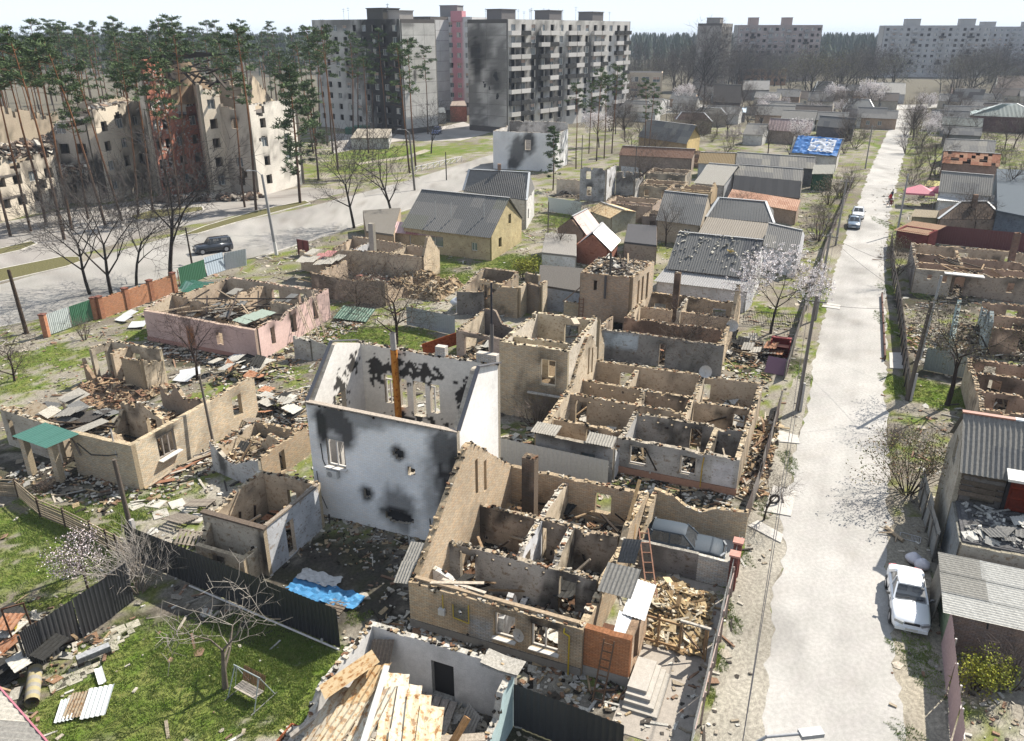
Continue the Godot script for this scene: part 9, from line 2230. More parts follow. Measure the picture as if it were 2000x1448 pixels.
		for x in [-0.6, 0.6]: plank(pt, "batten", Vector3(x, 0.05, -0.65), Vector3(x, 0.5, 0.75), 0.08, 0.06, L(0.2, 0.18, 0.16))
		k2 += 1
	var tp := thing("tarpaulin", "crumpled bright blue tarpaulin with a white sheet behind the black fence", "tarpaulin", V(-9.11,-31.12), TH)
	for k in 3:
		var m := MB.new()
		var n := 14
		for i in n:
			for j in 7:
				var q := []
				for d in [[0, 0], [0, 1], [1, 1], [1, 0]]:
					var u: float = -1.9 + 0.21 * (i + d[0]); var v: float = -0.6 + 0.17 * (j + d[1])
					if k == 1: u = 0.2 + 0.13 * (i + d[0]); v = -0.4 + 0.15 * (j + d[1])
					if k == 2: u = -1.9 + 0.16 * (i + d[0]); v = 0.45 + 0.12 * (j + d[1])
					q.append(Vector3(u + 0.2 * nz.get_noise_2d(v * 40, k * 50), 0.1 + 0.03 * k + 0.22 * absf(nz.get_noise_2d(u * 45 + k * 30, v * 45)), -v + 0.3 * nz.get_noise_2d(u * 30, k * 80)))
				m.col = vary([L(0.05, 0.20, 0.40), L(0.06, 0.22, 0.42), L(0.5, 0.5, 0.5)][k], 0.12)
				m.quad(q[0], q[1], q[2], q[3])
		part(tp, ["blue_sheet", "blue_sheet", "white_sheet"][k], m.mesh(M.paint))
	var ps := thing("pallet", "plank pallet beside the blue tarpaulin", "pallet", V(-8.31,-30.19), 20.0)
	for j in 5: plank(ps, "slat", Vector3(-0.5, 0.15, -0.4 + 0.2 * j), Vector3(0.5, 0.15, -0.4 + 0.2 * j), 0.15, 0.03, vary(L(0.22, 0.19, 0.16), 0.2))
	for x in [-0.4, 0.4]: plank(ps, "batten", Vector3(x, 0.07, -0.5), Vector3(x, 0.07, 0.5), 0.1, 0.1, L(0.18, 0.16, 0.14))
func yard_things() -> void:
	for k in 2:
		var st := thing("sack", ["white rubbish sack by the fence, farther from the car", "white rubbish sack by the fence, nearer the car"][k], "sack", [V(20.49,-33.73), V(20.67,-33.22)][k], 0.0, "white sacks")
		var m := MB.new()
		m.col = L(0.58, 0.58, 0.64)
		var rings := []
		for j in 7:
			var f := j / 6.0
			var rad: float = 0.34 * sin(PI * clampf(f * 0.85 + 0.12, 0, 1)) + 0.05
			var ring := []
			for i in 12:
				var an := TAU * i / 12
				var rd := rad * (1.0 + 0.25 * nz.get_noise_3d(cos(an) * 60 + k * 99, f * 90, sin(an) * 60))
				ring.append(Vector3(cos(an) * rd, f * 0.62, sin(an) * rd))
			rings.append(ring)
		part(st, "bag", loft(rings, M.paint, L(0.58, 0.58, 0.64)))
	var lg := thing("cut_log", "pale forked cut log lying on the dark patch of street", "log", V(20.60,-36.07), 40.0)
	for q in [[Vector3(-0.6, 0.12, -0.4), Vector3(0.5, 0.14, 0.35), 0.12, 0.1], [Vector3(-0.1, 0.14, -0.05), Vector3(-0.75, 0.1, 0.35), 0.07, 0.03], [Vector3(0.1, 0.14, 0.05), Vector3(0.2, 0.08, 0.6), 0.06, 0.03], [Vector3(-0.3, 0.14, -0.2), Vector3(-0.9, 0.2, -0.1), 0.05, 0.02]]:
		var m := MB.new()
		m.col = L(0.5, 0.43, 0.33)
		m.tube(q[0], q[1], q[2], q[3], 8)
		m.disc(q[1], (q[1] - q[0]).normalized(), q[3], 8); m.disc(q[0], (q[0] - q[1]).normalized(), q[2], 8)
		part(lg, "limb", m.mesh(M.bark))
	var rk := thing("wire_rack", "bent wire rack lying next to the cut log", "rack", V(21.34,-35.88), 30.0)
	pipe(rk, "rim", [Vector3(-0.5, 0.05, -0.3), Vector3(0.5, 0.06, -0.3), Vector3(0.5, 0.05, 0.3), Vector3(-0.5, 0.05, 0.3), Vector3(-0.5, 0.05, -0.3)], 0.015, L(0.5, 0.5, 0.52), "metal")
	for j in 6: pipe(rk, "bar", [Vector3(0.05 + 0.07 * j, 0.05, -0.3), Vector3(0.05 + 0.07 * j, 0.05, 0.3)], 0.01, L(0.45, 0.45, 0.48), "metal")
	var bx_ := thing("cupboard", "burgundy cabinet with an open shelf in the garden beside the street fence", "cabinet", V(22.43,-62.21), TH)
	var m2 := MB.new()
	m2.col = L(0.20, 0.022, 0.02)
	m2.bx(-0.8, 0, -0.5, 0.8, 0.12, 0.4); m2.bx(-0.8, 0.12, -0.5, -0.7, 1.4, 0.4); m2.bx(0.7, 0.12, -0.5, 0.8, 1.4, 0.4); m2.bx(-0.7, 0.12, -0.5, 0.7, 1.4, -0.42); m2.bx(-0.8, 1.4, -0.5, 0.8, 1.5, -0.1)
	var cb := part(bx_, "carcass", m2.mesh(M.paint))
	plank(bx_, "shelf", Vector3(-0.7, 0.9, 0.1), Vector3(0.7, 0.9, 0.1), 0.6, 0.05, L(0.5, 0.22, 0.17), "paint")
	var ds := thing("metal_sheet", "large purple-grey sheet leaning below the burgundy cabinet", "metal sheet", V(21.00,-58.49), TH)
	plank(ds, "sheet", Vector3(0, 0.05, 0.5), Vector3(0.1, 1.1, -0.5), 1.7, 0.04, L(0.14, 0.06, 0.10), "metal")
	var tk := thing("water_tank", "round white tank beside the fallen brick slope", "tank", V(-5.37,-73.68), 0.0)
	var rings := []
	for j in 7:
		var f := j / 6.0
		var ring := []
		for i in 12: ring.append(Vector3(cos(TAU * i / 12) * (0.1 + 0.55 * sin(PI * f)), 0.5 + 0.9 * f, sin(TAU * i / 12) * (0.1 + 0.55 * sin(PI * f))))
		rings.append(ring)
	part(tk, "drum", loft(rings, M.paint, L(0.55, 0.58, 0.62)))
	for i in 4: plank(tk, "leg", Vector3(cos(TAU * i / 4) * 0.7, 0, sin(TAU * i / 4) * 0.7), Vector3(cos(TAU * i / 4) * 0.3, 0.8, sin(TAU * i / 4) * 0.3), 0.06, 0.06, L(0.5, 0.52, 0.55), "metal")
	var rd := thing("metal_sheet", "rust-red sheet standing on edge in the grass behind the white shell", "metal sheet", V(-6.05,-62.68), 0.0)
	plank(rd, "sheet", Vector3(-1.4, 0.5, 0.6), Vector3(1.4, 1.0, -0.9), 0.05, 1.1, L(0.32, 0.09, 0.035), "rust")
	var sg := thing("metal_sheet", "dark green tiled roof sheet lying left of the middle garden", "metal sheet", V(-14.94,-71.58), 10.0)
	sheets(sg, "sheet", Vector3(-1.6, 0.3, 1.2), Vector3(3.2, -0.2, 0), Vector3(0.2, 0.5, -2.2), 3, 2, [tinted("metal", L(0.03, 0.10, 0.06))], [], 4, 0.05, 0.05)
	var wb := [["white foam boards lying in the garden behind the orange fence", V(-36.37,-70.70), 30.0], ["second pair of white boards behind the orange fence", V(-36.39,-72.17), 40.0], ["white panel beside the leaning dead tree", V(-25.34,-57.78), -20.0], ["curled white panel at the dead tree's foot", V(-25.45,-56.77), 20.0], ["pale blue panels lying before the pink house", V(-20.89,-58.81), 10.0], ["pale sheet by the corner of the pink house", V(-22.72,-60.97), 50.0], ["white board on the grass before the pink house", V(-34.30,-69.02), 0.0]]
	for q in wb: lay("fallen_panel", q[0], "panel", q[1], q[2], 1.5, 0.9, 0.25, tinted("paint", vary(L(0.6, 0.62, 0.64), 0.1)), 1, 0.1)
	var sp := [["heap of pale broken slates and boards behind the rubble-filled house", V(-16.74,-51.75)], ["heap of white panels and slates before the pink house corner", V(-21.39,-57.78)], ["scrap heap with branches left of the burgundy cabinet", V(20.11,-62.68)], ["junk heap of charred boards at the left edge beside the dark fence", V(-21.94,-26.87)], ["heap of boards and slates behind the low pinkish ruin", V(-0.62,-59.34)]]
	for q in sp:
		var t2 := thing("scrap_heap", q[0], "rubble heap", q[1], TH)
		wreck(t2, -2.6, -1.8, 2.6, 2.2, 14, 16, 0.6)
		skirt(t2, -3.2, -2.4, 3.2, 2.6, 260)
	var rs := thing("stone_stub", "grey plastered wall stub between the pink house and the white shell", "wall", V(-17.96,-61.53), TH)
	wall(rs, 0, 0, 1.5, 0.2, 2.0, {"ca": L(0.42, 0.4, 0.37), "rag": 0.3, "prof": [[0, 2.1], [1.5, 1.7]], "name": "panel"})
	wall(rs, 1.5, 0.2, 2.6, 1.8, 1.6, {"ca": L(0.5, 0.48, 0.44), "rag": 0.3, "prof": [[0, 1.9], [2, 0.6]], "name": "panel"})
	for k in 3:
		var cn := thing("container", ["dark green bin container, leftmost of three by the block", "dark green bin container, middle of three by the block", "dark green bin container, rightmost of three by the block"][k], "container", [V(-42.91,-219.51), V(-41.36,-223.01), V(-39.63,-224.20)][k], 5.0, "green containers")
		var m := MB.new()
		m.col = L(0.02, 0.10, 0.06)
		m.bx(-1.1, 0, -0.8, 1.1, 1.5, 0.8)
		part(cn, "bin", m.mesh(M.metal))
		m = MB.new()
		m.col = L(0.03, 0.14, 0.09)
		m.box(Transform3D(Basis(Vector3.RIGHT, 0.15), Vector3(0, 1.62, 0)), Vector3(2.3, 0.12, 1.7))
		part(cn, "lid", m.mesh(M.metal))
	flat_roof("low pale transformer hut on the lawn before the pale-ended block", [V(-37.08,-189.49), V(-28.46,-190.37), V(-30.26,-208.55), V(-39.17,-210.66)], 2.4, L(0.3, 0.27, 0.22), L(0.46, 0.45, 0.44), "shed", "conc")
	flat_roof("red brick garage between the tall blocks", [V(-18.52,-250.89), V(-13.58,-250.89), V(-15.23,-270.02), V(-19.21,-270.02)], 4.5, L(0.25, 0.2, 0.17), L(0.33, 0.13, 0.09), "shed", "conc")
	flat_roof("small kiosk under a grey roof behind the white block", [V(-24.74,-245.08), V(-19.31,-245.08), V(-21.34,-263.34), V(-25.54,-263.34)], 3.0, L(0.12, 0.13, 0.14), L(0.3, 0.32, 0.34), "shed", "conc")
	var sl := thing("door", "burgundy gate leaf standing in the ruin by the main road", "gate", V(-25.17,-94.47), 30.0)
	plank(sl, "leaf", Vector3(-0.9, 1.0, 0), Vector3(0.9, 1.0, 0), 0.05, 1.9, L(0.16, 0.02, 0.025), "metal")
	for x in [-0.9, 0.0, 0.9]: plank(sl, "frame", Vector3(x, 0, 0.05), Vector3(x, 2.0, 0.05), 0.06, 0.06, L(0.08, 0.03, 0.03), "metal")
	var bs := thing("sheet_pile", "pile of bent dark green sheets behind the orange brick fence", "sheet pile", V(-32.82,-79.10), 20.0)
	for k in 7: sheets(bs, "sheet", Vector3(rr(-2.0, 0.5), 0.2 + rr(0, 1.0), rr(-0.5, 1.5)), Vector3(1.8, rr(-0.3, 0.3), rr(-0.3, 0.3)), Vector3(rr(-0.3, 0.3), rr(0.2, 0.8), -1.1), 1, 1, [tinted("metal", L(0.03, 0.12, 0.08)), tinted("metal", L(0.10, 0.2, 0.17))], [], 5, 0.04, 0.05)
	var cr := thing("tyre", "old tyre leaning on the small street tree", "tyre", V(15.06,-39.25), 0.0)
	var tm := MB.new()
	for i in 14:
		var a0 := TAU * i / 14; var a1 := TAU * (i + 1) / 14
		tm.tube(Vector3(cos(a0) * 0.26, 0.33 + sin(a0) * 0.26, 0), Vector3(cos(a1) * 0.26, 0.33 + sin(a1) * 0.26, 0), 0.07, 0.07, 6)
	part(cr, "ring", tm.mesh(M.tyre))
# ---------------------------------------------------------------- vegetation
const ORD := ["first", "second", "third", "fourth", "fifth", "sixth", "seventh", "eighth", "ninth", "tenth", "eleventh", "twelfth", "thirteenth", "fourteenth", "fifteenth", "sixteenth", "seventeenth", "eighteenth", "nineteenth", "twentieth", "twenty-first"]
func count_off(row: Array, words: String) -> void:
	row.sort_custom(func(a, b): return a.position.x / -a.position.z < b.position.x / -b.position.z)
	for i in row.size(): row[i].set_meta("label", words % ORD[i])
func vegetation() -> void:
	var dark := L(0.056, 0.050, 0.047)
	var grey := L(0.17, 0.15, 0.135)
	var B := []
	for k in 5: B.append(bare_mesh(700 + k, 12.0, 0.22, {"lv": 4, "col": dark, "kids": 2, "first": 1, "rmin": 0.02, "a0": 0.35, "a1": 0.85, "s0": 0.5, "s1": 0.75}))
	var twiggy := []
	for k in 3: twiggy.append(bare_mesh(720 + k, 5.0, 0.12, {"lv": 4, "col": L(0.075, 0.06, 0.05), "kids": 2, "first": 1, "a0": 0.4, "a1": 0.9, "rmin": 0.008}))
	var gnarl := bare_mesh(731, 4.8, 0.17, {"lv": 4, "col": L(0.21, 0.19, 0.165), "kids": 1, "first": 1, "bend": 0.42, "a0": 0.7, "a1": 1.3, "s0": 0.6, "s1": 0.9, "rmin": 0.018})
	var lanky := bare_mesh(735, 8.5, 0.17, {"lv": 4, "col": L(0.05, 0.036, 0.032), "kids": 2, "first": 1, "bend": 0.35, "a0": 0.5, "a1": 1.1, "rmin": 0.012})
	var wide := bare_mesh(737, 7.0, 0.16, {"lv": 4, "col": L(0.07, 0.055, 0.045), "kids": 2, "first": 0, "bend": 0.3, "a0": 0.6, "a1": 1.15, "s0": 0.55, "s1": 0.8, "rmin": 0.012})
	var wht := [L(0.72, 0.67, 0.66), L(0.66, 0.60, 0.60), L(0.76, 0.73, 0.71)]
	var bl := []
	for k in 3: bl.append(leafy_mesh(740 + k, 5.6, 0.13, 12, 0.11, 0.05, wht, {"lv": 4, "kids": 2, "first": 2, "a0": 0.45, "a1": 0.95, "col": L(0.08, 0.07, 0.065)}))
	var bp := leafy_mesh(745, 3.0, 0.07, 2, 0.08, 0.035, [L(0.66, 0.57, 0.58), L(0.7, 0.64, 0.64), L(0.6, 0.5, 0.52)], {"lv": 4, "kids": 2, "first": 1, "col": L(0.09, 0.07, 0.065)})
	var bush := [bush_mesh(750, 2.6, 16, 5, 0.045, [L(0.13, 0.14, 0.05), L(0.19, 0.16, 0.07), L(0.10, 0.11, 0.045), L(0.2, 0.13, 0.07)]), bush_mesh(751, 2.2, 12, 2, 0.05, [L(0.10, 0.11, 0.05), L(0.12, 0.09, 0.06)]), bush_mesh(752, 1.4, 12, 7, 0.05, [L(0.24, 0.24, 0.03), L(0.16, 0.18, 0.03)])]
	var drybush := [bush_mesh(755, 2.4, 12, 0, 0.03, [dark], L(0.10, 0.08, 0.07)), bush_mesh(756, 2.0, 14, 0, 0.03, [dark], L(0.13, 0.105, 0.09))]
	var pale := bush_mesh(758, 3.0, 26, 0, 0.03, [grey], L(0.30, 0.27, 0.24))
	var leafy := leafy_mesh(760, 7.0, 0.2, 3, 0.3, 0.06, [L(0.09, 0.085, 0.045), L(0.07, 0.065, 0.04), L(0.11, 0.10, 0.05)], {"lv": 4, "kids": 2, "first": 2, "col": L(0.055, 0.045, 0.04)})
	var haze := leafy_mesh(762, 11.0, 0.2, 2, 0.3, 0.08, [L(0.15, 0.16, 0.06), L(0.12, 0.11, 0.06)], {"lv": 4, "kids": 2, "first": 1, "col": dark, "rmin": 0.02})
	plant("fruit_tree", "gnarled grey pruned fruit tree on the lawn by the swing bench", "tree", gnarl, V(-11.85,-25.26), 0.82, 0.6)
	plant("shrub", "pale leafless shrub fanning out at the corner of the dark fences", "shrub", pale, V(-18.04,-31.38), 1.0, 0.3)
	plant("blossom_tree", "small pinkish blossoming tree by the board fence", "tree", bp, V(-20.67,-31.69), 0.95, 1.0)
	plant("dead_tree", "dark leaning dead tree before the pink house", "tree", lanky, V(-24.56,-57.07), 0.72, 2.2, "", Vector2(0.0, 0.12))
	plant("fruit_tree", "wide bare fruit tree in the grass behind the white shell", "tree", wide, V(-10.02,-64.84), 1.0, 0.4)
	plant("fruit_tree", "reddish bare fruit tree beside the collapsed tan house", "tree", wide, V(-14.87,-73.37), 0.7, 1.4)
	plant("fruit_tree", "low bare fruit tree at the left edge of the gardens", "tree", wide, V(-38.65,-56.77), 0.62, 0.2)
	plant("fruit_tree", "bare tree standing among the walls of the blue-patched house", "tree", wide, V(13.91,-59.76), 0.72, 2.0)
	plant("blossom_tree", "white blossoming tree over the picket fence beside the street", "tree", bl[0], V(23.25,-67.40), 1.15, 0.2)
	plant("bush", "large olive-brown bush at the right edge of the street", "bush", bush[0], V(23.22,-40.36), 1.35, 0.0)
	plant("leafy_tree", "dark bushy tree with small leaves right of the street", "tree", leafy, V(31.62,-52.44), 1.0, 0.5)
	plant("shrub", "thin bare sapling with a tyre beside the street fence", "shrub", twiggy[2], V(14.01,-37.63), 0.55, 0.8)
	plant("bush", "yellow-green bush by the pink fence, lower right", "bush", bush[2], V(19.16,-25.26), 1.0, 0.0)
	plant("bush", "dry brown bush at the lower right edge", "bush", drybush[0], V(20.64,-25.26), 0.85, 0.4)
	plant("bush", "tangle of grey branches between white shell and many-roomed house", "bush", drybush[1], V(1.58,-48.93), 1.25, 0.0)
	plant("bush", "reddish bare thicket in the collapsed tan house yard", "bush", drybush[0], V(-19.40,-84.68), 1.3, 0.0)
	plant("bush", "bare thicket left of the middle fence", "bush", drybush[1], V(-14.40,-76.56), 1.2, 1.0)
	plant("bush", "bright green bush in the middle garden", "bush", bush[2], V(1.24,-84.68), 1.5, 0.5)
	plant("bush", "dry shrub by the green-porch pillar", "bush", drybush[1], V(-27.52,-40.36), 0.6, 0.5)
	plant("bush", "dry shrub beside the double gate", "bush", drybush[0], V(-37.61,-65.71), 0.85, 0.5)
	plant("bush", "short bare bush at the foot of the large olive bush", "bush", drybush[1], V(24.87,-46.35), 0.75, 0.5)
	plant("shrub", "bare street-side shrub by the green verge on the right", "shrub", twiggy[0], V(40.79,-81.81), 0.85, 0.5)
	plant("bush", "brown-green shrub at the verge beyond the lawn", "bush", bush[1], V(46.81,-94.47), 1.0, 0.5)
	var yd := ["bare tree in the middle yard beside the red-roofed shed", "small bare tree by the white gabled shed", "bare bush left of the hipped slate roof", "thin bare tree before the black bitumen roof"]
	var yp := [V(5.52,-93.28), V(10.37,-106.50), V(19.49,-99.49), V(31.97,-111.15)]
	for k in 4: plant("fruit_tree", yd[k], "tree", twiggy[k % 3], yp[k], 0.95, k)
	var rp := [[V(-39.87,-76.23), 0.95, "bare street tree, second from the left along the main road"], [V(-37.48,-84.48), 1.15, "bare street tree with a forked crown behind the orange brick fence"], [V(-40.19,-82.18), 0.75, "slender bare street tree between two larger ones"], [V(-21.78,-109.24), 0.95, "dark bare tree alone at the main road kerb before the flat annexe"], [V(-16.61,-111.79), 1.0, "bare tree beside the mossy grey roof"], [V(-43.67,-79.10), 0.85, "leftmost bare street tree behind the double gate"], [V(-18.03,-182.77), 0.8, "small bare tree on the lawn"]]
	var k2 := 0
	for q in rp:
		plant("bare_tree", q[2], "tree", B[k2 % 5], q[0], q[1], k2 * 1.3, "bare trees along the main road", Vector2(0, rr(-0.05, 0.08)))
		k2 += 1
	var P := []
	for k in 5: P.append(pine_mesh(770 + k, 24.0, [0.72, 0.5, 0.76, 0.58, 0.66][k], [0.62, 0.95, 0.6, 0.9, 0.75][k]))
	var low := pine_mesh(780, 17.0, 0.22, 1.7)
	var pq := [V(-58.53,-102.75), V(-60.20,-108.01), V(-55.93,-113.78), V(-54.47,-120.89), V(-53.20,-123.96), V(-50.57,-121.64), V(-57.12,-111.15), V(-65.46,-107.40), V(-66.54,-104.45), V(-38.80,-120.89), V(-41.33,-123.57), V(-61.44,-115.14), V(-65.38,-111.15), V(-52.99,-129.71), V(-67.89,-102.19), V(-54.62,-116.18)]
	rng.seed = 790
	var row := []
	row = []
	for k in pq.size():
		row.append(plant("pine_tree", "tall thin pine with orange trunk before the gutted cream and red block", "tree", P[[0, 2, 4, 2, 0, 3][k % 6]], pq[k], rr(0.8, 1.1), rr(0, 6), "pines before the gutted block", Vector2(rr(-0.03, 0.03), rr(0.02, 0.12))))
	count_off(row, "%s thin orange-trunked pine from the left before the gutted block")
	plant("pine_tree", "broad low-branched pine right of the gutted block", "tree", low, V(-33.46,-126.36), 1.2, 0.0)
	plant("pine_tree", "bushy pine beside the main road next to the broad pine", "tree", low, V(-35.40,-148.09), 1.0, 2.0)
	var pl := [V(-39.94,-182.77), V(-40.09,-208.55), V(-40.74,-219.51), V(-37.41,-224.20), V(-33.13,-219.51), V(-31.59,-224.20), V(-28.52,-219.51), V(-34.45,-161.12), V(-31.95,-182.77), V(-19.68,-156.14), V(-19.05,-161.12), V(-22.27,-219.51), V(-44.27,-182.77), V(-43.84,-195.77)]
	row = []
	for k in pl.size(): row.append(plant("pine_tree", "tall pine with bare orange trunk before the pale-ended burnt block", "tree", P[(k + 2) % 5], pl[k], rr(0.8, 1.08), rr(0, 6), "pines before the pale-ended block", Vector2(rr(-0.02, 0.02), rr(-0.03, 0.08))))
	count_off(row, "%s tall pine from the left before the pale-ended burnt block")
	var pm := [V(12.67,-161.12), V(17.12,-182.77), V(17.71,-171.30), V(19.71,-174.97), V(22.25,-182.77), V(29.44,-182.77), V(27.89,-167.78)]
	row = []
	for k in pm.size(): row.append(plant("pine_tree", "dark sparse pine right of the burnt balcony block", "tree", P[k % 5], pm[k], rr(0.62, 0.78), rr(0, 6), "dark pines by the balcony block", Vector2(rr(-0.02, 0.02), rr(-0.05, 0.05))))
	count_off(row, "%s dark sparse pine from the left beside the balcony block")
	plant("pine_tree", "low green pine leaning over the white shell by the main road", "tree", low, V(7.01,-137.85), 0.62, 1.0)
	rng.seed = 800
	var n := 0
	while n < 150:
		var x := rr(-190, -42); var z := -rr(150, 330)
		if x > -70 and z > -285 and z < -225: continue
		if x > -82 and z > -165: continue
		if x / -z > -0.16: continue
		plant("pine_tree", "pine in the wood behind the gutted left block", "tree", P[n % 5], Vector3(x, 0, z), rr(0.7, 1.2), rr(0, 6), "pines of the wood behind the gutted block", Vector2(rr(-0.03, 0.03), rr(-0.03, 0.03)))
		n += 1
	rng.seed = 810
	for k in 135:
		var f := rr(0.13, 0.68)
		var z := -rr(325, 480)
		if absf(f - 0.475) < 0.02: continue
		plant("bare_tree", "bare tree of the grey belt below the right skyline", "tree", B[k % 5] if k % 4 else haze, Vector3(-z * f, 0, z), rr(0.9, 1.5), rr(0, 6), "bare trees below the right skyline")
	plant("poplar_tree", "dense upright brown tree at the far crossroads", "tree", haze, V(104.29,-296.21), 1.7, 0.0)
	plant("bare_tree", "tall bare tree before the dark tower block", "tree", B[1], V(73.37,-332.85), 2.0, 0.0)
	plant("bare_tree", "second tall bare tree before the dark tower block", "tree", B[3], V(74.00,-322.89), 1.9, 2.0)
	rng.seed = 820
	var gl := [V(83.31,-271.74), V(89.96,-277.04), V(76.68,-260.12), V(92.62,-255.42), V(102.24,-260.12), V(120.53,-247.95), V(134.62,-271.74), V(110.67,-219.51), V(97.43,-195.77), V(66.70,-191.25)]
	row = []
	for k in gl.size(): row.append(plant("blossom_tree", "pale blossoming tree in the far street gardens", "tree", bl[k % 3], gl[k], rr(0.75, 1.05), rr(0, 6), "blossoming trees in the far gardens"))
	count_off(row, "%s pale blossoming tree from the left in the far street gardens")
	plant("blossom_tree", "pink blossoming tree left of the ochre-roofed shed", "tree", bp, V(52.61,-195.77), 1.4, 1.0)
	var gb := [V(80.05,-161.12), V(71.08,-143.83), V(67.26,-131.88), V(87.86,-182.77), V(89.25,-174.97), V(79.65,-152.02), V(102.75,-216.11), V(90.72,-182.77), V(96.99,-182.77), V(91.20,-161.12), V(101.05,-167.78), V(92.88,-149.19), V(110.78,-191.25), V(49.82,-125.55), V(53.81,-131.88), V(58.20,-138.82), V(43.83,-111.15), V(39.80,-102.19), V(74.17,-182.77), V(79.81,-191.25), V(90.09,-210.66)]
	row = []
	for k in gb.size(): row.append(plant("bush", "bare brown thicket along the street gardens", "bush", [drybush[0], bush[1], drybush[1]][k % 3], gb[k], rr(1.2, 1.9), rr(0, 6), "bare thickets along the street"))
	count_off(row, "%s bare brown thicket from the left along the street gardens")
	var gt := [V(91.29,-182.77), V(76.85,-149.19), V(107.27,-219.51), V(119.90,-234.19), V(107.26,-182.77), V(116.73,-191.25), V(59.91,-102.19), V(77.13,-125.55), V(59.37,-105.03), V(106.63,-271.74), V(99.97,-271.74), V(54.84,-210.66), V(62.46,-219.51), V(41.69,-191.25), V(47.67,-234.19), V(28.37,-161.12), V(26.25,-182.77), V(41.55,-161.12), V(56.84,-167.78), V(57.05,-182.77), V(19.87,-129.71)]
	row = []
	for k in gt.size(): row.append(plant("fruit_tree", "bare fruit tree in the gardens beside the street", "tree", twiggy[k % 3], gt[k], rr(1.0, 1.7), rr(0, 6), "bare fruit trees in the gardens"))
	count_off(row, "%s bare fruit tree from the left in the gardens by the street")
	rng.seed = 825
	for k in 46:
		var z := -rr(215, 345)
		var f := rr(0.12, 0.62)
		if absf(f - 0.455 - (z + 215) * -0.0001) < 0.035: continue
		var p := Vector3(-z * f, 3.0, z)
		var ux := Vector3(cos(0.42), 0, sin(0.42)) * rr(7, 11)
		var bk := Vector3(sin(0.42), 0, -cos(0.42)) * rr(3, 4)
		var hr := Vector3(0, rr(1.6, 2.4), 0)
		var h := roofed("small house among the far gardens", p, p + ux, p + bk + hr, p + ux + bk + hr, {"mats": [[M.slate_a], [M.slate_b], [M.slate_c], [tinted("slate", L(0.13, 0.115, 0.11))]][k % 4], "nx": 3, "ny": 1, "waves": 10, "wall": vary([L(0.5, 0.46, 0.38), L(0.4, 0.3, 0.22), L(0.6, 0.6, 0.58)][k % 3], 0.15), "hip": false, "open": [[1.2, 2.2, 1.0, 2.1], [4.2, 5.2, 1.0, 2.1]]})
		h.set_meta("group", "small houses of the far gardens")
	for k in 120:
		var z := -rr(190, 345)
		var f := rr(0.1, 0.66)
		if absf(f - 0.455 - (z + 215) * -0.0001) < 0.022: continue
		plant("fruit_tree", "bare garden tree between the far houses", "tree", [twiggy[0], twiggy[1], drybush[0], twiggy[2], bush[1], bl[k % 3] if k % 36 == 5 else drybush[1]][k % 6], Vector3(-z * f, 0, z), rr(1.1, 2.0), rr(0, 6), "bare trees between the far houses")
	rng.seed = 830
	var xs := []
	var cs := []
	var cone := MB.new()
	for j in 3:
		for i in 6:
			var a0 := TAU * i / 6.0 + j * 0.5; var a1 := TAU * (i + 1) / 6.0 + j * 0.5
			var y := 0.35 + 0.2 * j; var r := 0.19 - 0.045 * j
			cone.tri(Vector3(cos(a0) * r, y, sin(a0) * r), Vector3(rr(-0.03, 0.03), y + 0.3, rr(-0.03, 0.03)), Vector3(cos(a1) * r * 0.8, y + 0.03, sin(a1) * r))
	cone.tube(Vector3.ZERO, Vector3(0, 0.6, 0), 0.02, 0.015, 4)
	for k in 5200:
		var z := -rr(520, 1300)
		var f := rr(-0.75, 0.8)
		if f > -0.1 and z > -600: continue
		var h := rr(17, 24)
		xs.append(Transform3D(Basis(Vector3.UP, rr(0, 6)) * Basis.from_scale(Vector3(h * rr(0.8, 1.3), h, h)), Vector3(-z * f, 0, z)))
		cs.append(vary(L(0.04, 0.055, 0.035), 0.35))
	multi(self, "far_forest", cone.mesh(M.leaf), xs, cs, "dark conifer forest along the horizon", "forest")
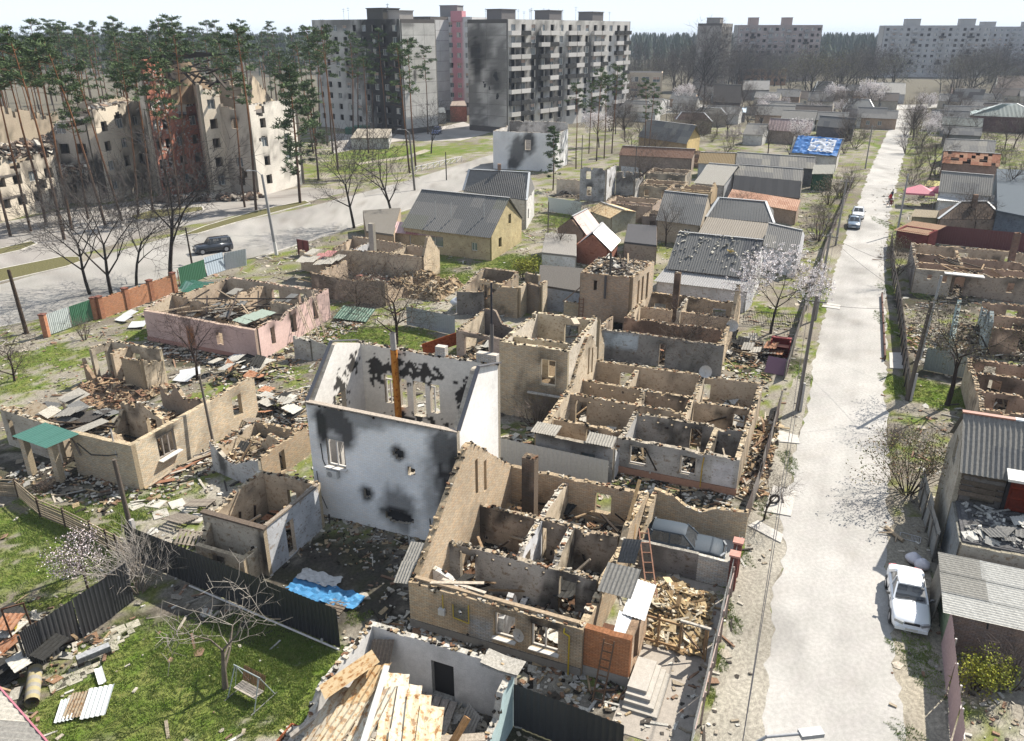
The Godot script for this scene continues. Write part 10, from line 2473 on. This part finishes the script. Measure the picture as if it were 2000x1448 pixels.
# ---------------------------------------------------------------- grass and litter
func side_of(x: float, z: float) -> float:
	return (x - 11.6) * 0.924 + (z + 22.6) * 0.383 + clampf((-z - 60.0) * 0.008, 0, 2)
func right_of_main(x: float, z: float) -> bool:
	return (x + 37.1) * -25.0 - (z + 84.7) * 16.0 < -30.0
func scatter() -> void:
	rng.seed = 900
	var bl := MB.new()
	for k in 6:
		var a := rr(0, TAU)
		var p := Vector3(rr(-0.5, 0.5), 0, rr(-0.5, 0.5))
		var s := Vector3(cos(a), 0, sin(a)) * 0.09
		bl.tri(p - s, p + Vector3(rr(-0.35, 0.35), rr(0.5, 1.0), rr(-0.35, 0.35)), p + s)
	var tuft := bl.mesh(M.leaf)
	var xs := []
	var cs := []
	for e in greens:
		if e[0].z < -130: continue
		var n := int(e[1] * e[2] * 3.14 * minf(e[3], 1.2) * (130.0 if e[0].z > -45 else 40.0))
		for k in mini(n, 9000):
			var a := rr(0, TAU); var r := sqrt(rng.randf())
			var x: float = e[0].x + cos(a) * r * e[1]; var z: float = e[0].z + sin(a) * r * e[2]
			if absf(side_of(x, z)) < 2.3: continue
			var g := green_at(x, z) + nz.get_noise_2d(x * 9.0 + 80, z * 9.0) * 1.0 + nz.get_noise_2d(x * 30.0, z * 30.0 + 200) * 0.8
			if g < 0.12: continue
			var s := rr(0.07, 0.17)
			xs.append(Transform3D(Basis(Vector3.UP, a * 3) * Basis.from_scale(Vector3(s * 1.3, s, s * 1.3)), Vector3(x, 0, z)))
			cs.append(vary(L(0.12, 0.20, 0.035).lerp(L(0.24, 0.245, 0.09), clampf(rng.randf() * 0.8, 0, 1)), 0.3))
	multi(self, "grass", tuft, xs, cs, "short spring grass growing in the yards and verges", "grass")
	xs = []; cs = []
	var bx := []
	var bc := []
	for k in 62000:
		var z := -20.0 - 120.0 * pow(rng.randf(), 1.35)
		var x := rr(-62, 70)
		var s := side_of(x, z)
		if s > -3.9 and s < 4.3 and (absf(s) < 2.7 or rng.randf() < 0.75): continue
		if not right_of_main(x, z): continue
		var d := nz.get_noise_2d(x * 5.0 + 9, z * 5.0) + 0.4 * nz.get_noise_2d(x * 25.0, z * 25.0)
		if d < rr(-0.35, 0.2) - (0.25 if x > -26 and x < -6 and z < -38 and z > -75 else 0.0): continue
		if green_at(x, z) > 0.35 and rng.randf() < 0.85: continue
		var big := rng.randf() < 0.09
		var w := rr(0.05, 0.22) if not big else rr(0.25, 0.7)
		var col: Color = [L(0.60, 0.59, 0.57), L(0.50, 0.47, 0.43), L(0.38, 0.33, 0.27), L(0.10, 0.09, 0.085), L(0.30, 0.2, 0.15), L(0.55, 0.5, 0.44)][rng.randi() % 6]
		if k % 3:
			xs.append(Transform3D(Basis.from_euler(Vector3(rr(-0.3, 0.3), rr(0, 6.3), rr(-0.3, 0.3))) * Basis.from_scale(Vector3(w, 0.05, w * rr(0.6, 1.3))), Vector3(x, 0.02, z)))
			cs.append(vary(col, 0.2))
		else:
			var l := rr(0.2, 0.35) if rng.randf() < 0.8 else rr(0.6, 1.8)
			bx.append(Transform3D(Basis.from_euler(Vector3(rr(-0.15, 0.15), rr(0, 6.3), rr(-0.2, 0.2))) * Basis.from_scale(Vector3(l, 0.06, rr(0.07, 0.14))), Vector3(x, 0.04, z)))
			bc.append(vary(col, 0.25))
	multi(self, "debris", chip_mesh, xs, cs, "scattered chips of slate, plaster and board on the ground", "debris")
	multi(self, "loose_bricks", brick_mesh, bx, bc, "loose bricks and splintered boards strewn over the yards", "debris")
